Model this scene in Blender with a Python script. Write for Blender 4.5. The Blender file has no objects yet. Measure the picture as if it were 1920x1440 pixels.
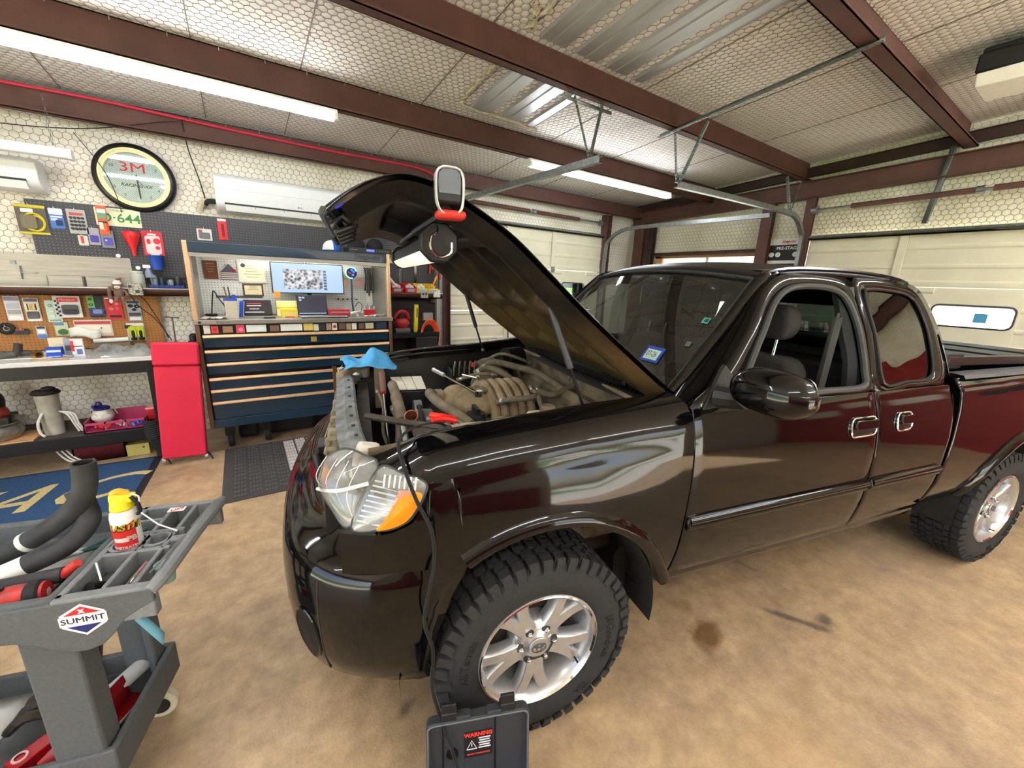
import bpy, bmesh, math, random
import numpy as np
from mathutils import Vector, Matrix, Euler
random.seed(11)
SC = bpy.context.scene
COL = SC.collection
pi = math.pi

# ------------------------------------------------------------------ camera
cam_d = bpy.data.cameras.new('camera'); cam = bpy.data.objects.new('camera', cam_d); COL.objects.link(cam)
cam_d.sensor_width = 36.0; cam_d.lens = 750.0 / 1920.0 * 36.0; cam_d.clip_start = 0.02
PITCH, ROLL, YAW = [math.radians(a) for a in (14.344, 2.240, 33.975)]
_f = Vector((math.sin(YAW)*math.cos(PITCH), math.cos(YAW)*math.cos(PITCH), -math.sin(PITCH)))
_r = Vector((math.cos(YAW), -math.sin(YAW), 0)); _u = _r.cross(_f)
_r2 = math.cos(ROLL)*_r + math.sin(ROLL)*_u; _u2 = -math.sin(ROLL)*_r + math.cos(ROLL)*_u
cam.matrix_world = Matrix(((_r2.x,_u2.x,-_f.x,0),(_r2.y,_u2.y,-_f.y,0),(_r2.z,_u2.z,-_f.z,1.7075),(0,0,0,1)))
SC.camera = cam

# ------------------------------------------------------------------ world, sun, exposure
wd = bpy.data.worlds.new('sky'); SC.world = wd; wd.use_nodes = True
_nt = wd.node_tree; _bg = _nt.nodes['Background']
_sky = _nt.nodes.new('ShaderNodeTexSky'); _sky.sky_type = 'NISHITA'; _sky.sun_disc = False
_sky.sun_elevation = math.radians(50); _sky.sun_rotation = math.radians(200); _sky.dust_density = 3.0
_nt.links.new(_sky.outputs[0], _bg.inputs[0]); _bg.inputs[1].default_value = 0.5
TUBE = 24.0           # brightness of the fluorescent tubes
sun_d = bpy.data.lights.new('sun', 'SUN'); sun_d.energy = 26.0; sun_d.angle = .01; sun_d.color = (1., .96, .88)
sun = bpy.data.objects.new('sun', sun_d); COL.objects.link(sun); sun.rotation_euler = Vector((.10, .75, -.66)).to_track_quat('-Z', 'Y').to_euler()
SC.view_settings.view_transform = 'Standard'; SC.view_settings.look = 'None'
SC.view_settings.gamma = 1.0; SC.view_settings.use_curve_mapping = False
SC.view_settings.exposure = 0.85

# ------------------------------------------------------------------ materials
def lin(c):
    return tuple(((x/255.0)/12.92 if x/255.0 <= 0.04045 else ((x/255.0+0.055)/1.055)**2.4) for x in c)
MATS = {}
def N(nt, t, **kw):
    n = nt.nodes.new(t)
    for k, v in kw.items(): setattr(n, k, v)
    return n
def mat(name, c, rough=.5, metal=0., var=.12, scale=14., bump=0., bscale=60., coat=0., emis=0., trans=0., ior=1.45, alpha=1., c2=None, spec=.5, stretch=None, dark=False):
    """procedural principled material; c in sRGB 0-255; noise drives colour and relief"""
    if name in MATS: return MATS[name]
    m = bpy.data.materials.new(name); m.use_nodes = True; nt = m.node_tree; b = nt.nodes['Principled BSDF']
    a = lin(c); d = lin(c2) if c2 else tuple(x*(1-var) for x in a)
    tc = N(nt, 'ShaderNodeTexCoord'); src = tc.outputs['Object']
    if stretch:
        mp = N(nt, 'ShaderNodeMapping'); mp.inputs['Scale'].default_value = stretch; nt.links.new(src, mp.inputs[0]); src = mp.outputs[0]
    if var > 0 or c2:
        nz = N(nt, 'ShaderNodeTexNoise'); nz.inputs['Scale'].default_value = scale; nz.inputs['Detail'].default_value = 4
        nt.links.new(src, nz.inputs['Vector'])
        rp = N(nt, 'ShaderNodeValToRGB'); rp.color_ramp.elements[0].position = .35; rp.color_ramp.elements[1].position = .65
        rp.color_ramp.elements[0].color = (*d, 1); rp.color_ramp.elements[1].color = (*a, 1)
        nt.links.new(nz.outputs[0], rp.inputs[0]); nt.links.new(rp.outputs[0], b.inputs['Base Color'])
    else:
        b.inputs['Base Color'].default_value = (*a, 1)
    b.inputs['Roughness'].default_value = rough; b.inputs['Metallic'].default_value = metal
    b.inputs['Specular IOR Level'].default_value = spec; b.inputs['IOR'].default_value = ior
    b.inputs['Coat Weight'].default_value = coat; b.inputs['Coat Roughness'].default_value = .03
    b.inputs['Transmission Weight'].default_value = trans; b.inputs['Alpha'].default_value = alpha
    if emis and dark: b.inputs['Base Color'].default_value = (.02,.02,.025,1); [nt.links.remove(l) for l in list(b.inputs['Base Color'].links)]
    if emis: b.inputs['Emission Color'].default_value = (*a, 1); b.inputs['Emission Strength'].default_value = emis
    if bump:
        n2 = N(nt, 'ShaderNodeTexNoise'); n2.inputs['Scale'].default_value = bscale; n2.inputs['Detail'].default_value = 3
        nt.links.new(src, n2.inputs['Vector'])
        bp = N(nt, 'ShaderNodeBump'); bp.inputs['Strength'].default_value = bump; bp.inputs['Distance'].default_value = .01
        nt.links.new(n2.outputs[0], bp.inputs['Height']); nt.links.new(bp.outputs[0], b.inputs['Normal'])
    MATS[name] = m; return m
def flat(c, rough=.6, metal=0.):
    return mat('paint_%d_%d_%d_%d%s' % (*c, int(rough*100), 'm' if metal else ''), c, rough, metal, var=.06, scale=30)

def thin_glass(name, tint, refl=.06, rough=.02, c=None):
    m = bpy.data.materials.new(name); m.use_nodes = True; nt = m.node_tree; L = nt.links.new
    for n in list(nt.nodes):
        if n.type != 'OUTPUT_MATERIAL': nt.nodes.remove(n)
    out = nt.nodes[0]; tr = N(nt, 'ShaderNodeBsdfTransparent'); tr.inputs[0].default_value = (*tint, 1)
    gl = N(nt, 'ShaderNodeBsdfGlossy'); gl.inputs['Roughness'].default_value = rough
    nz = N(nt, 'ShaderNodeTexNoise'); nz.inputs['Scale'].default_value = 6; nz.inputs['Detail'].default_value = 5
    tc = N(nt, 'ShaderNodeTexCoord'); L(tc.outputs['Object'], nz.inputs['Vector'])
    fr = N(nt, 'ShaderNodeFresnel'); fr.inputs[0].default_value = 1.5
    mr = N(nt, 'ShaderNodeMapRange'); mr.inputs[1].default_value = .04; mr.inputs[2].default_value = 1; mr.inputs[3].default_value = refl; mr.inputs[4].default_value = 1; L(fr.outputs[0], mr.inputs[0])
    mx = N(nt, 'ShaderNodeMixShader'); L(mr.outputs[0], mx.inputs[0]); L(tr.outputs[0], mx.inputs[1]); L(gl.outputs[0], mx.inputs[2]); cur = mx.outputs[0]
    if c:   # a pale film, for dust on panes and whitening put into the lamp lens
        df = N(nt, 'ShaderNodeBsdfDiffuse'); df.inputs[0].default_value = (*lin(c[0]), 1); m2 = N(nt, 'ShaderNodeMixShader')
        r = N(nt, 'ShaderNodeMapRange'); r.inputs[1].default_value = .35; r.inputs[2].default_value = .75; r.inputs[3].default_value = c[1]*.4; r.inputs[4].default_value = c[1]; L(nz.outputs[0], r.inputs[0])
        L(r.outputs[0], m2.inputs[0]); L(cur, m2.inputs[1]); L(df.outputs[0], m2.inputs[2]); cur = m2.outputs[0]
    L(cur, out.inputs[0]); MATS[name] = m; return m
HS = .056   # chicken wire cell width
def insulation(name, c, c2, ax=0, ay=1):
    """white faced batts pressed into hexagonal pillows by the wire"""
    m = bpy.data.materials.new(name); m.use_nodes = True; nt = m.node_tree; b = nt.nodes['Principled BSDF']; L = nt.links.new
    tc = N(nt, 'ShaderNodeTexCoord'); sp = N(nt, 'ShaderNodeSeparateXYZ'); L(tc.outputs['Object'], sp.inputs[0])
    cb = N(nt, 'ShaderNodeCombineXYZ'); L(sp.outputs[ax], cb.inputs[0]); L(sp.outputs[ay], cb.inputs[1])
    q = N(nt, 'ShaderNodeVectorMath', operation='SCALE'); L(cb.outputs[0], q.inputs[0]); q.inputs['Scale'].default_value = 1/HS
    o = N(nt, 'ShaderNodeVectorMath', operation='ADD'); L(q.outputs[0], o.inputs[0]); o.inputs[1].default_value = (1000, 1000*math.sqrt(3), 0)
    ds = []
    for sh in ((.5, math.sqrt(3)/2, 0), (0, 0, 0)):
        s = N(nt, 'ShaderNodeVectorMath', operation='SUBTRACT'); L(o.outputs[0], s.inputs[0]); s.inputs[1].default_value = sh
        md = N(nt, 'ShaderNodeVectorMath', operation='MODULO'); L(s.outputs[0], md.inputs[0]); md.inputs[1].default_value = (1, math.sqrt(3), 1)
        s2 = N(nt, 'ShaderNodeVectorMath', operation='SUBTRACT'); L(md.outputs[0], s2.inputs[0]); s2.inputs[1].default_value = (.5, math.sqrt(3)/2, 0)
        dt = N(nt, 'ShaderNodeVectorMath', operation='DOT_PRODUCT'); L(s2.outputs[0], dt.inputs[0]); L(s2.outputs[0], dt.inputs[1]); ds.append(dt)
    mn = N(nt, 'ShaderNodeMath', operation='MINIMUM'); L(ds[0].outputs['Value'], mn.inputs[0]); L(ds[1].outputs['Value'], mn.inputs[1])
    iv = N(nt, 'ShaderNodeMath', operation='SUBTRACT'); iv.inputs[0].default_value = .34; L(mn.outputs[0], iv.inputs[1])
    nz = N(nt, 'ShaderNodeTexNoise'); nz.inputs['Scale'].default_value = 1.7; nz.inputs['Detail'].default_value = 6; L(tc.outputs['Object'], nz.inputs['Vector'])
    rp = N(nt, 'ShaderNodeValToRGB'); rp.color_ramp.elements[0].position = .3; rp.color_ramp.elements[1].position = .6
    rp.color_ramp.elements[0].color = (*lin(c2), 1); rp.color_ramp.elements[1].color = (*lin(c), 1)
    L(nz.outputs[0], rp.inputs[0]); L(rp.outputs[0], b.inputs['Base Color']); b.inputs['Roughness'].default_value = .55
    n3 = N(nt, 'ShaderNodeTexNoise'); n3.inputs['Scale'].default_value = 30; L(tc.outputs['Object'], n3.inputs['Vector'])
    ad = N(nt, 'ShaderNodeMath', operation='MULTIPLY_ADD'); L(n3.outputs[0], ad.inputs[0]); ad.inputs[1].default_value = .25; L(iv.outputs[0], ad.inputs[2])
    bp = N(nt, 'ShaderNodeBump'); bp.inputs['Strength'].default_value = .9; bp.inputs['Distance'].default_value = .014
    L(ad.outputs[0], bp.inputs['Height']); L(bp.outputs[0], b.inputs['Normal'])
    MATS[name] = m; return m

# ------------------------------------------------------------------ mesh helpers
def catmull(P, n=6, closed=False):
    P = [Vector(p) for p in P]; out = []; m = len(P)
    if m < 3: return P
    for i in range(m if closed else m-1):
        a, b, c, d = (P[(i-1) % m] if closed or i else P[0]), P[i], P[(i+1) % m], (P[(i+2) % m] if closed or i+2 < m else P[-1])
        for k in range(n):
            t = k/n
            out.append(.5*((2*b)+(c-a)*t+(2*a-5*b+4*c-d)*t*t+(3*b-a-3*c+d)*t**3))
    if not closed: out.append(P[-1])
    return out
def interp(tab, x):
    if x <= tab[0][0]: return tab[0][1]
    for (a, b), (c, d) in zip(tab, tab[1:]):
        if x <= c: return b+(d-b)*(x-a)/(c-a) if c > a else d
    return tab[-1][1]
def sinterp(tab, x):
    xs = [t[0] for t in tab]; n = len(tab)
    if x <= xs[0]: return tab[0][1]
    if x >= xs[-1]: return tab[-1][1]
    i = max(k for k in range(n-1) if xs[k] <= x); a, b = tab[i], tab[i+1]; h = b[0]-a[0]; t = (x-a[0])/h
    def sl(k):
        if k == 0: return (tab[1][1]-tab[0][1])/(xs[1]-xs[0])
        if k == n-1: return (tab[-1][1]-tab[-2][1])/(xs[-1]-xs[-2])
        return (tab[k+1][1]-tab[k-1][1])/(xs[k+1]-xs[k-1])
    return (2*t**3-3*t*t+1)*a[1]+(t**3-2*t*t+t)*h*sl(i)+(-2*t**3+3*t*t)*b[1]+(t**3-t*t)*h*sl(i+1)
def rrect(w, h, r, n=4, cx=0, cy=0):
    out = []; r = min(r, w/2-1e-5, h/2-1e-5)
    for sx, sy, a0 in ((1,1,0),(-1,1,90),(-1,-1,180),(1,-1,270)):
        for k in range(n+1):
            a = math.radians(a0+90*k/n); out.append((cx+sx*(w/2-r)+r*math.cos(a), cy+sy*(h/2-r)+r*math.sin(a)))
    return out
def frame_of(d):
    d = Vector(d).normalized(); a = Vector((0,0,1)) if abs(d.z) < .9 else Vector((1,0,0))
    x = d.cross(a).normalized(); return x, d.cross(x), d

class MB:
    def __init__(s): s.v = []; s.f = []
    def add(s, v, f):
        o = len(s.v); s.v += [tuple(p) for p in v]; s.f += [tuple(i+o for i in q) for q in f]; return s
    def box(s, c, d, rot=None):
        c = Vector(c); h = [x/2 for x in d]; v = []
        for sx in (-1,1):
            for sy in (-1,1):
                for sz in (-1,1):
                    p = Vector((sx*h[0], sy*h[1], sz*h[2]))
                    v.append(c+(rot @ p if rot else p))
        return s.add(v, [(0,1,3,2),(4,6,7,5),(0,4,5,1),(2,3,7,6),(0,2,6,4),(1,5,7,3)])
    def bb(s, x0, x1, y0, y1, z0, z1): return s.box(((x0+x1)/2,(y0+y1)/2,(z0+z1)/2), (abs(x1-x0),abs(y1-y0),abs(z1-z0)))
    def cyl(s, p0, p1, r0, r1=None, n=16, caps=True):
        r1 = r0 if r1 is None else r1; p0 = Vector(p0); p1 = Vector(p1); x, y, d = frame_of(p1-p0)
        v = [p0+(x*math.cos(2*pi*k/n)+y*math.sin(2*pi*k/n))*r0 for k in range(n)]+[p1+(x*math.cos(2*pi*k/n)+y*math.sin(2*pi*k/n))*r1 for k in range(n)]
        f = [(k,(k+1)%n,n+(k+1)%n,n+k) for k in range(n)]
        if caps: f += [tuple(range(n-1,-1,-1)), tuple(range(n,2*n))]
        return s.add(v, f)
    def tube(s, P, r, n=8, sm=0, closed=False, caps=True):
        if sm: P = catmull(P, sm, closed)
        P = [Vector(p) for p in P]; m = len(P); R = r if isinstance(r, (list, tuple)) else [r]*m
        if len(R) != m: R = [interp([(i/(len(r)-1), q) for i, q in enumerate(r)], k/(m-1)) for k in range(m)]
        x, y, d = frame_of(P[1]-P[0]); v = []
        for i, p in enumerate(P):
            t = (P[(i+1) % m]-P[i-1]) if closed else (P[min(i+1, m-1)]-P[max(i-1, 0)])
            t = t.normalized() if t.length > 1e-9 else d
            x = (x-t*x.dot(t)); x = x.normalized() if x.length > 1e-6 else frame_of(t)[0]; y = t.cross(x)
            v += [p+(x*math.cos(2*pi*k/n)+y*math.sin(2*pi*k/n))*R[i] for k in range(n)]
        f = [(i*n+k, i*n+(k+1)%n, ((i+1)%m)*n+(k+1)%n, ((i+1)%m)*n+k) for i in range(m if closed else m-1) for k in range(n)]
        if caps and not closed: f += [tuple(range(n-1,-1,-1)), tuple(range((m-1)*n, m*n))]
        return s.add(v, f)
    def lathe(s, prof, o=(0,0,0), axis=(0,0,1), n=32, a0=0, a1=2*pi):
        o = Vector(o); x, y, d = frame_of(axis); m = len(prof); full = abs(a1-a0-2*pi) < 1e-6; k1 = n if full else n+1; v = []
        for k in range(k1):
            a = a0+(a1-a0)*k/n; e = x*math.cos(a)+y*math.sin(a)
            v += [o+e*r+d*h for r, h in prof]
        f = [(k*m+i, ((k+1)%k1)*m+i, ((k+1)%k1)*m+i+1, k*m+i+1) for k in range(n) for i in range(m-1)]
        return s.add(v, f)
    def grid(s, G, closed=False):
        r = len(G); c = len(G[0]); v = [p for row in G for p in row]
        f = [(i*c+j, i*c+(j+1)%c, (i+1)*c+(j+1)%c, (i+1)*c+j) for i in range(r-1) for j in range(c if closed else c-1)]
        return s.add(v, f)
    def prism(s, out, fn, t0, t1):
        """outline (a,b) list -> fn(a,b,t)"""
        n = len(out); v = [fn(a, b, t0) for a, b in out]+[fn(a, b, t1) for a, b in out]
        return s.add(v, [tuple(range(n-1,-1,-1)), tuple(range(n, 2*n))]+[(k,(k+1)%n,n+(k+1)%n,n+k) for k in range(n)])
    def ring(s, A, B):
        n = len(A); return s.add(list(A)+list(B), [(k,(k+1)%n,n+(k+1)%n,n+k) for k in range(n)])
    def ell(s, c, r, n=12, m=8, rot=None):
        c = Vector(c); v = []; f = []
        for i in range(m+1):
            t = pi*i/m
            for k in range(n):
                a = 2*pi*k/n; p = Vector((r[0]*math.sin(t)*math.cos(a), r[1]*math.sin(t)*math.sin(a), r[2]*math.cos(t)))
                v.append(c+(rot @ p if rot else p))
        f = [(i*n+k, (i+1)*n+k, (i+1)*n+(k+1)%n, i*n+(k+1)%n) for i in range(m) for k in range(n)]
        return s.add(v, f)
    def build(s, name, m, parent=None, sharp=35, bevel=0, seg=2, solid=0, sub=0, weld=1e-5, recalc=True, off=-1):
        me = bpy.data.meshes.new(name); me.from_pydata(s.v, [], s.f)
        bm = bmesh.new(); bm.from_mesh(me)
        if weld: bmesh.ops.remove_doubles(bm, verts=bm.verts, dist=weld)
        if recalc: bmesh.ops.recalc_face_normals(bm, faces=bm.faces)
        lim = math.radians(sharp)
        for fc in bm.faces: fc.smooth = True
        for e in bm.edges:
            if len(e.link_faces) == 2 and e.calc_face_angle(0) > lim: e.smooth = False
        bm.to_mesh(me); bm.free()
        if isinstance(m, str): m = MATS[m]
        me.materials.append(m)
        o = bpy.data.objects.new(name, me); COL.objects.link(o)
        if parent: o.parent = parent
        if sub:
            md = o.modifiers.new('subdivision', 'SUBSURF'); md.levels = md.render_levels = sub
        if solid:
            md = o.modifiers.new('solidify', 'SOLIDIFY'); md.thickness = solid; md.offset = off
        if bevel:
            md = o.modifiers.new('bevel', 'BEVEL'); md.width = bevel; md.segments = seg; md.limit_method = 'ANGLE'; md.angle_limit = math.radians(40); md.harden_normals = False
        return o
def thing(name, label, cat, loc=(0,0,0), rz=0, group=None, rot=None):
    o = bpy.data.objects.new(name, None); COL.objects.link(o); o.location = loc; o.empty_display_size = .05
    o.rotation_euler = rot if rot else (0,0,rz); tag(o, label, cat, group); return o
def tag(o, label, cat, group=None, kind=None):
    if label: o['label'] = label
    if cat: o['category'] = cat
    if group: o['group'] = group
    if kind: o['kind'] = kind
    return o
def struct(o, label=None):
    o['kind'] = 'structure'
    if label: o['label'] = label
    return o
def copy_tree(o, parent=None):
    c = o.copy(); COL.objects.link(c)
    if parent: c.parent = parent
    for ch in list(o.children): copy_tree(ch, c)
    return c
PEND = []
def text(name, s, size, m, parent, loc, rot, shear=0, bold=0, ext=.0006, align='CENTER', sx=1.0, warp=None):
    PEND.append((name, s, size, m, parent, Vector(loc), rot, shear, bold, ext, align, sx, warp))
def flush_text():
    tmp = []
    for (name, s, size, m, parent, loc, rot, shear, bold, ext, align, sx, warp) in PEND:
        cu = bpy.data.curves.new('lettering', 'FONT'); cu.body = s; cu.size = size; cu.shear = shear; cu.offset = bold; cu.extrude = ext
        cu.align_x = align; cu.align_y = 'CENTER'; cu.resolution_u = 3
        o = bpy.data.objects.new('lettering', cu); COL.objects.link(o); tmp.append((o, cu))
    bpy.context.view_layer.update(); dg = bpy.context.evaluated_depsgraph_get()
    for (o, cu), (name, s, size, m, parent, loc, rot, shear, bold, ext, align, sx, warp) in zip(tmp, PEND):
        me = bpy.data.meshes.new_from_object(o.evaluated_get(dg)); me.name = name
        R = rot.to_4x4() if isinstance(rot, Matrix) else Euler(rot).to_matrix().to_4x4()
        for v in me.vertices:
            p = Vector((v.co.x*sx, v.co.y, v.co.z))
            if warp: p = Vector(warp(p))
            v.co = loc + (R @ p)
        me.materials.clear(); me.materials.append(MATS[m] if isinstance(m, str) else m)
        q = bpy.data.objects.new(name, me); COL.objects.link(q); q.parent = parent
    for o, cu in tmp: bpy.data.objects.remove(o); bpy.data.curves.remove(cu)
    PEND.clear()
FACE = (pi/2, 0, 0)     # lettering that reads from -Y (the room side of the back wall)
# ------------------------------------------------------------------ shared materials
mat('steel_brown', (94,62,54), .6, var=.25, scale=5, bump=.15, bscale=90)
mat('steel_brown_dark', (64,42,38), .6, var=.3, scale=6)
mat('galv', (150,156,156), .42, .85, var=.25, scale=25)
mat('roof_metal', (214,220,224), .42, .7, var=.15, scale=2, stretch=(6,1,1))
mat('wire', (138,134,124), .55, .35, var=.2)
mat('white_enamel', (236,238,236), .35, var=.04)
mat('white_plastic', (228,232,234), .4, var=.04)
mat('door_cream', (218,214,190), .5, var=.08, scale=3)
mat('black_rubber', (30,31,32), .75, var=.3, scale=40, bump=.1)
mat('black_plastic', (26,27,30), .45, var=.2, bump=.05, bscale=200)
mat('black_satin', (20,20,22), .35, var=.1)
mat('chrome', (225,228,230), .08, 1., var=.03)
mat('steel', (190,192,194), .3, .9, var=.12, scale=20)
mat('stainless', (168,165,158), .4, .8, var=.2, scale=4, stretch=(1,1,14))
thin_glass('glass_clear', (.92,.95,.94), .06)
mat('tube_light', (248,250,255), .4, emis=TUBE, var=0)
mat('red_rubber', (196,44,70), .45, var=.1)
mat('insul_edge', (206,196,168), .9, var=.3, scale=40, bump=.6, bscale=60)
mat('wood_trim', (206,158,108), .6, var=.25, scale=4, stretch=(1,14,14))
insulation('insul_ceiling', (242,240,234), (226,222,212), 0, 1)
insulation('insul_back', (236,232,220), (214,208,190), 0, 2)
insulation('insul_right', (232,227,208), (208,200,174), 1, 2)
mat('wall_plain', (206,200,184), .8, var=.1, scale=3)
mat('wall_red', (150,32,34), .5, var=.15, scale=3)
mat('grass', (92,140,58), .9, var=.4, scale=3)

# floor: worn tan concrete with stains
def floor_material():
    m = bpy.data.materials.new('concrete'); m.use_nodes = True; nt = m.node_tree; b = nt.nodes['Principled BSDF']; L = nt.links.new
    tc = N(nt, 'ShaderNodeTexCoord'); P = tc.outputs['Object']
    def ramp(scale, det, els, rough=.6, dist=0.):
        nz = N(nt, 'ShaderNodeTexNoise'); nz.inputs['Scale'].default_value = scale; nz.inputs['Detail'].default_value = det; nz.inputs['Roughness'].default_value = rough; nz.inputs['Distortion'].default_value = dist
        L(P, nz.inputs['Vector']); r = N(nt, 'ShaderNodeValToRGB'); e = r.color_ramp.elements
        while len(e) < len(els): e.new(.5)
        for q, (p, c) in zip(e, els): q.position = p; q.color = (*lin(c), 1) if len(c) == 3 else (c[0],)*3+(1,)
        L(nz.outputs[0], r.inputs[0]); return r
    base = ramp(1.1, 9, [(.28,(126,108,92)),(.42,(164,138,108)),(.56,(190,161,120)),(.72,(150,130,110))], .65, .4)
    mott = ramp(9, 10, [(.3,(104,88,74)),(.5,(168,145,116)),(.7,(208,184,146))], .7)
    mx = N(nt, 'ShaderNodeMix', data_type='RGBA'); mx.inputs[0].default_value = .45; L(base.outputs[0], mx.inputs[6]); L(mott.outputs[0], mx.inputs[7])
    cur = mx.outputs[2]
    fl = ramp(55, 6, [(.60,(0.,)),(.72,(1.,))], .8)
    mx = N(nt, 'ShaderNodeMix', data_type='RGBA'); L(fl.outputs[0], mx.inputs[0]); mx.inputs[7].default_value = (*lin((112,92,74)), 1); L(cur, mx.inputs[6]); cur = mx.outputs[2]
    fl = ramp(38, 6, [(.66,(0.,)),(.74,(.7,))], .8)
    mx = N(nt, 'ShaderNodeMix', data_type='RGBA'); L(fl.outputs[0], mx.inputs[0]); mx.inputs[7].default_value = (*lin((206,190,160)), 1); L(cur, mx.inputs[6]); cur = mx.outputs[2]
    wob = N(nt, 'ShaderNodeTexNoise'); wob.inputs['Scale'].default_value = 9; wob.inputs['Detail'].default_value = 5; L(P, wob.inputs['Vector'])
    for (x, y, rx, ry, ang, col, amt, soft) in STAINS:
        mp = N(nt, 'ShaderNodeMapping'); mp.vector_type = 'TEXTURE'; mp.inputs['Location'].default_value = (x, y, 0); mp.inputs['Rotation'].default_value = (0,0,ang); mp.inputs['Scale'].default_value = (rx, ry, 1)
        L(P, mp.inputs[0]); ln = N(nt, 'ShaderNodeVectorMath', operation='LENGTH'); L(mp.outputs[0], ln.inputs[0])
        a = N(nt, 'ShaderNodeMath', operation='MULTIPLY_ADD'); L(wob.outputs[0], a.inputs[0]); a.inputs[1].default_value = 1.1; L(ln.outputs['Value'], a.inputs[2])
        r = N(nt, 'ShaderNodeMapRange'); r.inputs[1].default_value = 1.5; r.inputs[2].default_value = 1.5-soft; r.inputs[3].default_value = 0; r.inputs[4].default_value = amt; L(a.outputs[0], r.inputs[0])
        mx = N(nt, 'ShaderNodeMix', data_type='RGBA'); L(r.outputs[0], mx.inputs[0]); L(cur, mx.inputs[6]); mx.inputs[7].default_value = (*lin(col), 1); cur = mx.outputs[2]
    L(cur, b.inputs['Base Color'])
    rr = ramp(3, 6, [(.3,(.30,)),(.7,(.55,))]); L(rr.outputs[0], b.inputs['Roughness']); b.inputs['Specular IOR Level'].default_value = .35
    n3 = N(nt, 'ShaderNodeTexNoise'); n3.inputs['Scale'].default_value = 90; n3.inputs['Detail'].default_value = 5; L(P, n3.inputs['Vector'])
    bp = N(nt, 'ShaderNodeBump'); bp.inputs['Strength'].default_value = .18; bp.inputs['Distance'].default_value = .01; L(n3.outputs[0], bp.inputs['Height']); L(bp.outputs[0], b.inputs['Normal'])
    MATS['concrete'] = m; return m
STAINS = [(1.80,.80,.115,.10,.3,(104,72,34),.8,.5),(1.86,1.0,.07,.09,.5,(118,88,52),.5,.6),(2.30,.62,.21,.035,-1.05,(70,66,64),.75,.6),(2.45,.52,.06,.05,.2,(66,62,60),.7,.7),
          (2.52,.95,.03,.12,.2,(110,96,84),.5,.6),(2.0,1.15,.10,.09,0,(124,100,84),.5,.6),(.38,1.25,.055,.035,.6,(84,74,62),.75,.6),(1.5,.2,.6,.35,.4,(192,160,112),.35,.9),(.2,1.9,.5,.3,.9,(130,108,84),.45,.9),(3.4,.5,.7,.5,.1,(172,152,132),.35,.9)]
floor_material()

ZC = lambda y: 3.192+(3.83-y)*.07 if y > -.8 else 3.192+4.63*.07-(-.8-y)*.07
XL, XR, YB, YF = -4.6, 6.15, 5.3, -4.6
fl = MB(); fl.bb(XL-.1, XR+.1, YF-.1, YB+.1, -.15, 0); struct(fl.build('floor', 'concrete'), 'worn tan concrete garage floor with oil stains')
# back wall: insulated batts behind wire, broken by the overhead door
w = MB(); w.bb(XL, 2.42, YB, YB+.1, 0, 3.3); w.bb(2.42, 5.28, YB, YB+.1, 2.52, 3.3); w.bb(5.28, XR+.1, YB, YB+.1, 0, 3.3)
wall_back = struct(w.build('wall_back', 'insul_back'), 'white insulated back wall under hexagonal chicken wire')
w = MB(); w.bb(XR, XR+.1, 4.75, YB, 0, 3.5); w.bb(XR, XR+.1, 2.44, 2.98, 0, 3.5); w.bb(XR, XR+.1, 2.98, 4.75, 2.25, 3.5); w.bb(XR, XR+.1, 2.98, 4.75, 0, 1.2)
w.bb(XR, XR+.1, -.75, 2.44, 2.42, 3.6); w.bb(XR, XR+.1, YF, -.75, 0, 3.6)
wall_right = struct(w.build('wall_right', 'insul_right'), 'cream insulated end wall under chicken wire')
w = MB(); w.bb(XL-.1, XL, 2.4, YB, 0, 3.4); w.bb(XL-.1, XL, YF, -4.0, 0, 3.4); w.bb(XL-.1, XL, -4.0, 2.4, 2.75, 3.6)
struct(w.build('wall_left', 'wall_plain'), 'plain end wall with an open doorway')
w = MB(); w.bb(XL, 1.5, YF-.1, YF, 0, 3.6); w.bb(1.5, 3.9, YF-.1, YF, 2.35, 3.6); w.bb(3.9, XR, YF-.1, YF, 0, 3.6)
wall_front = struct(w.build('wall_front', 'wall_plain'), 'plain wall with an open doorway opposite the truck')
w = MB(); w.bb(XR-.03, XR, -4.55, -.8, 0, 2.35); w.build('painted_panel', 'wall_red', wall_right)
w = MB(); w.bb(XL, 1.2, YF, YF+.4, 0, 1.3); w.build('painted_panel', 'wall_red', wall_front)
for (y, z, a, b, c) in [(-1.5,1.75,.5,.36,(230,228,220)),(-2.2,1.5,.6,.25,(235,232,225)),(-1.4,1.25,.45,.3,(40,40,44)),(-2.9,1.75,.5,.4,(226,220,205)),(-3.6,1.4,.6,.3,(206,200,190)),(-1.1,2.1,.3,.2,(30,30,34))]:
    q = MB(); q.prism(rrect(a, b, .06), lambda u, v, t: (XR-.032-t, y+u, z+v), 0, .01); q.build('sign_panel', flat(c), wall_right)
w = MB(); ys = [YB+.1, -.8, YF-.1]
w.grid([[(XL-.1, y, ZC(y)), (XR+.1, y, ZC(y))] for y in ys]); w.grid([[(XL-.1, y, ZC(y)+.14), (XR+.1, y, ZC(y)+.14)] for y in ys])
w.grid([[(XL-.1, y, ZC(y)), (XL-.1, y, ZC(y)+.14)] for y in ys]); w.grid([[(XR+.1, y, ZC(y)), (XR+.1, y, ZC(y)+.14)] for y in ys])
ceiling = struct(w.build('ceiling', 'insul_ceiling'), 'white faced roof insulation held up by chicken wire')
g = MB(); g.bb(-150, 150, -150, 150, -.4, -.2); tag(g.build('lawn', 'grass'), 'green lawn outside the open doorway', 'grass', kind='stuff')
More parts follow.
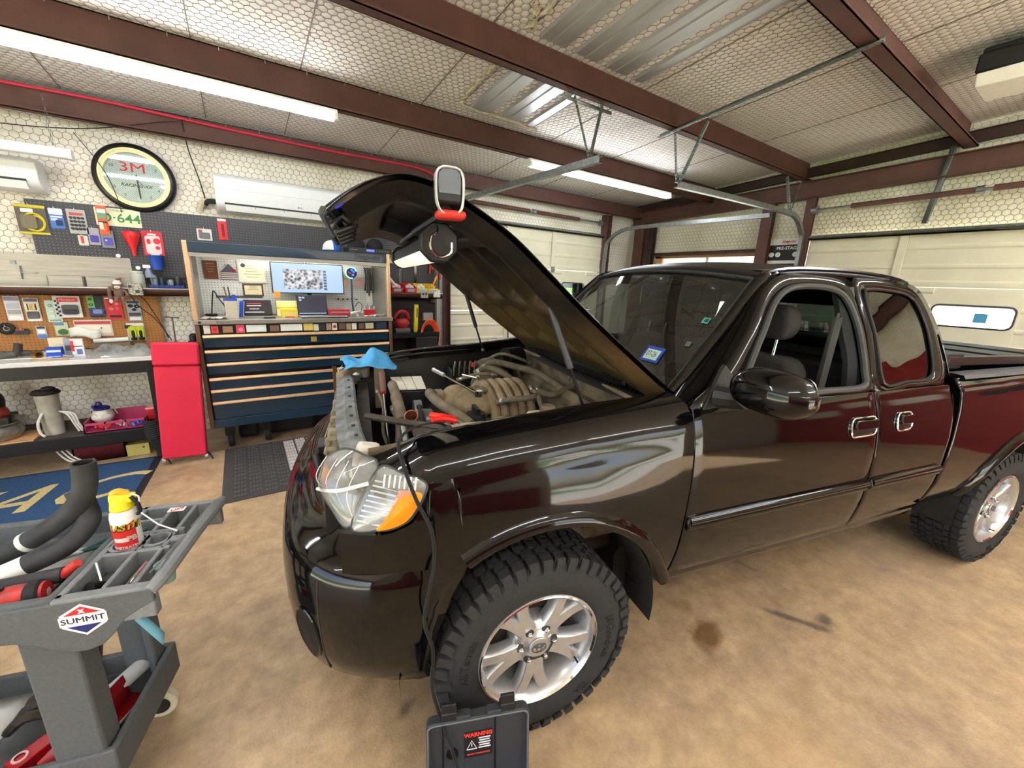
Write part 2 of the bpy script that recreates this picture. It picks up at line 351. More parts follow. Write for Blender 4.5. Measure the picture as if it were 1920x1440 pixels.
g = MB(); g.bb(-9.5, XL-.1, -9, 9, -.2, -.04); g.bb(XR+.1, 140, -60, 60, -.2, -.04); g.bb(XL-.1, XR+.1, YB+.1, 80, -.2, -.04); g.bb(XL-.1, XR+.1, -14, YF-.1, -.2, -.04); struct(g.build('bounce_driveway_floor', mat('driveway', (206,200,188), .8, var=.15, scale=3)), 'concrete driveway outside, widened all round to brighten the window panes')  # pale ground added round the building to bounce sun and whiten the panes

# chicken wire, as real wire
def hex_wire(name, parent, a0, a1, b0, b1, to3, nrm, keep=None, r=.0013):
    s = HS; V = []; F = []; nv = Vector(nrm); h3 = math.sqrt(3)
    def emit(p, q):
        A = Vector(to3(*p)); B = Vector(to3(*q)); d = (B-A).normalized(); x = nv.cross(d)*r; n = nv*r*1.6; o = len(V)
        V.extend([A-x, A+x, A+n, B-x, B+x, B+n]); F.extend([(o,o+2,o+5,o+3),(o+2,o+1,o+4,o+5)])
    for row in range(int(math.floor(b0/s/(h3/2))), int(b1/s/(h3/2))+2):
        for col in range(int(math.floor(a0/s))-1, int(a1/s)+2):
            cx = (col+(.5 if row % 2 else 0))*s; cy = row*h3/2*s
            if not (a0 < cx < a1 and b0 < cy < b1): continue
            if keep and not keep(cx, cy): continue
            R = s/h3
            pt = [(cx+R*math.cos(math.radians(90+60*k)), cy+R*math.sin(math.radians(90+60*k))) for k in range(4)]
            j = [(random.uniform(-1,1)*.0022, random.uniform(-1,1)*.0022) for _ in pt]
            for k in range(3): emit(pt[k], pt[k+1])
    me = bpy.data.meshes.new(name); me.from_pydata([tuple(v) for v in V], [], F); me.materials.append(MATS['wire'])
    o = bpy.data.objects.new(name, me); COL.objects.link(o); o.parent = parent; o['kind'] = 'stuff'; return o
hex_wire('chicken_wire', ceiling, -2.2, 6.12, .3, 5.25, lambda a, b: (a, b, ZC(b)-.0012), (0,0,-1))
hex_wire('chicken_wire', wall_back, -2.6, 6.1, .02, 3.05, lambda a, b: (a, YB-.0012, b), (0,-1,0), keep=lambda a, b: (a < 2.45 or b > 2.5 or a > 5.25))
hex_wire('chicken_wire', wall_right, -.7, 5.25, 1.9, 3.35, lambda a, b: (XR-.0012, a, b), (-1,0,0), keep=lambda a, b: not (2.98 < a < 4.75 and b < 2.25) and not (a < 2.44 and b < 2.42))

# bare roof sheet showing through two torn places in the insulation
def bare_roof(name, x0, x1, y0, y1, torn):
    zt = lambda y: ZC(y)-.012
    G = []; xs = []; x = x0
    while x < x1: xs += [(x,0),(x+.028,.03),(x+.075,.03),(x+.103,0),(x+.17,0),(x+.178,.006),(x+.19,.006),(x+.198,0)]; x += .305
    m = MB(); m.grid([[(a, y, zt(y)+b-.004) for a, b in xs] for y in (y0, y1)]); p = m.build(name, 'roof_metal', ceiling, sharp=20)
    e = MB()
    for (a, b) in torn:
        n = 14; pts = [Vector(a).lerp(Vector(b), k/n)+Vector((random.uniform(-.02,.02), random.uniform(-.02,.02), random.uniform(-.008,.004))) for k in range(n+1)]
        e.tube(pts, [random.uniform(.006,.018) for _ in pts], n=6)
    e.build('torn_insulation', 'insul_edge', ceiling)
bare_roof('bare_roof_sheet', 1.78, 2.68, 2.72, 3.62, [((1.72,2.95,3.24),(1.76,3.6,3.195)),((1.76,3.62,3.195),(2.66,3.66,3.19)),((1.7,2.72,3.26),(1.76,3.0,3.24))])
bare_roof('bare_roof_sheet', 1.72, 2.75, 1.35, 2.52, [((1.66,1.5,3.34),(1.7,2.5,3.27)),((1.62,2.3,3.29),(1.74,2.5,3.275))])
# panel seams of the batts
m = MB()
for x in (-1.05,-.1,.55,1.5,2.95,3.9,4.9):
    for k in range(1): m.box((x, 2.9, ZC(2.9)-.003), (.006, 4.6, .004), Matrix.Rotation(-math.atan(.07), 3, 'X'))
m.build('batt_seam', flat((120,112,100)), ceiling)['kind'] = 'stuff'

# purlins
def purlin(y, z, lab, x0=-3.2, x1=XR-.02, h=.225, fl=.07, clip=True):
    t = thing('roof_purlin', lab, 'beam', (x0, y, z), group='brown steel roof purlins')
    L = x1-x0
    q = MB(); q.bb(0, L, -.004, .004, 0, h); q.build('web', 'steel_brown', t)
    q = MB(); q.bb(0, L, -fl, .004, 0, .006); q.bb(0, L, -fl, -fl+.005, 0, .02); q.build('bottom_flange', 'steel_brown', t)
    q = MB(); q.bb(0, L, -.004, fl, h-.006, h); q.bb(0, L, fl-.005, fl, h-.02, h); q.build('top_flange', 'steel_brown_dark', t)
    if clip:
        m = MB(); 
        q0 = MB(); q0.cyl((0,0,0), (0,0,-.028), .0028, n=6); first = None
        for k in range(22):
            xx = .55+k*.27
            if xx > L-.1: break
            if first is None: first = q0.build('screw_tip', 'steel', t); first.location = (xx, -.03, h-.004)
            else:
                c = first.copy(); COL.objects.link(c); c.parent = t; c.location = (xx, -.03, h-.004)
    return t
purlin(3.83, 2.962, 'brown steel roof purlin with the fluorescent strips fixed beneath it')
purlin(2.60, 3.062, 'brown steel roof purlin directly above the open truck hood')
purlin(1.25, 3.15, 'brown steel roof purlin nearest the black ceiling lamp', fl=.1)
purlin(5.14, 2.86, 'brown eave strut along the top of the back wall carrying the red hose', h=.2)
# end rafter and girts on the right wall
def beam(name, lab, pts, w, h, m='steel_brown', cat='beam'):
    """channel between two points, axis p0->p1, depth h vertical"""
    p0, p1 = Vector(pts[0]), Vector(pts[1]); d = p1-p0; L = d.length
    t = thing(name, lab, cat, p0, rot=d.to_track_quat('X', 'Z').to_euler())
    q = MB(); q.bb(0, L, -.004, .004, -h/2, h/2); q.build('web', m, t)
    for s in (-1, 1):
        q = MB(); q.bb(0, L, -w/2, w/2, s*h/2-.004, s*h/2+.004); q.build('flange', m, t)
    return t
beam('end_rafter', 'brown sloping end rafter along the top of the cream end wall', ((6.04,5.25,2.86),(6.04,-2.0,3.10)), .12, .19)
beam('wall_girt', 'dark brown girt under the ceiling edge above the sloping rafter', ((6.1,5.25,3.03),(6.1,-1.0,3.35)), .06, .10, 'steel_brown_dark')
beam('corner_column', 'brown steel corner column left of the end window', ((6.0,5.02,0),(6.0,5.02,2.78)), .2, .1)
beam('corner_column', 'thin brown post beside the corner column', ((6.06,4.82,0),(6.06,4.82,2.72)), .1, .08, 'steel_brown_dark')
beam('door_post', 'brown steel post between the end window and the staging light sign', ((6.06,2.95,0),(6.06,2.95,2.86)), .14, .08)
beam('door_post', 'brown steel post beside the spring shaft of the cream overhead door', ((6.06,2.46,0),(6.06,2.46,2.88)), .1, .06)
beam('door_header', 'brown steel strip across the top of the end window', ((6.08,4.75,2.25),(6.08,2.95,2.25)), .08, .05)
beam('door_post', 'brown steel post at the right edge of the back overhead door', ((5.34,5.22,0),(5.34,5.22,2.86)), .14, .1)
beam('door_post', 'brown steel post at the left edge of the back overhead door', ((2.33,5.2,0),(2.33,5.2,2.86)), .16, .1)
# window in the right wall
wn = bpy.data.objects.new('window_1', None); COL.objects.link(wn); struct(wn, 'low end window with pale wooden frame and two panes')
q = MB(); q.bb(6.13, 6.2, 2.98, 3.05, 1.2, 2.25); q.bb(6.13, 6.2, 4.62, 4.75, 1.2, 2.25); q.bb(6.13, 6.2, 2.98, 4.75, 2.19, 2.25); q.bb(6.13, 6.2, 2.98, 4.75, 1.2, 1.27); q.build('window_frame', 'wood_trim', wn, bevel=.004)
q = MB(); q.bb(6.15, 6.18, 3.78, 3.82, 1.27, 2.19); q.build('mullion', 'white_enamel', wn)
for y0, y1 in ((3.05,3.78),(3.82,4.62)):
    q = MB(); q.bb(6.165, 6.169, y0, y1, 1.27, 2.19); q.build('pane', 'glass_clear', wn)

# overhead doors
def sect_door(name, lab, W, rows, zt, win, stiles, place):
    """local x along width, y toward room is -, z up"""
    t = bpy.data.objects.new(name, None); COL.objects.link(t); struct(t, lab); t.location = place[0]; t.rotation_euler = (0,0,place[1])
    H = zt/rows
    for r in range(rows):
        z0 = r*H+.004; z1 = (r+1)*H-.004
        prof = [(0,z0),(-.03,z0),(-.034,z0+.02),(-.034,z0+.05),(-.022,z0+.07),(-.022,z0+H*.30),(-.03,z0+H*.33),(-.03,z0+H*.36),(-.022,z0+H*.39),(-.022,z0+H*.62),(-.03,z0+H*.65),(-.03,z0+H*.68),(-.022,z0+H*.71),(-.022,z1-.06),(-.034,z1-.045),(-.034,z1-.015),(-.03,z1),(0,z1)]
        q = MB(); spans = [(0, W)]
        if win and r == win[0]:
            spans = []; x = 0
            for (a, b) in win[1]: spans.append((x, a)); x = b
            spans.append((x, W))
            for (a, b) in win[1]:
                zz0, zz1 = win[2]
                o_ = MB(); A = rrect(b-a, z1-z0, .004, cx=(a+b)/2, cy=(z0+z1)/2); B = rrect(b-a-.06, zz1-zz0, .05, cx=(a+b)/2, cy=(zz0+zz1)/2)
                q.ring([(p[0], -.024, p[1]) for p in A], [(p[0], -.024, p[1]) for p in B])
                o_.ring([(p[0], -.026, p[1]) for p in rrect(b-a-.06+.03, zz1-zz0+.03, .06, cx=(a+b)/2, cy=(zz0+zz1)/2)], [(p[0], -.03, p[1]) for p in B]); o_.build('window_trim', flat((60,60,66)), t, solid=.006)
                gl = MB(); gl.prism(B, lambda u, v, tt: (u, tt, v), -.012, -.008); gl.build('pane', 'glass_clear', t)
        for a, b in spans:
            if b-a > .001: q.grid([[(a, y, z) for y, z in prof], [(b, y, z) for y, z in prof]])
        q.build('door_section', 'door_cream', t, sharp=20)
    for s_ in stiles:
        q = MB(); q.bb(s_-.035, s_+.035, -.045, -.03, 0, zt); q.build('stile', 'door_cream', t, bevel=.003)
        for r in range(1, rows):
            q = MB(); q.box((s_, -.052, r*H), (.06, .014, .09)); q.cyl((s_-.035,-.056,r*H), (s_+.035,-.056,r*H), .012, n=8); q.build('hinge', 'galv', t)
    q = MB(); q.bb(0, W, -.075, -.03, zt-.07, zt-.055); q.bb(0, W, -.075, -.07, zt-.07, zt-.02); q.bb(0, W, -.075, -.03, zt-.025, zt-.015); q.build('top_strut', 'galv', t)
    return t
d1 = sect_door('door_1', 'cream sectional overhead door in the end wall behind the truck bed', 3.1, 4, 2.42, (2, [(1.24,1.86),(2.2,2.8)], (1.44,1.64)), [.9, 2.2], ((XR-.05, 2.40, 0), -pi/2))
q = MB(); q.prism(rrect(.09,.09,.004), lambda u, v, tt: (1.62+u, -.014+tt, 1.53+v), 0, .001); q.build('decal', flat((70,150,190)), d1)
d2 = sect_door('door_2', 'cream sectional overhead door in the back wall behind the hood', 2.86, 4, 2.56, (2, [(.28,.86),(2.0,2.55)], (1.5,1.72)), [.95, 1.80], ((2.42, YB-.03, 0), 0))
# daylight beyond the doors is the sky; the driveway widened outside keeps the panes bright
# door tracks, hangers, spring shafts
def track(name, lab, pts, n=8):
    P = catmull(pts, n); t = thing(name, lab, 'track', P[0], group='galvanised door tracks')
    o = Vector(P[0]); m = MB(); up = Vector((0,0,1))
    rows = []
    for i, p in enumerate(P):
        d = (P[min(i+1,len(P)-1)]-P[max(i-1,0)]).normalized(); side = Vector((-1,0,0)) if abs(d.x) < .2 and abs(d.y) > .2 else (Vector((0,1,0)) if abs(d.x) > .2 else None)
        side = SIDE; nn = d.cross(side).normalized(); q = p-o
        rows.append([q+side*.022-nn*.025, q-side*.022-nn*.025, q-side*.022+nn*.025, q+side*.022+nn*.025, q+side*.022+nn*.018, q-side*.017+nn*.018, q-side*.017-nn*.018, q+side*.022-nn*.018])
    m.grid(rows, closed=True); m.build('rail', 'galv', t, sharp=30); return t
SIDE = Vector((0,1,0)); track('door_track', 'galvanised track curving down beside the staging light sign', [(3.33,2.46,2.60),(4.3,2.46,2.615),(5.35,2.47,2.625),(5.72,2.47,2.60),(5.93,2.47,2.46),(6.0,2.47,2.25),(6.0,2.47,.9),(6.0,2.47,.02)])
SIDE = Vector((1,0,0)); track('door_track', 'galvanised track running out from the back door toward the end wall post', [(5.42,2.62,2.6),(5.38,3.5,2.605),(5.33,4.5,2.61),(5.31,4.85,2.58),(5.3,5.08,2.45),(5.3,5.16,2.2),(5.3,5.17,.9),(5.3,5.17,.02)])
SIDE = Vector((1,0,0)); track('door_track', 'galvanised track end hanging above the open hood', [(2.30,2.36,2.60),(2.27,3.2,2.6),(2.25,4.5,2.6),(2.25,4.85,2.57),(2.25,5.08,2.44),(2.25,5.15,2.2),(2.25,5.16,.9),(2.25,5.16,.02)])
mat('perf', (132,142,140), .45, .7, var=.2)
def perf_angle(t, a, b, nrm, nm='perforated_strap', wid=.034):
    """slotted angle: two flanges, holes punched as quads left open"""
    a = Vector(a); b = Vector(b); d = (b-a); L = d.length; d.normalize(); nrm = Vector(nrm); nrm = (nrm-d*nrm.dot(d)).normalized(); s = d.cross(nrm)
    m = MB(); n = max(2, int(L/.03)); st = L/n
    for k in range(n):
        p = a+d*(k*st); A = [p, p+d*st, p+d*st+s*wid, p+s*wid]; c = p+d*st*.5+s*wid*.5
        B = [c-d*st*.25-s*.006, c+d*st*.25-s*.006, c+d*st*.25+s*.006, c-d*st*.25+s*.006]; m.ring(A, B)
    m.add([a, b, b+nrm*wid*.8, a+nrm*wid*.8], [(0,1,2,3)])
    return m.build(nm, 'perf', t, solid=.0022)
t = thing('track_hanger', 'V shaped perforated hanger under the purlin above the hood', 'bracket', (0,0,0))
perf_angle(t, (2.12,2.62,3.05), (2.62,2.62,3.05), (0,0,-1)); perf_angle(t, (2.48,2.60,3.06), (2.30,2.50,2.62), (1,0,0)); perf_angle(t, (2.20,2.60,3.05), (2.30,2.50,2.62), (1,0,0), wid=.02)
t = thing('track_hanger', 'long perforated angle bridging two purlins with two struts below', 'bracket', (0,0,0))
perf_angle(t, (3.36,2.72,3.035), (3.26,1.12,3.135), (0,0,1), wid=.04); perf_angle(t, (3.35,2.56,3.04), (3.35,2.48,2.62), (1,0,0), wid=.02); perf_angle(t, (3.34,2.25,3.05), (3.35,2.46,2.62), (1,0,0))
t = thing('track_hanger', 'short perforated strap from the end rafter to the curved track', 'bracket', (0,0,0))
perf_angle(t, (5.62,2.62,3.05), (5.55,2.49,2.64), (1,0,0)); perf_angle(t, (5.75,2.5,3.0), (5.6,2.49,2.64), (1,0,0), wid=.015)
t = thing('track_hanger', 'perforated strap slanting down to the top of the cream end door', 'bracket', (0,0,0))
perf_angle(t, (6.0,1.28,3.16), (6.06,1.36,2.46), (0,1,0), wid=.05)
def spring_shaft(lab, a, b, sp, dirn):
    a = Vector(a); b = Vector(b); t = thing('spring_shaft', lab, 'door spring', a)
    q = MB(); q.cyl((0,0,0), b-a, .014, n=10); q.build('shaft', 'galv', t)
    d = (b-a)
    for s0, s1 in sp:
        q = MB(); q.cyl(d*s0, d*s1, .028, n=14); q.build('spring', 'steel_brown', t)
        q = MB(); q.cyl(d*(s1-.004), d*(s1+.012), .036, n=12); q.build('winding_cone', 'galv', t)
    for s in (.02,.98):
        q = MB(); q.cyl(d*s, d*(s+.018), .05, n=16); q.build('cable_drum', 'galv', t)
spring_shaft('torsion spring shaft over the cream end door', (6.04,2.5,2.70), (6.04,-.8,2.78), [(.14,.44),(.47,.8)], 0)
spring_shaft('rusty torsion spring shaft over the back overhead door', (5.28,5.2,2.72), (2.3,5.2,2.74), [(.2,.5),(.53,.9)], 0)
# staging light sign
t = thing('staging_sign', 'black and white drag strip staging light sign on the end wall', 'sign', (XR-.03, 2.66, 1.3))
q = MB(); q.bb(-.004, 0, -.24, .24, 0, 1.1); q.build('sign_board', flat((232,232,230)), t)
for z0, z1 in ((.82,1.02),(.57,.78)):
    q = MB(); q.bb(-.007, -.004, -.225, .225, z0, z1); q.build('black_band', flat((26,27,30)), t)
    for y in (.185,.105,-.105,-.185):
        q = MB(); q.cyl((-.007,y,z0+.075), (-.014,y,z0+.075), .032, n=18); q.build('round_lamp', flat((238,238,232)), t)
q = MB(); q.bb(-.007, -.004, -.06, .06, .2, .57); q.build('black_band', flat((26,27,30)), t)
for z in (.48,.36,.24):
    for y in (.1,-.1):
        q = MB(); q.cyl((-.004,y,z), (-.012,y,z), .05, n=18); q.build('round_lamp', flat((222,190,60)), t)
RW = Matrix(((0,0,-1),(-1,0,0),(0,1,0)))
text('lettering', 'PRE-STAGE', .055, flat((240,240,238)), t, (-.009, 0, .975), RW, bold=.001)
text('lettering', 'STAGE', .055, flat((240,240,238)), t, (-.009, 0, .735), RW, bold=.001)
text('brand_lettering', 'Snap-on', .05, flat((206,40,44)), t, (-.006, 0, 1.06), RW, shear=.3, bold=.001)
# ------------------------------------------------------------------ light fixtures
def strip_light(lab, x0, x1, y, z, lit=True, chain=None, n=2):
    t = thing('strip_light', lab, 'light', (x0, y, z), group='fluorescent strip lights'); L = x1-x0
    q = MB(); q.prism([(-.03,0),(.03,0),(.034,-.012),(.03,-.036),(-.03,-.036),(-.034,-.012)], lambda a, b, s: (s, a, b), 0, L); q.build('housing', 'white_enamel', t, bevel=.002)
    for yy in ((-.026,.026) if n == 2 else (0,)):
        q = MB(); q.cyl((.02,yy,-.054), (L-.02,yy,-.054), .018, n=14); q.build('tube', 'tube_light' if lit else 'white_plastic', t)
    for e in (.012, L-.012):
        q = MB(); q.bb(e-.012, e+.012, -.046, .046, -.074, -.03); q.build('lamp_holder', 'white_enamel', t, bevel=.003)
    if chain:
        for cx, h in chain:
            q = MB()
            for k in range(int(h/.03)):
                zz = .012+k*.03
                q.tube([(cx+(.006 if k%2 else 0)*s, (0 if k%2 else .006)*s, zz+c) for s, c in ((-1,.006),(-1,.03),(1,.03),(1,.006))], .0018, n=4, closed=True)
            q.build('chain', 'galv', t)
    return t
strip_light('long lit fluorescent strip above the tool wall', -1.70, .78, 3.775, 2.955)
strip_light('lit fluorescent strip beyond the hood near the end wall', 2.64, 5.0, 3.775, 2.955)
strip_light('unlit white strip light hanging on a chain by the clock', -2.22, -1.0, 4.9, 2.585, False, [(1.12,.36),(.12,.36)])
strip_light('lit strip overhead behind the viewer on the doorway side', -2.6, -.2, 1.18, 3.145)
strip_light('lit strip overhead behind the viewer near the middle', -1.2, 1.2, -1.4, 3.42)
strip_light('lit strip overhead behind the viewer toward the end wall', 2.4, 4.8, -1.4, 3.42)
strip_light('lit strip over the far front wall', 0., 2.4, -3.4, 3.3)
strip_light('lit strip added out of view beside the end door to brighten the ceiling', 3.3, 5.7, -.45, 3.44)  # extra strip, put in to light the right side of the ceiling
# black ceiling unit, top right
t = thing('ceiling_floodlight', 'black ceiling unit with a white lens hanging at the upper right corner', 'light', (4.46, .77, 3.185))
q = MB(); q.prism([(-.17,.0),(.26,.0),(.26,.17),(-.10,.17),(-.10,.13),(-.17,.11)], lambda a, b, s: (a, s, b), -.16, .16); q.build('housing', 'black_plastic', t, bevel=.012)
q = MB(); q.prism([(-.16,0),(.24,0),(.22,-.075),(-.12,-.075)], lambda a, b, s: (a, s, b), -.15, .15); q.build('lens', flat((238,236,224),.3), t, bevel=.006)
for a, z, c in ((.02,.13,(225,228,230)),(.02,.08,(236,236,236)),(-.03,.04,(214,214,120))):
    q = MB(); q.bb(a-.05, a+.09, -.166, -.16, z-.02, z+.022); q.build('sticker', flat(c), t)
q = MB(); q.bb(-.01, .01, -.01, .01, .17, .215); q.build('mount', 'galv', t)

# ------------------------------------------------------------------ wall units
def mini_split(lab, x0, x1, z0, z1, mark):
    t = thing('mini_split', lab, 'air conditioner', (x0, YB-.005, z0)); L = x1-x0; H = z1-z0; d = .20
    prof = [(0,0),(-.06,0),(-d*.86,.05),(-d,.09),(-d,H-.03),(-d+.03,H),(0,H)]
    q = MB(); q.prism(prof, lambda a, b, s: (s, a, b), 0, L); q.build('housing', 'white_plastic', t, bevel=.008)
    q = MB(); q.bb(.07, L-.07, -d-.001, -d+.02, .072, .088); q.build('outlet_gap', flat((40,42,44)), t)
    q = MB(); q.box((L/2, -d+.018, .045), (L-.15, .006, .062), Matrix.Rotation(.5, 3, 'X')); q.build('louvre', 'white_enamel', t)
    for k in range(1, 4):
        q = MB(); q.box((.07+(L-.14)*k/4, -d+.012, .07), (.006, .02, .03)); q.build('louvre_hinge', flat((150,152,154)), t)
    q = MB(); q.bb(.004, L-.004, -d-.003, -d, H*.62, H*.63); q.build('panel_line', flat((205,209,211)), t)
    if mark == 'badge':
        q = MB(); q.cyl((L*.62,-d-.001,.115), (L*.62,-d-.003,.115), .008, n=14); q.build('badge', flat((110,112,116)), t); text('badge_lettering', 'LG', .02, flat((120,122,126)), t, (L*.62+.024,-d-.002,.115), FACE, bold=.0005)
    else:
        text('display_digits', '73', .045, flat((255,255,255)), t, (L-.18,-d-.002,H*.55), FACE)
mini_split('white wall mounted air conditioner right of the clock', -.108, 1.05, 2.265, 2.605, 'badge')
mini_split('white wall mounted air conditioner left of the clock cut by the frame', -2.2, -1.27, 2.27, 2.52, 'digits')

t = thing('wall_clock', 'round black and cream wall clock with diamond plate dial', 'clock', (-.69, YB-.03, 2.487))
AX = (0,-1,0)
q = MB(); q.lathe([(.20,0),(.285,0),(.29,.015),(.285,.04),(.27,.055),(.25,.058),(.243,.05),(.243,.03)], axis=AX, n=64); q.build('rim', 'black_satin', t, sharp=50)
q = MB(); q.lathe([(.246,.03),(.246,.056),(.232,.060),(.228,.052),(.222,.058),(.210,.054),(.206,.03)], axis=AX, n=64); q.build('cream_ring', flat((240,234,186),.35), t, sharp=50)
def dial_mat():
    m = bpy.data.materials.new('diamond_plate'); m.use_nodes = True; nt = m.node_tree; b = nt.nodes['Principled BSDF']; L = nt.links.new
    tc = N(nt, 'ShaderNodeTexCoord'); ck = N(nt, 'ShaderNodeTexBrick'); mp = N(nt, 'ShaderNodeMapping'); mp.inputs['Rotation'].default_value = (pi/2,0,pi/4); L(tc.outputs['Object'], mp.inputs[0]); L(mp.outputs[0], ck.inputs['Vector'])
    ck.inputs['Scale'].default_value = 22; ck.inputs['Mortar Size'].default_value = .03
    ck.inputs['Color1'].default_value = (*lin((206,222,214)),1); ck.inputs['Color2'].default_value = (*lin((190,208,200)),1); ck.inputs['Mortar'].default_value = (*lin((140,156,152)),1)
    L(ck.outputs[0], b.inputs['Base Color']); b.inputs['Roughness'].default_value = .5; MATS['dial'] = m
dial_mat()
q = MB(); q.cyl((0,-.024,0), (0,-.028,0), .212, n=64); q.build('dial', 'dial', t)
for k in range(12):
    a = 2*pi*k/12; text('numeral', str(k or 12), .034 if k % 3 else .045, flat((110,124,124) if k % 3 else (205,216,212)), t, (.175*math.sin(a), -.029, .175*math.cos(a)), FACE, bold=.001)
text('brand_lettering', '3M', .11, flat((226,60,70)), t, (-.01,-.029,.085), FACE, bold=0, sx=1.35)
text('dial_lettering', 'RACING XX', .036, flat((50,56,58)), t, (0,-.030,-.062), FACE, shear=.3, sx=1.1, bold=.0008)
q = MB(); q.box((.012,-.034,-.07), (.012,.003,.2), Matrix.Rotation(-.02,3,'Y')); q.build('minute_hand', 'black_satin', t)
q = MB(); q.box((-.05,-.037,-.001), (.15,.003,.014), Matrix.Rotation(-.02,3,'Y')); q.build('hour_hand', 'black_satin', t)
q = MB(); q.box((.03,-.04,-.035), (.1,.002,.004), Matrix.Rotation(.85,3,'Y')); q.build('second_hand', 'black_satin', t)
thin_glass('clock_glass', (.98,.99,.98), .05)
q = MB(); q.cyl((0,-.045,0), (0,-.047,0), .208, n=48); q.build('glass', 'clock_glass', t)

# red air hose along the eave, hanging cables
q = MB(); q.tube([(-2.4,5.1,3.03),(-1.37,5.1,3.035),(-.81,5.1,3.04),(-.05,5.1,3.015),(.87,5.1,2.995),(1.68,5.1,3.0),(2.02,5.1,2.985),(2.16,5.1,2.93),(2.2,5.1,2.8),(2.2,5.1,2.3),(2.22,5.1,1.7)], .013, n=8, sm=5)
tag(q.build('air_hose', 'red_rubber'), 'red rubber air hose running along the eave strut', 'hose')
q = MB(); q.tube([(-2.2,5.15,2.74),(-1.5,5.12,2.74),(-.95,5.1,2.80),(-.45,5.08,2.95),(-.28,5.09,3.0)], .004, n=6, sm=6)
tag(q.build('cable', 'black_rubber'), 'thin black cable sagging under the eave strut', 'cable')
q = MB(); q.tube([(-.28,5.09,3.01),(-.27,5.2,2.8),(-.22,5.26,2.55),(-.19,5.26,2.34)], .005, n=6, sm=6); 
tag(q.build('cable', 'black_rubber'), 'black cable dropping from the hose between clock and air conditioner', 'cable')
q = MB(); q.tube([(-.20,5.24,2.33),(-.17,5.22,2.36),(-.10,5.2,2.36),(-.06,5.2,2.33)], .022, n=10, sm=5)
tag(q.build('pipe_stub', 'black_rubber'), 'black insulated pipe stub entering the air conditioner', 'pipe')
q = MB(); q.tube([(-.245,5.26,2.27),(-.23,5.25,2.33),(-.17,5.24,2.37)], [.02,.035,.02], n=10, sm=5); tag(q.build('foam_plug', 'insul_edge'), 'yellow foam plug beside the air conditioner pipe', 'foam')
q = MB(); q.tube([(-1.03,5.2,2.78),(-.9,5.2,2.55),(-.84,5.2,2.35),(-.82,5.2,2.18)], .003, n=5, sm=4); tag(q.build('cable', 'black_rubber'), 'thin cord hanging left of the clock', 'cable')

# ------------------------------------------------------------------ pegboards, shelf, bench
def board_mat(name, c, hole, rough=.6):
    m = bpy.data.materials.new(name); m.use_nodes = True; nt = m.node_tree; b = nt.nodes['Principled BSDF']; L = nt.links.new
    tc = N(nt, 'ShaderNodeTexCoord'); s = N(nt, 'ShaderNodeVectorMath', operation='SCALE'); s.inputs['Scale'].default_value = 1/.0254; L(tc.outputs['Object'], s.inputs[0])
    fr = N(nt, 'ShaderNodeVectorMath', operation='FRACTION'); L(s.outputs[0], fr.inputs[0]); sb = N(nt, 'ShaderNodeVectorMath', operation='SUBTRACT'); sb.inputs[1].default_value = (.5,.5,.5); L(fr.outputs[0], sb.inputs[0])
    ml = N(nt, 'ShaderNodeVectorMath', operation='MULTIPLY'); ml.inputs[1].default_value = (1,0,1); L(sb.outputs[0], ml.inputs[0])
    ln = N(nt, 'ShaderNodeVectorMath', operation='LENGTH'); L(ml.outputs[0], ln.inputs[0]); lt = N(nt, 'ShaderNodeMath', operation='LESS_THAN'); lt.inputs[1].default_value = .14; L(ln.outputs['Value'], lt.inputs[0])
    nz = N(nt, 'ShaderNodeTexNoise'); nz.inputs['Scale'].default_value = 5; nz.inputs['Detail'].default_value = 5; L(tc.outputs['Object'], nz.inputs['Vector'])
    m0 = N(nt, 'ShaderNodeMix', data_type='RGBA'); L(nz.outputs[0], m0.inputs[0]); m0.inputs[6].default_value = (*[x*.7 for x in lin(c)],1); m0.inputs[7].default_value = (*[x*1.2 for x in lin(c)],1)
    mx = N(nt, 'ShaderNodeMix', data_type='RGBA'); L(lt.outputs[0], mx.inputs[0]); L(m0.outputs[2], mx.inputs[6]); mx.inputs[7].default_value = (*lin(hole),1)
    L(mx.outputs[2], b.inputs['Base Color']); b.inputs['Roughness'].default_value = rough; MATS[name] = m
board_mat('peg_black', (52,54,60), (112,114,120), .45); board_mat('peg_brown', (166,112,52), (70,40,14)); board_mat('peg_white', (222,224,220), (70,72,74))
q = MB(); q.bb(-1.42, 1.72, YB-.06, YB-.045, 1.55, 2.225); q.bb(-1.4, 1.7, YB-.045, YB-.02, 2.0, 2.05); q.bb(-1.4, 1.7, YB-.045, YB-.02, 1.6, 1.65)
tag(q.build('pegboard', 'peg_black'), 'long black perforated pegboard under the clock', 'pegboard')
q = MB(); q.bb(1.76, 2.2, YB-.06, YB-.045, 1.6, 2.2); tag(q.build('pegboard', 'peg_black'), 'short black pegboard above the red bins', 'pegboard')
q = MB(); q.bb(-2.6, -.685, YB-.06, YB-.05, .96, 1.44); q.bb(-2.6, -.70, YB-.05, YB-.02, 1.2, 1.23); tag(q.build('pegboard', 'peg_brown'), 'brown hardboard pegboard above the workbench', 'pegboard')
for nm, x0, x1, lab in (('wall_shelf', -2.6, -.40, 'brown steel channel shelf above the workbench'), ('wall_shelf', 1.40, 2.24, 'brown steel shelf holding the red and yellow bins')):
    t = thing(nm, lab, 'shelf', (x0, YB, 1.45))
    q = MB(); q.bb(0, x1-x0, -.245, -.235, 0, .062); q.bb(0, x1-x0, -.245, -.2, 0, .006); q.build('channel', 'steel_brown', t)
    q = MB(); q.bb(0, x1-x0, -.25, 0, .062, .07); q.build('shelf_top', flat((200,200,196),.4), t)
t = thing('steel_panel', 'brushed stainless backsplash with folded trays on the shelf', 'panel', (-2.6, 5.228, 1.521))
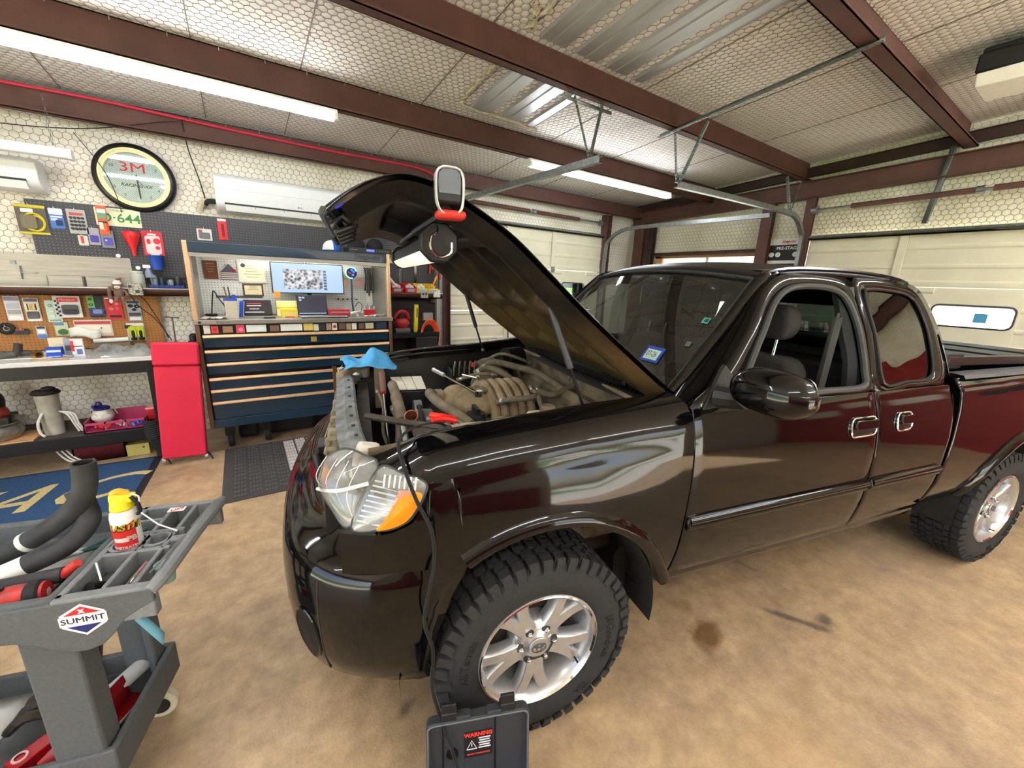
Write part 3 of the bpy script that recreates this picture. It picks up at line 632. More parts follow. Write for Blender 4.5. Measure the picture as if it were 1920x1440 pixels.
q = MB(); q.prism(rrect(1.77, .262, .01, cx=.885, cy=.131), lambda a, b, s: (a, s, b), 0, .004); q.build('sheet', 'stainless', t)
for x0, x1 in ((1.22,1.44),(1.455,1.68)):
    q = MB(); q.bb(x0, x1, -.05, -.047, 0, .085); q.bb(x0, x0+.004, -.05, 0, 0, .085); q.bb(x1-.004, x1, -.05, 0, 0, .085); q.build('tray', 'stainless', t)
q = MB(); q.bb(1.02,1.05,-.012,0,.17,.20); q.cyl((1.07,-.01,.16),(1.065,-.01,.05),.004,n=6); q.bb(1.07,1.16,-.03,0,.102,.106); q.build('bracket', 'galv', t)

t = thing('workbench', 'white topped workbench with black steel frame and lower shelf', 'workbench', (-2.6, 4.68, 0))
q = MB(); q.bb(0, 1.90, 0, .61, .905, .945); q.build('worktop', flat((214,214,210),.35), t, bevel=.006)
q = MB(); q.bb(0, 1.88, .02, .035, .80, .905); q.build('apron', 'black_satin', t)
q = MB(); q.bb(0, 1.88, .0, .03, .18, .29); q.build('front_rail', 'black_satin', t, bevel=.004)
q = MB(); q.bb(0, 1.88, .03, .58, .268, .283); q.build('lower_shelf', flat((74,66,58),.7), t)
for x, y in ((1.85,.03),(1.85,.56),(.3,.56)):
    q = MB(); q.bb(x-.025, x+.025, y-.025, y+.025, 0, .905); q.build('leg', 'black_satin', t, bevel=.003)
q = MB(); q.bb(0, 1.88, .585, .6, .82, .905); q.build('rear_rail', flat((96,88,74),.7), t)

# hung packages
def pk(name, lab, x, z, w, h, base, parts=(), rz=0., y=YB-.066, group='packages hanging on the pegboards', cat='package', hook=True, tilt=0):
    t = thing(name, lab, cat, (x, y, z), group=group, rot=(tilt, rz, 0))
    q = MB(); q.prism(rrect(w, h, .006), lambda a, b, s: (a, s, b), -.003, 0); q.build('card', flat(base), t)
    for i, p in enumerate(parts):
        nm, dx, dz, pw, ph, c, dep = p[:7]; sh = p[7] if len(p) > 7 else 'r'; q = MB(); y0 = -.003-.0006*(i+1)
        if sh == 'r': q.prism(rrect(pw, ph, min(pw,ph)*.18, 3), lambda a, b, s: (dx+a, s, dz+b), y0-dep, -.003)
        elif sh == 'c': q.prism([(pw/2*math.cos(2*pi*k/18), ph/2*math.sin(2*pi*k/18)) for k in range(18)], lambda a, b, s: (dx+a, s, dz+b), y0-dep, -.003)
        elif sh == 'o': q.tube([(dx+pw/2*math.cos(2*pi*k/20), y0-.004, dz+ph/2*math.sin(2*pi*k/20)) for k in range(20)], dep, n=6, closed=True)
        q.build(nm, c if isinstance(c, str) else flat(c), t)
    if hook:
        q = MB(); q.tube([(0,.02,h/2+.002),(0,-.03,h/2-.004),(0,-.034,h/2+.008)], .002, n=5); q.build('peg_hook', 'white_enamel', t)
    return t
thin_glass('clear_film', (.93,.95,.95), .10, .08)
W_ = (236,236,232); K_ = (34,34,38); G_ = (150,152,150)
pk('cable_pack', 'clear pack of coiled yellow cable at the pegboard corner', -1.396,2.06,.176,.235,(92,88,80),[('yellow_strip',0,.105,.176,.022,(206,190,40),.001),('coil',.01,-.02,.12,.14,(214,198,48),.008,'o'),('coil',.02,-.03,.1,.12,(200,186,50),.007,'o'),('label',-.02,.07,.07,.03,W_,.001),('bundle',-.02,-.02,.09,.11,(120,112,90),.01),('yellow_strip',0,-.108,.176,.016,(206,190,40),.001)])
pk('blue_package', 'blue and white carded package right of the yellow cable', -1.25,2.085,.085,.165,(70,120,196),[('header',0,.055,.085,.05,(214,222,232),.001),('stripe',0,.012,.07,.012,(230,236,240),.001),('product',.012,-.035,.04,.045,(40,52,96),.006),('text_block',-.015,-.01,.04,.02,(190,210,236),.001)])
pk('bead_card', 'grey bubble card of dark round plugs in four rows', -1.127,2.072,.118,.2,(176,178,178),[('header',0,.062,.085,.022,(196,80,84),.001)]+[('plug',-.036+.024*i,.03-.03*j,.021,.021,(44,46,48),.006,'c') for j in range(4) for i in range(4)])
pk('licence_plate', 'cream licence plate with green digits partly under the clock', -.855,2.135,.305,.152,(222,222,186),[],cat='plate',hook=False,group='wall plates')
text('plate_digits', 'O·644', .105, flat((60,140,84)), bpy.data.objects['licence_plate'], (.01,-.005,-.008), FACE, bold=.0015, sx=1.05)
text('plate_lettering', 'DEALER', .022, flat((60,120,84)), bpy.data.objects['licence_plate'], (0,-.005,.058), FACE, sx=1.3)
pk('orange_package', 'tall orange carded package in front of the licence plate', -.957,2.10,.064,.24,(222,100,52),[('header',0,.075,.055,.035,(240,238,232),.001),('window',0,.035,.056,.05,(110,150,120),.006),('bottle',-.012,-.05,.024,.06,(226,222,200),.012),('product',.014,-.06,.02,.07,(226,92,50),.012),('panel',0,-.02,.056,.02,K_,.001)],y=YB-.10)
pk('purple_package', 'grey package with purple patch half behind the orange one', -1.04,1.957,.075,.145,(160,158,170),[('patch',0,-.02,.055,.06,(74,66,160),.002)])
pk('purple_package', 'grey package with purple patch below the orange one', -.952,1.94,.085,.15,(128,132,136),[('patch',.002,-.02,.06,.07,(84,76,168),.002),('shine',-.01,-.01,.012,.012,(210,210,240),.003)],y=YB-.085)
pk('sachet', 'small clear sachet with a red squiggle at the pegboard bottom', -1.115,1.917,.062,.085,(206,204,192),[('squiggle',-.005,.005,.018,.06,(200,60,64),.003)])
pk('gasket_card', 'red and white card with round red gasket shapes', -.645,1.93,.15,.22,(206,44,62),[('panel',0,-.015,.11,.165,(214,208,204),.001),('disc',.03,.02,.055,.055,(206,44,62),.002,'c'),('disc',.03,-.04,.036,.036,(206,44,62),.002,'c'),('disc',-.03,.015,.03,.05,(206,44,62),.002,'c'),('label',0,.08,.06,.014,(240,232,228),.001)])
t = thing('funnel', 'red plastic funnel hanging beside the gasket card', 'funnel', (-.785, 5.19, 1.92))
q = MB(); q.lathe([(.012,-.115),(.014,-.1),(.02,-.05),(.05,.03),(.06,.06),(.06,.085),(.05,.1),(.0,.108)], axis=(0,0,1), n=20); q.build('cone', flat((214,34,40),.4), t)
q = MB(); q.tube([(.0,.0,.105),(.01,.03,.12),(.02,.05,.10)], .003, n=5); q.build('cord', 'black_rubber', t)
for k, (x, z) in enumerate(((-.78,1.70),(-.90,1.80))):
    q = MB(); q.cyl((x,YB-.06,z), (x,YB-.10,z), .014, n=14); q.cyl((x,YB-.10,z),(x,YB-.104,z),.017,n=14); tag(q.build('round_peg', 'white_plastic'), ('white round peg on the black board below the red funnel','white round peg on the black board left of the red funnel')[k], 'peg')
pk('small_card', 'black and white card above the tool chest hood', -.24,2.045,.12,.11,(214,212,208),[('tools',.0,-.01,.09,.06,(110,112,116),.005),('logo',-.03,.03,.03,.03,(190,60,60),.001)])
pk('red_pack', 'narrow red and white pack hanging above the tool chest hood', -.085,2.11,.075,.205,(222,52,56),[('header',0,.088,.07,.022,(238,236,232),.001),('product',.002,-.01,.022,.12,(120,30,34),.006)])
pk('sticker_card', 'pale sticker strip on the pegboard behind the caps', 1.17,2.16,.2,.05,(222,190,180),[('print',0,0,.16,.02,(150,70,70),.001)])
pk('licence_plate', 'yellow licence plate stub beside the right post of the tool chest', 1.60,1.95,.30,.15,(220,222,168),[],cat='plate',hook=False,group='wall plates')
text('plate_digits', 'O·644', .10, flat((96,110,80)), bpy.data.objects['licence_plate.001'], (.02,-.005,0), FACE, sx=1.05)
# brown board
y2 = YB-.066
pk('drill_bit_card', 'white card with drill bits at the left frame edge', -1.633,1.325,.09,.205,(226,226,232),[('header',0,.08,.085,.03,(150,150,190),.001),('bits',0,.02,.07,.045,(190,196,214),.004),('window',0,-.03,.07,.035,(170,176,168),.006),('label',0,-.075,.07,.03,(244,244,240),.002)])
pk('blade_card', 'white card with yellow and black blades', -1.525,1.313,.09,.2,(214,212,196),[('header',0,.082,.08,.024,(96,100,140),.001),('panel',0,.025,.078,.06,W_,.001)]+[('blade',-.024+.012*k,.025,.007,.055,((40,40,44),(220,180,60),(224,150,50),(236,214,90))[k%4],.003) for k in range(5)]+[('product',0,-.045,.07,.06,(96,92,94),.008),('label',0,-.088,.07,.014,W_,.002)])
pk('mint_card', 'pale mint bubble card behind the racing box', -1.401,1.30,.09,.19,(196,222,206),[('ring',-.015,.05,.022,.02,(90,110,104),.002,'o'),('pill',-.01,.0,.03,.02,(224,236,228),.005),('pill',-.01,-.04,.03,.02,(224,236,228),.005),('text',0,-.08,.07,.01,(120,150,140),.001)])
pk('racing_box', 'chequered box with red lettering and a toy car', -1.301,1.34,.168,.19,(218,220,220),[('header',.005,.062,.13,.04,(226,70,76),.002),('window',.012,-.025,.10,.085,(84,88,92),.014),('toy',.012,-.04,.08,.035,(50,52,56),.022)]+[('check',-.07+.014*(k%2),.05-.018*k,.013,.017,K_,.001) for k in range(8)],y=YB-.09)
text('brand_lettering', 'Motion', .035, flat((250,200,200)), bpy.data.objects['racing_box'], (.0,-.008,.062), FACE, shear=.2)
pk('tape_roll', 'black roll of tape hanging on the brown board', -1.70,1.155,.05,.05,(60,58,54),[('roll',0,0,.07,.07,(34,34,36),.018,'o'),('core',0,0,.042,.042,(196,184,150),.006,'o')],cat='tape',group='loose items on the brown board')
pk('sanding_block', 'dark grey sanding block beside the tape roll', -1.615,1.128,.085,.045,(52,60,66),[('top',-.01,.014,.05,.018,(150,70,66),.012),('base',0,-.008,.085,.03,(46,54,60),.02)],cat='block',group='loose items on the brown board')
pk('needle_card', 'small grey card with a blue lower band', -1.504,1.116,.06,.115,(188,190,194),[('header',0,.042,.05,.02,(60,60,66),.001),('pins',0,.008,.045,.03,(240,240,236),.002),('band',0,-.036,.055,.036,(90,120,186),.002)])
pk('green_package', 'green and white package with a round patch', -1.377,1.141,.085,.12,(190,204,170),[('header',-.01,.045,.06,.024,(96,128,180),.001),('patch',.005,-.025,.06,.05,(64,104,60),.012,'c')])
pk('long_card', 'wide cream card with a red stripe', -1.17,1.144,.25,.15,(214,200,188),[('stripe',0,.05,.24,.026,(184,70,74),.001),('panel',0,-.01,.23,.075,(238,232,212),.001),('mark',.05,.0,.01,.012,(70,76,60),.003)])
q = MB(); q.grid([[(-1.33+.05*i, YB-.09-.01*(i%2), 1.15-.02*j+.012*math.sin(i*1.7)-.02*(i>2)) for i in range(5)] for j in range(5)]); tag(q.build('paper_scrap', flat((238,238,228)), solid=.001), 'crumpled white paper scrap pinned across the cream card', 'paper')
pk('ring_card', 'green and orange card with two rings', -1.155,1.387,.045,.15,(120,196,120),[('header',0,.055,.04,.035,(176,130,80),.001),('ring',.0,.02,.02,.02,(40,52,44),.003,'o'),('ring',-.002,-.03,.024,.02,(40,52,44),.003,'o')])
pk('dark_card', 'dark green card behind the ring card', -1.105,1.36,.065,.18,(46,60,58),[('ring',.01,-.05,.04,.04,(200,206,200),.002,'o')],y=YB-.062)
pk('navy_package', 'navy package hanging low between the ring card and red pack', -1.125,1.286,.1,.085,(60,66,120),[('patch',.005,.01,.06,.04,(140,150,206),.002),('band',0,-.034,.09,.014,(30,34,70),.001)],y=YB-.075)
pk('red_package', 'red carded package with round pads under the sock monkey', -1.005,1.325,.11,.21,(214,52,66),[('header',0,.085,.09,.02,(60,28,36),.001),('label',-.04,.09,.03,.014,W_,.002),('pad',-.02,.04,.03,.025,(150,30,44),.003,'c'),('pad',.022,.04,.03,.025,(236,130,136),.003,'c'),('pad',-.02,-.005,.036,.03,(236,120,126),.003,'c'),('pad',.022,0,.03,.03,(228,90,100),.003,'c'),('band',0,-.075,.08,.022,(70,20,30),.001)])
pk('ear_card', 'grey card with three black rings like a face', -.869,1.302,.1,.2,(164,172,180),[('header',0,.08,.09,.022,(60,62,90),.001),('ring',-.022,.045,.026,.018,(26,26,30),.006,'o'),('ring',.024,.04,.03,.022,(26,26,30),.006,'o'),('ring',.0,.01,.02,.014,(26,26,30),.005,'o'),('window',0,-.035,.085,.03,(70,72,78),.005),('label',0,-.075,.08,.028,W_,.002)])
t = pk('work_gloves', 'yellow and black work gloves clipped on a white card', -.884,1.10,.13,.17,(206,196,180),[('card_top',0,.07,.12,.025,(238,236,228),.001),('clip',-.05,.05,.05,.03,(40,38,40),.006)],cat='gloves',group='loose items on the brown board')
q = MB()
for gx in (-.02,.035):
    for k in range(4): q.tube([(gx-.018+.012*k,-.02,-.005),(gx-.02+.013*k,-.03,.03+.008*(k in(1,2))),(gx-.022+.013*k,-.026,.05+.01*(k in(1,2)))], [.007,.007,.005], n=6, sm=3)
    q.ell((gx,-.022,-.025), (.026,.014,.035))
q.build('glove_palm', flat((206,222,40)), t)
q = MB()
for gx in (-.02,.035): q.ell((gx,-.03,-.02), (.014,.012,.04)); q.cyl((gx,-.02,-.055),(gx,-.02,-.075),.022,n=10)
q.build('glove_trim', flat((32,34,34)), t)
# shelf items
t = thing('plastic_bucket', 'blue plastic bucket hanging at the shelf end', 'bucket', (-.63, 5.14, 1.69))
q = MB(); q.lathe([(.0,0),(.04,0),(.055,.125),(.058,.13),(.052,.13),(.038,.006),(.0,.006)], n=24); q.build('bucket_body', flat((30,74,170),.4), t)
q = MB(); q.ell((.0,0,.125), (.035,.03,.025)); q.build('rag', flat((226,226,224)), t)
t = thing('wire_basket', 'black wire basket with jars and a blue tray', 'basket', (-.60, 5.14, 1.521))
q = MB()
for z in (.0,.09): q.tube([(-.11,-.08,z+.002),(.16,-.08,z+.002),(.16,.08,z+.002),(-.11,.08,z+.002)], .003, n=5, closed=True)
for k in range(8): q.cyl((-.11+.038*k,-.08,0), (-.11+.038*k,-.08,.09), .002, n=4)
q.build('wire_frame', 'black_satin', t)
q = MB(); q.bb(-.1,.15,-.07,.07,.004,.03); q.build('tray', flat((30,60,140)), t)
for x, y_, h, c in ((-.07,-.02,.12,(120,128,140)),(-.02,.02,.1,(60,70,92)),(.05,-.02,.08,(150,156,160)),(.1,.02,.11,(70,74,80))):
    q = MB(); q.lathe([(0,.03),(.024,.03),(.026,.04),(.026,h*.8),(.016,h),(0,h)], o=(x,y_,0), n=14); q.build('jar', flat(c,.3), t)
t = thing('spray_bottle', 'white spray bottle leaning by the blue bucket', 'bottle', (-.70, 5.13, 1.61))
q = MB(); q.lathe([(0,0),(.028,0),(.03,.04),(.02,.075),(.012,.09),(0,.09)], n=14); q.build('bottle_body', flat((120,130,156),.3), t)
q = MB(); q.box((-.008,0,.105), (.055,.02,.03)); q.build('spray_head', flat((230,230,232)), t, bevel=.005)
t = thing('clear_jar', 'cloudy clear jar at the end of the steel panel', 'jar', (-.785, 5.13, 1.521))
q = MB(); q.lathe([(0,0),(.05,0),(.052,.02),(.05,.12),(.04,.135),(0,.135)], n=20); q.build('jar_body', flat((168,172,160),.25), t)
q = MB(); q.lathe([(0,.135),(.043,.135),(.043,.15),(0,.15)], n=20); q.build('lid', flat((206,206,196)), t)
# sock monkey
t = thing('sock_monkey', 'brown sock monkey doll with red cap hanging off the shelf', 'doll', (-.915, 5.03, 1.50))
bm_ = mat('sock', (122,100,84), .9, var=.35, scale=120, bump=.3, bscale=200)
q = MB(); q.ell((0,0,-.025), (.036,.028,.05)); q.ell((.0,-.005,.04), (.03,.028,.03)); q.tube([(-.03,0,.0),(-.05,-.005,.02),(-.062,-.008,-.02),(-.06,-.01,-.08)], [.014,.014,.012,.013], n=8, sm=4); q.tube([(.03,0,.0),(.05,-.004,-.015),(.055,-.008,-.05)], [.014,.012,.012], n=8, sm=4); q.tube([(-.018,0,-.06),(-.022,-.012,-.085),(-.026,-.01,-.1)], .016, n=8, sm=3); q.tube([(.018,0,-.06),(.022,-.012,-.085),(.024,-.01,-.1)], .016, n=8, sm=3)
q.ell((-.032,.004,.045),(.008,.006,.011)); q.ell((.032,.004,.045),(.008,.006,.011)); q.build('body', bm_, t)
q = MB(); q.ell((0,-.026,.026), (.022,.012,.014)); q.ell((-.06,-.01,-.095), (.014,.012,.022)); q.build('muzzle', flat((228,216,200)), t)
q = MB(); q.ell((0,-.037,.025), (.013,.003,.003)); q.build('mouth', flat((190,40,44)), t)
q = MB(); q.ell((-.01,-.026,.048),(.004,.003,.004)); q.ell((.01,-.026,.048),(.004,.003,.004)); q.build('eyes', 'black_satin', t)
q = MB(); q.lathe([(.031,.052),(.03,.066),(.018,.085),(0,.09)], n=18); q.build('cap', flat((226,214,206)), t)
q = MB(); q.ell((.006,0,.092),(.014,.012,.012)); q.build('pompom', flat((150,30,44)), t)
t = thing('camo_box', 'speckled camouflage radio box hanging beside the sock monkey', 'box', (-.80, 5.03, 1.455))
q = MB(); q.bb(-.048,.05,-.02,.03,0,.105); q.build('case', mat('camo', (196,196,176), .7, c2=(96,92,78), scale=60), t, bevel=.006)
q = MB(); q.cyl((-.03,-.02,.08),(-.03,-.03,.08),.014,n=12); q.bb(.0,.03,-.026,-.02,.02,.05); q.build('dials', flat((60,60,58)), t)
for k, P in enumerate(([(-.78,5.0,1.46),(-.74,5.02,1.40),(-.70,5.05,1.28),(-.66,5.03,1.18),(-.62,4.98,1.06)], [(-.84,5.0,1.47),(-.80,5.03,1.36),(-.72,5.06,1.26),(-.66,5.03,1.16),(-.60,4.98,1.04)])):
    q = MB(); q.tube(P, .004, n=6, sm=5); tag(q.build('power_cord', 'black_rubber'), ('upper','lower')[k]+' black cord hanging from the camouflage box to the bench', 'cable')
# bench top clutter, z = .945
B = .945
t = thing('radiator_hose', 'dark radiator hose and elbow lying on the bench', 'hose', (-1.62, 4.9, B))
q = MB(); q.tube([(-.2,-.02,.03),(-.06,-.02,.03),(.0,-.03,.04),(.05,-.03,.045)], .026, n=12, sm=5); q.build('pipe', flat((84,84,80),.7), t)
q = MB(); q.cyl((.055,-.03,.035), (.075,-.03,.125), .027, .024, n=14); q.build('elbow', flat((58,52,50),.6), t)
q = MB(); q.tube([(.075,-.02,.05),(.12,-.01,.045),(.155,-.03,.035)], .022, n=12, sm=4); q.build('neck', flat((66,60,56),.6), t)
q = MB(); q.lathe([(.018,-.02),(.03,-.02),(.03,.02),(.018,.02)], o=(.165,-.04,.032), axis=(1,-1,0), n=18); q.build('brass_fitting', flat((150,108,52),.35,.7), t)
q = MB(); q.grid([[(-2.0+.09*i, 4.82+.05*j, B+.006+.02*abs(math.sin(i*1.3+j))*(j>1)) for i in range(8)] for j in range(6)]); tag(q.build('shop_rag', flat((232,232,228)), solid=.003), 'white shop rag spread under the radiator hose', 'rag')
def carton(nm, lab, x, y, z, sx, sy, sz, c, bands=(), rz=0., cat='box', bev=.002):
    t = thing(nm, lab, cat, (x, y, z), rz); q = MB(); q.bb(-sx/2, sx/2, -sy/2, sy/2, 0, sz); q.build('carton', flat(c), t, bevel=bev)
    for (nm2, u0, u1, v0, v1, cc) in bands:
        q = MB(); q.bb(-sx/2+u0*sx, -sx/2+u1*sx, -sy/2-.0015, -sy/2, v0*sz, v1*sz); q.build(nm2, flat(cc), t)
    return t
carton('blue_carton', 'small blue parts carton with white stripes on the bench', -1.355,4.88,B,.09,.06,.085,(36,74,186),[('stripe',.04,.96,.55,.75,(206,222,244)),('stripe',.06,.9,.06,.18,(150,180,230))])
carton('cream_carton', 'cream carton standing behind the blue carton', -1.36,5.0,B,.10,.05,.15,(222,210,176))
carton('grey_carton', 'narrow grey blister card beside the blue carton', -1.285,4.93,B,.04,.02,.15,(150,158,168),[('patch',.1,.9,.3,.6,(80,84,104))])
carton('white_red_bag', 'white pouch with a red corner and blue seal', -1.215,4.88,B,.075,.03,.15,(226,228,230),[('corner',0,.25,.3,.9,(206,50,50)),('seal',.4,.85,.12,.42,(90,110,176)),('line',.1,.95,.56,.6,(60,60,66))])
q = MB(); q.cyl((-1.46,4.74,B+.006),(-1.24,4.72,B+.006),.006,n=8); tag(q.build('wooden_stick', 'wood_trim'), 'thin wooden stick at the bench edge', 'stick')
q = MB(); q.bb(-1.30,-1.24,4.80,4.84,B,B+.02); q.cyl((-1.29,4.79,B+.03),(-1.24,4.8,B+.012),.008,n=8); tag(q.build('hand_tool', 'steel'), 'small chrome tool beside the blue carton', 'tool')
random.seed(4)
q = MB(); n_ = 26; G = []
for i in range(n_):
    row = []
    for j in range(14):
        a = i/(n_-1); b = j/13; e = math.sin(pi*a)**.6*math.sin(pi*b)**.5
        row.append((-1.15+.42*a, 4.72+.36*b, B+.003+e*(.075+.03*math.sin(a*9)+random.uniform(-.022,.022))))
    G.append(row)
q.grid(G); thin_glass('poly_bag', (.80,.82,.80), .22, .12, c=((214,218,214),.55))
tag(q.build('plastic_bag', 'poly_bag', sharp=60), 'crumpled clear plastic bag covering the right of the bench', 'bag')
q = MB(); q.cyl((-1.15,5.06,B+.10),(-.93,5.06,B+.11),.02,n=12); q.cyl((-.93,5.06,B+.11),(-.915,5.06,B+.11),.022,n=12); tag(q.build('caulk_tube', flat((222,222,216))), 'white sealant tube lying at the back of the bench', 'tube')
carton('tube_rest', 'flat carton under the sealant tube', -1.04,5.1,B,.26,.12,.08,(120,104,84))
t = thing('wheel_puller', 'tall steel T handle tool standing behind the bench corner', 'tool', (-.60, 5.05, 0))
q = MB(); q.cyl((0,0,.03),(.02,.02,1.245),.007,n=8); q.cyl((-.03,0,1.255),(.07,.04,1.24),.005,n=8); q.lathe([(0,0),(.04,0),(.03,.05),(.012,.07)], n=14); q.lathe([(.03,.94),(.04,.96),(.025,1.0),(.008,1.02)], o=(.015,.015,0), n=14); q.build('shaft', flat((110,110,104),.4,.6), t)
t = thing('cordless_light', 'black cordless tool resting behind the red creeper', 'tool', (-.423, 4.88, .99))
q = MB(); q.bb(-.05,.05,-.04,.04,.0,.05); q.lathe([(0,0),(.035,0),(.035,.05),(.02,.07),(0,.07)], o=(0,0,.05), n=14); q.build('case', 'black_plastic', t, bevel=.006)
q = MB(); q.tube([(-.06,0,.02),(-.10,-.02,.0),(-.14,-.01,.01)], .012, n=8, sm=3); q.build('handle', 'black_plastic', t)
# lower shelf
S0 = .284
t = thing('paint_pail', 'tall off-white plastic cylinder with dark lid and clear hoses', 'pail', (-1.47, 4.88, S0))
q = MB(); q.lathe([(0,0),(.062,0),(.066,.1),(.064,.1),(.07,.24),(.068,.24),(.073,.36),(0,.36)], n=24); q.build('cylinder', mat('cloudy', (178,176,162), .45, c2=(150,146,130), scale=9), t, sharp=60)
q = MB(); q.lathe([(0,.36),(.085,.355),(.09,.365),(.075,.385),(0,.39)], n=24); q.ell((.02,0,.395),(.045,.04,.022)); q.build('lid', flat((30,26,28)), t)
for k in range(3):
    q = MB(); q.tube([(.06,-.03,.20),(.11+.02*k,-.05,.17),(.14+.015*k,-.06,.08),(.16+.02*k,-.06,.01)], .007, n=8, sm=5); q.build('hose', flat((206,206,200),.3), t)
q = MB(); q.tube([(-.03,-.06,.2),(-.06,-.09,.12),(-.055,-.10,.04),(-.03,-.11,.01)], .01, n=8, sm=5); q.build('hose', flat((214,214,206),.3), t)
t = thing('foil_tray', 'crumpled foil pan on a wooden board under the bench', 'tray', (-1.80, 4.86, S0))
q = MB(); q.bb(-.2,.25,-.16,.14,0,.015); q.build('board', 'wood_trim', t)
q = MB(); q.lathe([(0,.02),(.14,.02),(.17,.07),(.16,.10),(.15,.13),(.19,.165),(.2,.16)], n=28); q.build('pan', mat('foil', (176,176,170), .3, .8, var=.4, scale=18, bump=.8, bscale=25), t)
t = thing('red_head_tool', 'dark red and black shop vac head cut by the frame', 'tool', (-1.86, 5.05, S0+.16))
q = MB(); q.ell((0,0,.12),(.1,.09,.13)); q.build('cover', flat((28,22,24),.5), t); q = MB(); q.ell((.02,-.02,.03),(.095,.09,.07)); q.build('rim', flat((150,50,40),.5), t); q = MB(); q.bb(-.12,.12,-.1,.1,-.16,.0); q.build('base', flat((60,54,50)), t)
t = thing('spray_pot', 'white round sprayer pot with navy pump head in the crate', 'sprayer', (-1.165, 4.92, S0+.05))
q = MB(); q.lathe([(0,0),(.055,0),(.078,.03),(.08,.06),(.06,.10),(.045,.115),(0,.115)], n=24); q.build('pot', flat((206,206,196),.4), t)
for a in (-2.2,-1.1):
    q = MB(); q.lathe([(.03,0),(.028,-.006),(0,-.01)], o=(.075*math.cos(a),.075*math.sin(a),.055), axis=(math.cos(a),math.sin(a),0), n=16); q.build('dimple', flat((190,190,180),.4), t)
q = MB(); q.lathe([(0,.115),(.055,.112),(.058,.13),(.04,.14),(0,.14)], n=20); q.ell((-.015,0,.155),(.025,.02,.03)); q.cyl((-.03,-.02,.145),(-.045,-.045,.15),.014,n=10); q.build('pump_head', flat((36,38,104),.4), t)
q = MB(); q.tube([(.01,0,.17),(.03,0,.21),(.05,0,.2),(.075,-.01,.13),(.10,-.01,.06)], .005, n=6, sm=5); q.build('hose', flat((160,160,150)), t)
t = thing('pink_crate', 'magenta plastic crate of small parts on the lower shelf', 'crate', (-1.07, 4.86, S0))
mp = mat('crate_pink', (178,58,104), .4, var=.1)
q = MB(); q.bb(-.19,.22,-.13,.15,0,.006); q.bb(-.19,.22,-.13,-.122,.07,.09); q.bb(-.19,.22,.142,.15,0,.13); q.bb(-.19,-.182,-.13,.15,0,.09); q.bb(.212,.22,-.13,.15,0,.09); q.bb(-.19,.22,-.13,-.122,0,.014)
for k in range(4): q.bb(-.19+.1333*k,-.178+.1333*k,-.13,-.122,0,.09)
q.build('crate_frame', mp, t)
for x, c, k in ((-.1,(226,72,40),5),(-.06,(236,90,50),4),(.02,(190,180,160),5),(.07,(160,150,130),4),(.14,(40,84,190),5),(.18,(50,96,200),4)):
    q = MB(); 
    for i in range(k): q.box((x+random.uniform(-.02,.02), -.08+random.uniform(-.03,.05), .03+random.uniform(0,.025)), (.035,.012,.02), Euler((random.random()*3,random.random()*3,random.random()*3)).to_matrix())
    q.build('small_part', flat(c,.4), t)
t = thing('red_battery', 'red battery tool standing over the black strap bundle', 'tool', (-.80, 4.84, S0+.04))
q = MB(); q.bb(-.05,.02,-.05,.05,.0,.11); q.build('case', flat((170,24,30),.3), t, bevel=.01); q = MB(); q.bb(-.052,.022,-.053,.053,.11,.122); q.build('lid', flat((236,150,150),.3), t); q = MB(); q.ell((.05,.02,.05),(.05,.05,.09)); q.build('body', flat((110,26,24),.5), t)
t = thing('strap_bundle', 'bundle of black ribbed straps drooping from the shelf end', 'strap', (-.80, 4.70, .0))
q = MB()
for k in range(9): q.tube([(-.06,-.03,.36-.02*k),(0,-.055,.345-.02*k),(.06,-.02,.365-.02*k)], .011, n=6, sm=3)
q.build('ribbed_fold', 'black_rubber', t)
q = MB()
for k in range(7): q.tube([(-.04+.013*k,-.03,.2),(-.02+.012*k,-.05,.12),(.0+.013*k,-.04,.05+.01*(k%3)),(.0+.02*k,-.06,.012)], .009, n=6, sm=4)
q.build('tail', 'black_rubber', t)
carton('yellow_carton', 'dusty yellow carton on the floor under the bench', -.955,4.86,0,.16,.14,.11,(186,176,96),[('mark',.7,.8,.6,.75,(80,76,50))])
t = thing('maroon_crate', 'dark maroon crate on the floor under the bench', 'crate', (-1.22,4.92,0))
q = MB(); q.bb(-.16,.18,-.12,-.11,0,.14); q.bb(-.16,-.15,-.12,.12,0,.14); q.bb(.17,.18,-.12,.12,0,.14); q.bb(-.16,.18,.11,.12,0,.14); q.bb(-.16,.18,-.12,.12,0,.01); q.build('crate_frame', flat((92,22,34)), t)
q = MB(); q.ell((-.02,-.05,.10),(.05,.04,.03)); q.build('red_part', flat((206,50,34)), t)
q = MB()
for k in range(3): q.tube([(-1.55+.03*k,4.9,.26),(-1.46+.03*k,4.82,.10),(-1.38+.03*k,4.78,.03),(-1.25,4.78,.02+.006*k)], .008, n=6, sm=5)
tag(q.build('white_hoses', flat((214,210,200),.4)), 'loop of white tubing trailing under the bench shelf', 'hose')
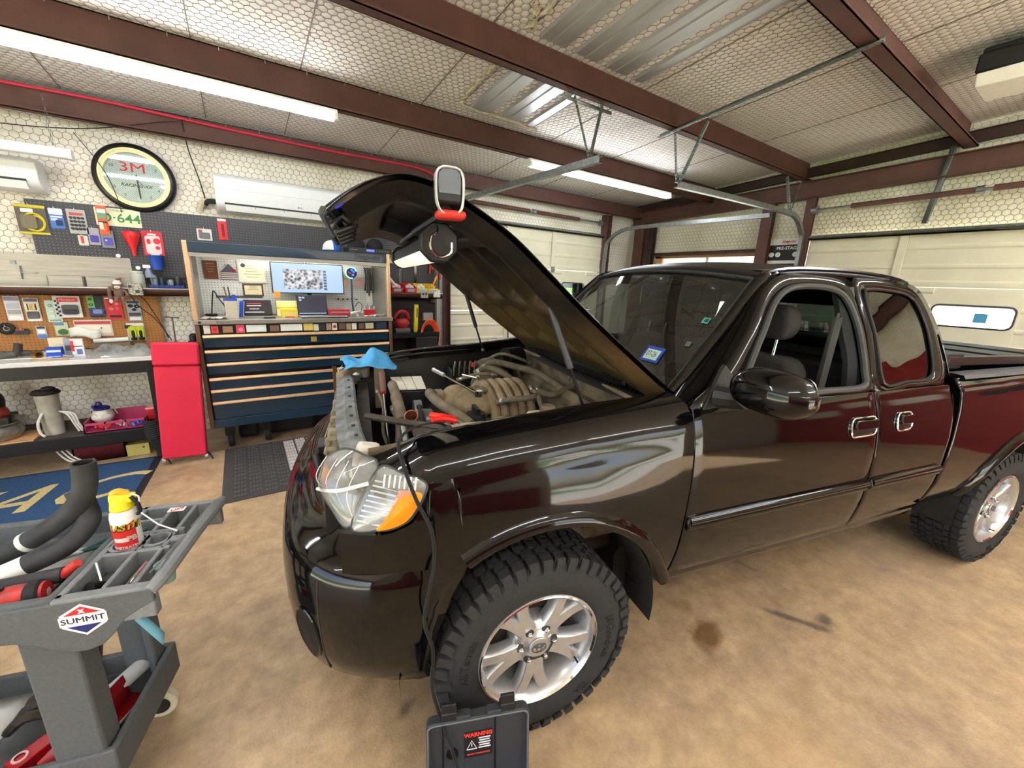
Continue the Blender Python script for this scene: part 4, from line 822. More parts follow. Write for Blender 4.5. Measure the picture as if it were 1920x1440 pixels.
# floor mats
t = thing('blue_mat', 'blue carpet mat with yellow lettering in front of the bench', 'mat', (-1.5, 4.02, 0), -.045)
q = MB(); q.prism(rrect(1.56,1.36,.02,cx=-.08), lambda a, b, s: (a, b, s), 0, .006); q.build('rubber_border', flat((34,38,46)), t)
mat('carpet_blue', (44,84,128), .95, var=.45, scale=120, bump=.5, bscale=300)
q = MB(); q.prism(rrect(1.48,1.29,.02,cx=-.09), lambda a, b, s: (a, b, s), .006, .010); q.build('carpet', 'carpet_blue', t)
text('mat_lettering', 'MAC', .62, mat('carpet_gold', (206,186,128), .95, var=.3, scale=100), t, (-.16,.12,.0105), (0,0,0), shear=.55, ext=.0008, sx=1.0)
text('mat_mark', '®', .10, 'carpet_gold', t, (.57,-.02,.0105), (0,0,0), ext=.0008)
t = thing('rubber_mat', 'dark grey anti-fatigue mat of raised slots before the tool chest', 'mat', (-.29, 3.41, 0))
q = MB(); q.bb(0,1.5,0,1.14,0,.012); q.build('base_sheet', flat((62,60,60),.8), t, bevel=.004)
q0 = MB(); 
for k in range(4): q0.bb(.012+k*.022,.024+k*.022,.01,.05,0,.006)
cell = None; CW, CH = .105, .076
for i in range(13):
    for j in range(14):
        x = .07+i*CW; y = .03+j*CH+(CH/2 if i % 2 else 0)
        if y+.06 > 1.12: continue
        light = i >= 4 and j >= 4
        key = 'lt' if light else 'dk'
        if cell is None: cell = {}
        if key not in cell:
            c = cell[key] = q0.build('raised_slot', flat((206,198,190),.6) if light else flat((84,82,80),.7), t)
        else: c = cell[key].copy(); COL.objects.link(c); c.parent = t
        c.location = (x, y, .013 if light else .012)
q = MB()
for i in range(4,13): q.bb(.07+i*CW,.07+i*CW+.092,.345,1.10,.012,.0135)
q.build('pale_inset', flat((170,164,160),.6), t)['kind'] = 'stuff'
# ------------------------------------------------------------------ rolling tool chest with hutch
mat('chest_blue', (17,46,66), .28, var=.1, coat=.4); mat('copper_trim', (226,186,146), .3, .5, var=.12, scale=8, stretch=(1,1,10)); mat('copper_dark', (120,88,66), .4, .5, var=.2)
mat('screen_blue', (176,206,240), .3, emis=.62, var=.0, dark=True); mat('led', (255,250,236), .4, emis=32., var=0)
X0, Y0, CW_ = -.372, 4.5, 1.747
t = thing('tool_chest', 'large navy rolling tool chest with copper drawer pulls and lit hutch', 'tool chest', (X0, Y0, 0))
q = MB(); q.bb(.03, CW_-.03, .03, .74, .25, 1.23); q.build('carcass', 'black_satin', t)
for x in (0, CW_-.034):
    q = MB(); q.bb(x, x+.034, -.012, .03, .25, 1.23); q.build('corner_post', 'copper_dark', t, bevel=.004)
    q = MB(); q.bb(x-(.0 if x == 0 else 0), x+.034, -.012, .05, 1.27, 1.942); q.build('hutch_post', 'copper_trim', t, bevel=.004)
q = MB(); q.bb(-.01, CW_+.01, -.02, .74, 1.232, 1.272); q.build('worktop', 'stainless', t, bevel=.003)
def drawer(x0, x1, z0, z1, pull, out=0., nm='drawer'):
    d = MB(); d.bb(x0, x1, -.008-out, .03-out*.2, z0, z1); o = d.build(nm, 'chest_blue', t, bevel=.004)
    if pull:
        p = MB(); p.prism([(0,0),(-.022,.004),(-.026,.012),(-.022,.030),(0,.032)], lambda a, b, s: (s, a-.008-out, z1+b), x0, x1); p.build('pull', 'copper_trim', o, bevel=.002)
    return o
xl, xr, xm = .046, CW_-.046, 1.095
drawer(xl, xr, 1.025, 1.108, True); drawer(xl, xr, .892, .972, True, .012); drawer(xl, xr, .775, .850, True)
for z0, z1 in ((.630,.712),(.515,.598),(.34,.482)):
    drawer(xl, xm, z0, z1, True); drawer(xm+.045, xr, z0, z1, True)
q = MB(); q.bb(xm, xm+.042, -.014, .03, .34, .765); q.build('centre_post', 'copper_dark', t, bevel=.003)
q = MB(); q.bb(.034, CW_-.034, -.006, .03, .25, .335); q.build('kick_panel', 'chest_blue', t, bevel=.003)
q = MB(); q.bb(.05, CW_-.05, -.004, .0, 1.142, 1.228); q.build('label_band', 'black_satin', t)
for x, w, c in ((.06,.05,(200,196,186)),(.115,.055,(206,60,60)),(.20,.08,(150,116,86)),(.30,.07,(206,70,96)),(.38,.17,(214,224,216)),(.57,.08,(120,92,74)),(.66,.20,(216,222,214)),(.86,.09,(206,184,96)),(.95,.05,(196,206,170)),(1.005,.055,(40,44,60)),(1.07,.05,(160,134,104)),(1.125,.05,(222,214,204)),(1.19,.07,(96,76,64)),(1.265,.05,(168,140,110)),(1.32,.05,(222,220,206)),(1.39,.06,(104,78,66)),(1.46,.09,(186,180,150)),(1.57,.12,(30,44,76))):
    q = MB(); q.bb(x, x+w*.94, -.006, -.004, 1.148+random.uniform(0,.008), 1.218+random.uniform(-.006,.006)); q.build('sticker', flat(c), t)
for x, z, c in ((.142,1.185,(150,50,60)),(1.15,1.185,(150,56,60)),(.335,1.18,(232,120,140))):
    q = MB(); q.cyl((x,-.006,z),(x,-.0072,z),.017,n=18); q.build('sticker', flat(c), t)
q = MB(); q.bb(.917,.97,-.0095,-.008,1.04,1.09); q.build('badge', flat((196,170,90),.4,.5), t)
q = MB(); q.bb(1.145,1.235,-.0095,-.008,.64,.75); q.build('sticker', flat((226,230,232)), t)
q = MB(); q.cyl((1.19,-.0095,.695),(1.19,-.0105,.695),.032,n=24); q.build('sticker', flat((40,92,170)), t)
text('sticker_lettering', 'ASE', .022, flat((236,240,244)), t, (1.19,-.0108,.695), FACE, bold=.0006)
text('worktop_lettering', 'Snap-on', .034, flat((70,74,80)), t, (.21,-.0205,1.252), FACE, shear=.3)
q = MB(); q.cyl((.04,-.02,1.252),(.04,-.0215,1.252),.012,n=16); q.build('lock', 'black_satin', t)
# hutch
q = MB(); q.bb(.034, CW_-.034, -.014, .02, 1.848, 1.94); q.build('canopy_face', 'chest_blue', t, bevel=.006)
q = MB(); q.bb(.02, CW_-.02, .02, .62, 1.925, 1.94); q.build('canopy_top', 'chest_blue', t)
q = MB(); q.bb(.034, CW_-.034, -.004, .02, 1.815, 1.848); q.build('canopy_trim', 'stainless', t)
for x in (.034, CW_-.044):
    q = MB(); q.bb(x, x+.01, .03, .58, 1.272, 1.925); q.build('side_panel', 'stainless', t)
q = MB(); q.bb(.034, CW_-.034, .58, .595, 1.272, 1.925); q.build('back_panel', 'peg_white', t)
q = MB(); q.bb(.16, .56, .574, .579, 1.44, 1.46); q.build('magnet_strip', flat((84,92,96),.4,.5), t)
for x0, x1 in ((.44,.88),(.90,1.36)):
    q = MB(); q.bb(x0, x1, .16, .20, 1.86, 1.885); q.build('light_bar', 'led', t)
q = MB(); q.tube([(.05,.0,1.83),(.12,0,1.83),(.15,0,1.815),(.9,0,1.815),(.92,0,1.80),(.94,0,1.815),(1.62,0,1.815),(1.65,0,1.80),(1.7,0,1.80)], .004, n=6); q.build('rail', 'chrome', t)
text('canopy_lettering', 'Snap-on', .075, flat((16,22,28),.3), t, (1.505,-.0146,1.898), FACE, shear=.35, bold=.0015, sx=1.1)
for x in (.14, .45, 1.3, 1.6):
    w_ = MB(); w_.cyl((x-.025,.16,.075),(x+.025,.16,.075),.075,n=24); c = w_.build('caster', 'black_rubber', t, bevel=.01)
    w_ = MB(); w_.bb(x-.04,x+.04,.1,.22,.13,.25); w_.build('fork', 'black_satin', c)
    w_ = MB(); w_.cyl((x-.027,.16,.075),(x+.027,.16,.075),.035,n=16); w_.build('hub', flat((90,92,96),.4,.5), c)
for x0, x1 in ((.2,.38),(.46,.92)):
    q = MB(); q.bb(x0, x1, .28, .6, .02, .2); q.build('underside_bin', 'black_plastic', t, bevel=.03)
WT = 1.272
def inch(nm, lab, cat, loc, group=None, rz=0): return thing(nm, lab, cat, loc, rz, group)
# monitor with a page on it
t = inch('monitor', 'wide monitor showing a grey engine photo on a pale page', 'monitor', (.615, 4.85, WT+.24))
q = MB(); q.bb(-.345,.345,-.02,.01,-.008,.30); q.build('bezel', 'black_satin', t, bevel=.004)
q = MB(); q.bb(-.335,.335,-.0215,-.02,.0,.292); q.build('screen', 'screen_blue', t)
m = bpy.data.materials.new('engine_photo'); m.use_nodes = True; nt = m.node_tree; b = nt.nodes['Principled BSDF']
vz = N(nt,'ShaderNodeTexVoronoi'); vz.inputs['Scale'].default_value = 34; nz = N(nt,'ShaderNodeTexNoise'); nz.inputs['Scale'].default_value = 14; nz.inputs['Detail'].default_value = 6
tc = N(nt,'ShaderNodeTexCoord'); nt.links.new(tc.outputs['Object'], vz.inputs['Vector']); nt.links.new(tc.outputs['Object'], nz.inputs['Vector'])
mx = N(nt,'ShaderNodeMath', operation='MULTIPLY'); nt.links.new(vz.outputs['Distance'], mx.inputs[0]); nt.links.new(nz.outputs[0], mx.inputs[1])
rp = N(nt,'ShaderNodeValToRGB'); rp.color_ramp.elements[0].position = .12; rp.color_ramp.elements[1].position = .42; rp.color_ramp.elements[0].color = (.02,.02,.025,1); rp.color_ramp.elements[1].color = (.75,.76,.82,1)
nt.links.new(mx.outputs[0], rp.inputs[0]); b.inputs['Base Color'].default_value = (.02,.02,.025,1); nt.links.new(rp.outputs[0], b.inputs['Emission Color']); b.inputs['Emission Strength'].default_value = .6; MATS['engine_photo'] = m
q = MB(); q.bb(-.235,.13,-.0222,-.0215,.035,.235); q.build('picture', 'engine_photo', t)
for k in range(7):
    q = MB(); q.bb(.142,.172,-.0222,-.0215,.21-.03*k,.232-.03*k); q.build('thumbnail', flat((60,64,72)), t)
q = MB(); q.bb(-.02,.02,.01,.05,-.24,.15); q.bb(-.09,.09,-.04,.1,-.24,-.232); q.build('stand', 'black_satin', t)
t = inch('laptop', 'open laptop with a dark screen below the monitor', 'laptop', (.62, 4.66, WT))
q = MB(); q.bb(-.14,.14,-.10,.09,0,.014); q.build('base', 'steel', t, bevel=.004)
R_ = Matrix.Rotation(-.2, 3, 'X')
q = MB(); q.box((0,.115,.115), (.29,.008,.205), R_); q.build('lid', 'black_satin', t, bevel=.003)
q = MB(); q.box((0,.1095,.115), (.272,.002,.185), R_); q.build('screen', flat((22,28,46),.2), t)
q = MB(); q.box((0,.0905,.030), (.26,.002,.008), R_); q.build('taskbar', 'screen_blue', t)
for x, z in ((-.11,.19),(-.08,.19),(-.11,.165)):
    q = MB(); q.box((x,.1095+(z-.115)*.2-.0012,z), (.022,.002,.016), R_); q.build('icon', 'screen_blue', t)
t = inch('keyboard', 'long grey keyboard along the worktop edge', 'keyboard', (.70, 4.545, WT))
q = MB(); q.bb(-.22,.22,-.05,.03,0,.012); q.build('base', 'black_satin', t, bevel=.003)
q0 = None
for i in range(18):
    for j in range(4):
        if q0 is None: q0 = MB().bb(-.0095,.0095,-.007,.007,0,.006).build('key', flat((150,146,140)), t); c = q0
        else: c = q0.copy(); COL.objects.link(c); c.parent = t
        c.location = (-.204+.024*i, -.038+.018*j, .012)
# back panel papers
YP = 5.075
def frame(nm, lab, x, z, w, h, fc, pc, lines=4, seal=None):
    t = thing(nm, lab, 'frame', (x, YP, z), group='framed papers in the hutch')
    if fc:
        q = MB(); A = rrect(w,h,.004); Bq = rrect(w-.03,h-.03,.003); q.ring([(a,-.012,b) for a,b in A],[(a,-.012,b) for a,b in Bq]); q.ring([(a,-.012,b) for a,b in A],[(a,0,b) for a,b in A]); q.build('border', flat(fc,.4), t)
    q = MB(); q.bb(-w/2+.008, w/2-.008, -.006, -.002, -h/2+.008, h/2-.008); q.build('sheet', flat(pc), t)
    for k in range(lines):
        q = MB(); ww = w*random.uniform(.35,.6); q.bb(-ww/2, ww/2, -.0068, -.006, h*.28-k*h*.13, h*.28-k*h*.13+.005); q.build('print_line', flat((170,150,120)), t)
    if seal:
        q = MB(); q.cyl((-w*.3,-.006,h*.3),(-w*.3,-.0075,h*.3),.02,n=18); q.build('seal', flat(seal), t)
frame('certificate', 'silver framed cream certificate left of the monitor', .121, 1.70, .25, .215, (214,214,216), (240,234,206), 5, (70,72,110))
frame('certificate', 'dark framed small certificate above the tablet', .112, 1.52, .18, .125, (92,72,58), (234,222,184), 3)
frame('menu_board', 'brown printed board at the left of the hutch', -.225, 1.71, .13, .19, None, (116,66,42), 4)
t = thing('flag_sign', 'striped fabric house sign with a red corner in the hutch', 'sign', (-.076, YP, 1.70))
q = MB(); q.prism([(-.068,-.08),(.068,-.08),(.068,.0),(0,.075),(-.068,.0)], lambda a, b, s: (a, s, b), -.008, 0); q.build('board', flat((90,86,104)), t)
for k in range(4):
    q = MB(); q.bb(-.068,.068,-.01,-.008,-.075+.018*k,-.067+.018*k); q.build('stripe', flat((222,206,200)), t)
q = MB(); q.box((-.034,-.009,.04), (.10,.003,.006), Matrix.Rotation(-.84,3,'Y')); q.box((.034,-.009,.04), (.10,.003,.006), Matrix.Rotation(.84,3,'Y')); q.build('stripe', flat((232,214,206)), t)
q = MB(); q.ell((.045,-.012,.01), (.016,.006,.014)); q.build('red_bow', flat((190,20,34)), t)
frame('price_list', 'white paper list hanging at the right of the hutch', 1.29, 1.485, .085, .2, None, (236,234,230), 4)
frame('decal_card', 'pink and white card beside the glowing gauge', 1.18, 1.63, .135, .13, None, (226,196,188), 2)
frame('decal_card', 'cream card at the monitor edge', 1.03, 1.63, .08, .12, None, (222,190,160), 1)
t = thing('neon_gauge', 'glowing green ring gauge with a blue face in the hutch', 'gauge', (1.045, 4.84, 1.735))
mat('neon_green', (90,240,190), .4, emis=3.2, var=0); mat('neon_blue', (40,70,230), .4, emis=1.6, var=0)
q = MB(); q.tube([(.058*math.cos(a),-.012,.058*math.sin(a)) for a in [math.radians(20+10*k) for k in range(27)]], .005, n=6); q.build('ring', 'neon_green', t)
q = MB(); q.cyl((0,0,0),(0,-.008,0),.062,n=28); q.build('face', flat((14,18,40),.3), t)
for a in (.4,1.3,-.9):
    q = MB(); q.cyl((.03*math.cos(a),-.008,.03*math.sin(a)),(.03*math.cos(a),-.0095,.03*math.sin(a)),.013,n=12); q.build('glow_dot', 'neon_blue', t)
q = MB(); q.box((-.015,-.011,.0),(.04,.002,.006),Matrix.Rotation(.5,3,'Y')); q.build('needle', flat((230,80,70)), t)
q = MB(); q.tube([(0,.0,-.06),(0,.01,-.2),(.0,.02,-.3),(.01,.02,-.462)], .01, n=8, sm=4); q.build('stem', flat((44,52,96)), t)
# worktop clutter
t = inch('measuring_jug', 'cloudy plastic jug with a blue lid on the hutch worktop', 'jug', (-.088, 4.62, WT))
q = MB(); q.prism(rrect(.10,.08,.015), lambda a, b, s: (a, b, s), 0, .165); q.build('jug_body', flat((184,176,158),.3), t); q = MB(); q.prism(rrect(.106,.086,.015), lambda a, b, s: (a, b, s), .165, .185); q.box((.03,0,.2),(.03,.03,.04)); q.build('lid', flat((34,70,170)), t, bevel=.003)
for x, a, c in ((-.02,.15,(120,90,50)),(.03,-.2,(230,222,206)),(.0,.05,(60,64,70))):
    q = MB(); q.cyl((x,0,.17),(x+.12*math.sin(-a),0,.29),.006,n=8); q.build('brush', flat(c), t)
t = inch('blue_case', 'slim blue plastic case beside the jug', 'case', (-.01, 4.66, WT+.01)); q = MB(); q.box((0,0,.075),(.035,.05,.15),Matrix.Rotation(.12,3,'Y')); q.build('case_body', flat((30,80,190),.35), t, bevel=.006); q = MB(); q.box((.019,-.002,.075),(.004,.04,.14),Matrix.Rotation(.12,3,'Y')); q.build('edge_strip', flat((214,220,230)), t)
t = inch('tablet_scanner', 'black rugged diagnostic tablet with a dark screen', 'tablet', (.125, 4.72, WT+.012)); R_ = Matrix.Rotation(-.3,3,'X')
q = MB(); q.box((0,0,.08),(.24,.024,.16),R_); q.build('shell', 'black_plastic', t, bevel=.014); q = MB(); q.box((-.01,-.0135,.082),(.2,.004,.125),R_); q.build('screen', flat((58,50,54),.2), t)
for z, w_, c in ((.12,.12,(190,60,70)),(.10,.12,(214,210,206)),(.07,.08,(170,166,164)),(.04,.16,(200,198,196))):
    q = MB(); q.box((-.03+.0,-.0165+(z-.08)*.31,z),(w_,.002,.008),R_); q.build('screen_row', flat(c), t)
carton('yellow_box', 'yellow patterned box left of the laptop', .385,4.66,WT,.14,.06,.085,(216,200,50),[('label',.15,.95,.15,.6,(206,196,120))])
carton('white_box', 'white and yellow carton behind the yellow box', .40,4.86,WT,.22,.12,.15,(240,226,160),[('band',0,1,.5,.62,(214,190,60))])
t = inch('orange_note', 'orange sticky note under the monitor corner', 'note', (.31, 4.83, 1.49)); q = MB(); q.bb(-.026,.026,-.002,0,-.03,.03); q.build('note_sheet', flat((240,132,40)), t)
t = inch('utility_knife', 'orange utility knife lying on the worktop', 'knife', (.385, 4.58, WT)); q = MB(); q.tube([(-.045,0,.012),(0,0,.016),(.045,.005,.012)], .01, n=8, sm=3); q.build('handle', flat((240,120,60),.4), t)
carton('phone', 'flat black phone on the worktop', .21,4.58,WT,.10,.07,.012,(40,40,44),cat='phone')
for k, (x, y, r, c) in enumerate(((-.27,4.6,.05,(232,226,214)),(-.2,4.56,.04,(222,220,214)),(-.16,4.62,.05,(206,200,190)))):
    q = MB(); q.grid([[(x+r*(i-2)/2+.3*r*(j-2)/2, y+r*(j-2)/2, WT+.004+random.uniform(0,.02)) for i in range(5)] for j in range(5)]); tag(q.build('crumpled_paper', flat(c), solid=.002), ('leftmost','middle','rightmost')[k]+' crumpled paper on the left of the hutch worktop', 'paper')
t = inch('task_lamp_arm', 'bent black lamp arm at the left of the hutch', 'lamp', (-.24, 4.9, WT)); q = MB(); q.tube([(-.02,0,0),(0,0,.14),(.02,0,.24),(.05,0,.18),(.10,-.02,.08),(.09,-.04,.02)], .006, n=6, sm=4); q.build('arm', 'black_satin', t); q = MB(); q.cyl((-.02,0,0),(-.02,0,.02),.05,n=18); q.build('foot', 'black_satin', t)
carton('socket_box', 'maroon socket case behind the keyboard', .87,4.72,WT,.20,.12,.075,(150,44,52),[('stripe',.05,.95,.55,.7,(206,120,120))])
t = inch('pen_box', 'red tray full of pens at the right of the hutch', 'tray', (1.19, 4.7, WT)); q = MB(); q.bb(-.06,.06,-.03,.03,0,.07); q.build('tray_body', flat((186,30,34),.4), t, bevel=.004)
for k in range(7):
    q = MB(); q.cyl((-.045+.015*k,0,.04),(-.05+.018*k,.01,.105+.01*(k%3)),.004,n=6); q.build('pen', flat(((240,238,232),(40,40,46),(60,70,120))[k%3]), t)
for k in range(5):
    t = inch('socket', ('first','second','third','fourth','fifth')[k]+' chrome socket from the left on the hutch rail', 'socket', (.93+.05*k, 5.06, 1.44), 'chrome sockets on the hutch rail'); q = MB(); q.cyl((0,0,0),(0,-.03,0),.013,n=12); q.cyl((0,-.03,0),(0,-.045,0),.009,n=12); q.build('socket_body', 'chrome', t)
t = inch('tool_pile', 'heap of chrome hand tools at the right of the hutch worktop', 'tools', (1.22, 4.58, WT))
for k in range(6):
    a = random.uniform(-.6,.6); q = MB(); c_ = Vector((-.06+.03*k,0,.012+.006*(k%3))); d_ = Vector((math.cos(a),math.sin(a),.05))*.06; q.cyl(c_-d_, c_+d_, .006, n=8); q.cyl(c_+d_*.8, c_+d_*1.15, .012, n=8); q.build('wrench', 'chrome' if k%2 else 'steel', t)
t = inch('glue_gun', 'grey electric hand tool on a cord at the right of the hutch', 'tool', (1.02, 4.62, WT)); q = MB(); q.tube([(-.05,0,.03),(0,0,.045),(.06,0,.06)], [.02,.018,.01], n=10, sm=4); q.tube([(0,0,.04),(.02,-.01,.015),(.02,-.02,.0)], .012, n=8, sm=3); q.build('body', flat((172,170,160),.4), t); q = MB(); q.tube([(.06,0,.06),(.08,.02,.12),(.05,.06,.15),(.02,.1,.10)], .004, n=5, sm=5); q.build('cord', 'black_rubber', t)
t = inch('cable_bundle', 'bundle of dark cables hanging at the right wall of the hutch', 'cable', (1.28, 5.0, 1.80))
for k in range(6):
    q = MB(); q.tube([(-.05+.02*k,0,0),(-.04+.018*k,-.02,-.12),(-.05+.022*k,.01,-.26-.03*(k%3))], .009, n=6, sm=4); q.build('cable', flat(((40,40,42),(70,70,70),(52,54,50))[k%3]), t)
# on top of the hutch
ZT = 1.942
def cap(lab, x, c1, c2, pc, txt=None):
    t = thing('baseball_cap', lab, 'cap', (x, 4.72, ZT), group='caps on the tool chest')
    if 'stereo' in lab: t.location.z += .055
    q = MB(); G = []
    for i in range(9):
        th = pi/2*i/8; G.append([(.088*math.cos(a)*math.cos(th), .095*math.sin(a)*math.cos(th), .012+.098*math.sin(th)**.85) for a in [2*pi*k/24 for k in range(24)]])
    q.grid(G, closed=True); q.build('crown', flat(c1,.85), t)
    q = MB(); q.grid([[((.088+ r*.012)*math.sin(a)*.9, -(.095*math.cos(a)*.95+r*.065*math.cos(a)**1.0), .012-.010*r) for a in [math.radians(-75+150*k/16) for k in range(17)]] for r in (0,.5,1)]); q.build('brim', flat(c2,.8), t, solid=.004)
    q = MB(); q.grid([[( .040*(i-2)/2, -.083+.012*((i-2)/2)**2-.004+.02*(j/3), .04+.042*j/3) for i in range(5)] for j in range(4)]); q.build('patch', flat(pc), t, solid=.002)
    return t
t = cap('blue and white trucker cap on top of the tool chest', .845, (44,92,190), (40,84,180), (226,230,234))
q = MB(); q.grid([[(-.001+.0895*math.cos(a)*math.cos(th), .0965*math.sin(a)*math.cos(th), .0125+.0995*math.sin(th)**.85) for a in [math.radians(90+180*k/14) for k in range(15)]] for th in [pi/2*i/8 for i in range(9)]]); q.build('mesh_back', flat((232,234,232),.9), t)
cap('black cap with a white animal patch above the stereo', 1.09, (28,28,32), (24,24,28), (206,190,190)); cap('black cap with red and white lettering patch above the stereo', 1.285, (26,26,30), (22,22,26), (196,70,66))
t = thing('car_stereo', 'black stereo unit with a blue display under the caps', 'stereo', (1.20, 4.62, ZT)); q = MB(); q.bb(-.225,.225,-.06,.18,0,.052); q.build('case', 'black_satin', t, bevel=.003)
mat('display_blue', (60,70,240), .3, emis=2.2, var=0); q = MB(); q.bb(-.045,.035,-.0615,-.06,.016,.036); q.build('display', 'display_blue', t)
for k in range(10):
    x = -.2+.015*k if k < 5 else .06+.03*(k-5); q = MB(); q.cyl((x,-.06,.026),(x,-.064,.026),.005,n=8); q.build('button', flat((120,124,150)), t)
# ------------------------------------------------------------------ red creeper leaning by the chest
t = thing('mechanic_creeper', 'red padded mechanic creeper standing on end beside the tool chest', 'creeper', (-.575, 4.42, .05), rot=(-.05, .055, 0))
mat('red_vinyl', (216,30,66), .5, var=.06, bump=.15, bscale=400)
q = MB(); q.prism(rrect(.315,.83,.015), lambda a, b, s: (a, s, .425+b), -.045, 0); q.build('body_pad', 'red_vinyl', t, bevel=.012)
q = MB(); q.prism(rrect(.32,.20,.02), lambda a, b, s: (a, s, .945+b), -.06, 0); q.build('head_pad', 'red_vinyl', t, bevel=.016)
q = MB(); q.bb(-.16,-.13,.0,.025,0,1.02); q.bb(.13,.16,.0,.025,0,1.02); q.bb(-.16,.16,.0,.025,0,.03); q.build('frame', 'black_satin', t)
for x in (-.15,.15):
    q = MB(); q.cyl((x-.012,.0,-.012),(x+.012,.0,-.012),.028,n=16); q.build('caster', 'steel', t); q = MB(); q.tube([(x,.01,.03),(x+.03,-.03,.0),(x+.05,-.06,-.03)], .008, n=6); q.build('caster_fork', 'black_satin', t)
# ------------------------------------------------------------------ right shelf and corner clutter
SH = 1.52
def bin_(lab, x, c, fill, y=5.10):
    t = thing('storage_bin', lab, 'bin', (x, y, SH), group='storage bins on the right shelf')
    q = MB(); q.add([(-.07,-.08,0),(.07,-.08,0),(.07,.08,0),(-.07,.08,0),(-.075,-.10,.06),(.075,-.10,.06),(.075,.08,.12),(-.075,.08,.12)], [(0,3,2,1),(0,1,5,4),(1,2,6,5),(2,3,7,6),(3,0,4,7)]); q.build('bin_body', flat(c,.35), t, solid=.004)
    q = MB(); q.box((0,-.094,.032),(.09,.003,.035),Matrix.Rotation(.3,3,'X')); q.build('label', flat((150,190,220)), t)
    for i in range(3):
        q = MB(); q.ell((-.03+.03*i,-.03,.07+.015*(i%2)),(.028,.025,.03)); q.build('content', flat(fill), t)
bin_('left red storage bin full of white sachets', 1.62, (190,30,40), (222,216,206)); bin_('right red storage bin with pale parts', 1.79, (196,34,42), (216,210,200)); bin_('pale yellow storage bin behind the work light', 1.94, (222,200,60), (230,224,206)); bin_('bright yellow storage bin with an orange handled tool', 2.08, (230,190,40), (200,160,60))
t = thing('paint_brush', 'orange handled brush sticking out of the yellow bin', 'brush', (2.09,5.08,SH+.06)); q = MB(); q.cyl((0,0,0),(.08,0,.16),.01,.014,n=8); q.build('handle', flat((236,150,40)), t)
t = thing('white_tube', 'white caulk tube leaning in the red bin', 'tube', (1.56,5.06,SH+.07)); q = MB(); q.cyl((.06,0,0),(-.05,0,.13),.02,n=12); q.build('tube_body', flat((232,228,224)), t)
t = thing('combination_wrench', 'large chrome wrench hanging on the right pegboard', 'wrench', (1.93,YB-.075,1.62)); q = MB(); q.box((0,0,.16),(.03,.008,.34)); q.lathe([(.02,-.005),(.04,-.005),(.04,.005),(.02,.005),(.02,-.005)], o=(.03,0,.36), axis=(0,1,0), n=20); q.build('wrench_body', 'chrome', t)
for k, (x, c, h) in enumerate(((2.04,(30,30,32),.25),(2.09,(222,196,60),.12),(2.13,(200,60,36),.35),(2.17,(214,80,40),.3),(1.80,(190,170,160),.1))):
    t = thing('hanging_tool', ('black snips on the right pegboard','yellow tape on the right pegboard','red strap on the right pegboard','orange strap at the right pegboard edge','red and white decal above the right pegboard')[k], 'tool', (x,YB-.075,2.12)); q = MB(); q.tube([(0,0,0),(.012,-.01,-h*.5),(-.006,-.01,-h)], [.018,.022,.012], n=8, sm=4); q.build('body', flat(c,.4), t)
for k, (x, w_) in enumerate(((1.97,.10),(2.14,.09))):
    t = thing('wall_outlet', ('grey double socket box under the right shelf','white switch box at the end of the right shelf')[k], 'outlet', (x,5.04,1.46+.01*k)); q = MB(); q.bb(-w_/2,w_/2,-.03,0,0,.10); q.build('box', flat((206,206,200) if k else (160,158,150)), t, bevel=.004)
    for s in (-.02,.02):
        q = MB(); q.cyl((s,-.03,.05),(s,-.033,.05),.014,n=12); q.build('receptacle', flat((226,226,222) if k else (50,48,46)), t)
q = MB(); q.bb(1.40,2.24,5.2,5.22,.05,1.45); tag(q.build('backing_board', flat((40,38,38))), 'dark backing board under the right shelf', 'panel')
q = MB(); q.bb(2.13,2.18,5.0,5.05,0,1.45); q.bb(2.13,2.18,5.05,5.2,1.40,1.44); tag(q.build('shelf_post', flat((150,146,140))), 'grey upright post carrying the right shelf', 'post')
t = thing('work_stand', 'black rolling work stand in the corner by the tool chest', 'cart', (1.80,5.0,0)); q = MB(); q.bb(-.36,.30,-.15,.18,.98,1.04); q.build('top', 'black_satin', t); q = MB(); q.bb(-.02,.26,-.16,.1,.55,.98); q.build('drawer_box', 'black_plastic', t, bevel=.006)
for x in (-.34,.28):
    for y in (-.13,.16):
        q = MB(); q.bb(x-.015,x+.015,y-.015,y+.015,0,.98); q.build('leg', 'black_satin', t)
t = thing('jigsaw', 'red cordless jigsaw on the corner stand', 'saw', (1.64,4.96,1.04)); q = MB(); q.tube([(-.09,0,.17),(-.03,0,.25),(.06,0,.24),(.09,0,.16)], [.02,.028,.028,.02], n=10, sm=4); q.ell((0,0,.11),(.10,.05,.075)); q.build('housing', flat((170,30,34),.4), t); q = MB(); q.bb(-.09,.1,-.04,.04,0,.05); q.build('foot', flat((120,118,116),.4,.4), t, bevel=.006); q = MB(); q.ell((-.01,0,.19),(.045,.03,.025)); q.build('grip', 'black_rubber', t)
t = thing('spirit_level', 'short yellow level standing on the corner stand', 'level', (1.83,4.97,1.04)); q = MB(); q.box((0,0,.17),(.05,.03,.34),Matrix.Rotation(.05,3,'Y')); q.build('bar', flat((222,204,40)), t, bevel=.003); q = MB(); q.box((.012,-.017,.24),(.012,.004,.12),Matrix.Rotation(.05,3,'Y')); q.build('scale', flat((50,50,46)), t)
t = thing('extension_cord', 'coil of orange extension cord hanging by the corner stand', 'cord', (1.98,4.9,.86))
for k in range(7):
    q = MB(); r_ = .085+.006*k; q.tube([(r_*math.cos(a)*1.05,-.01*k+.02,.13+1.75*r_*math.sin(a)) for a in [2*pi*i/20 for i in range(20)]], .007, n=6, closed=True); q.build('loop', flat((232,84,40),.4), t)
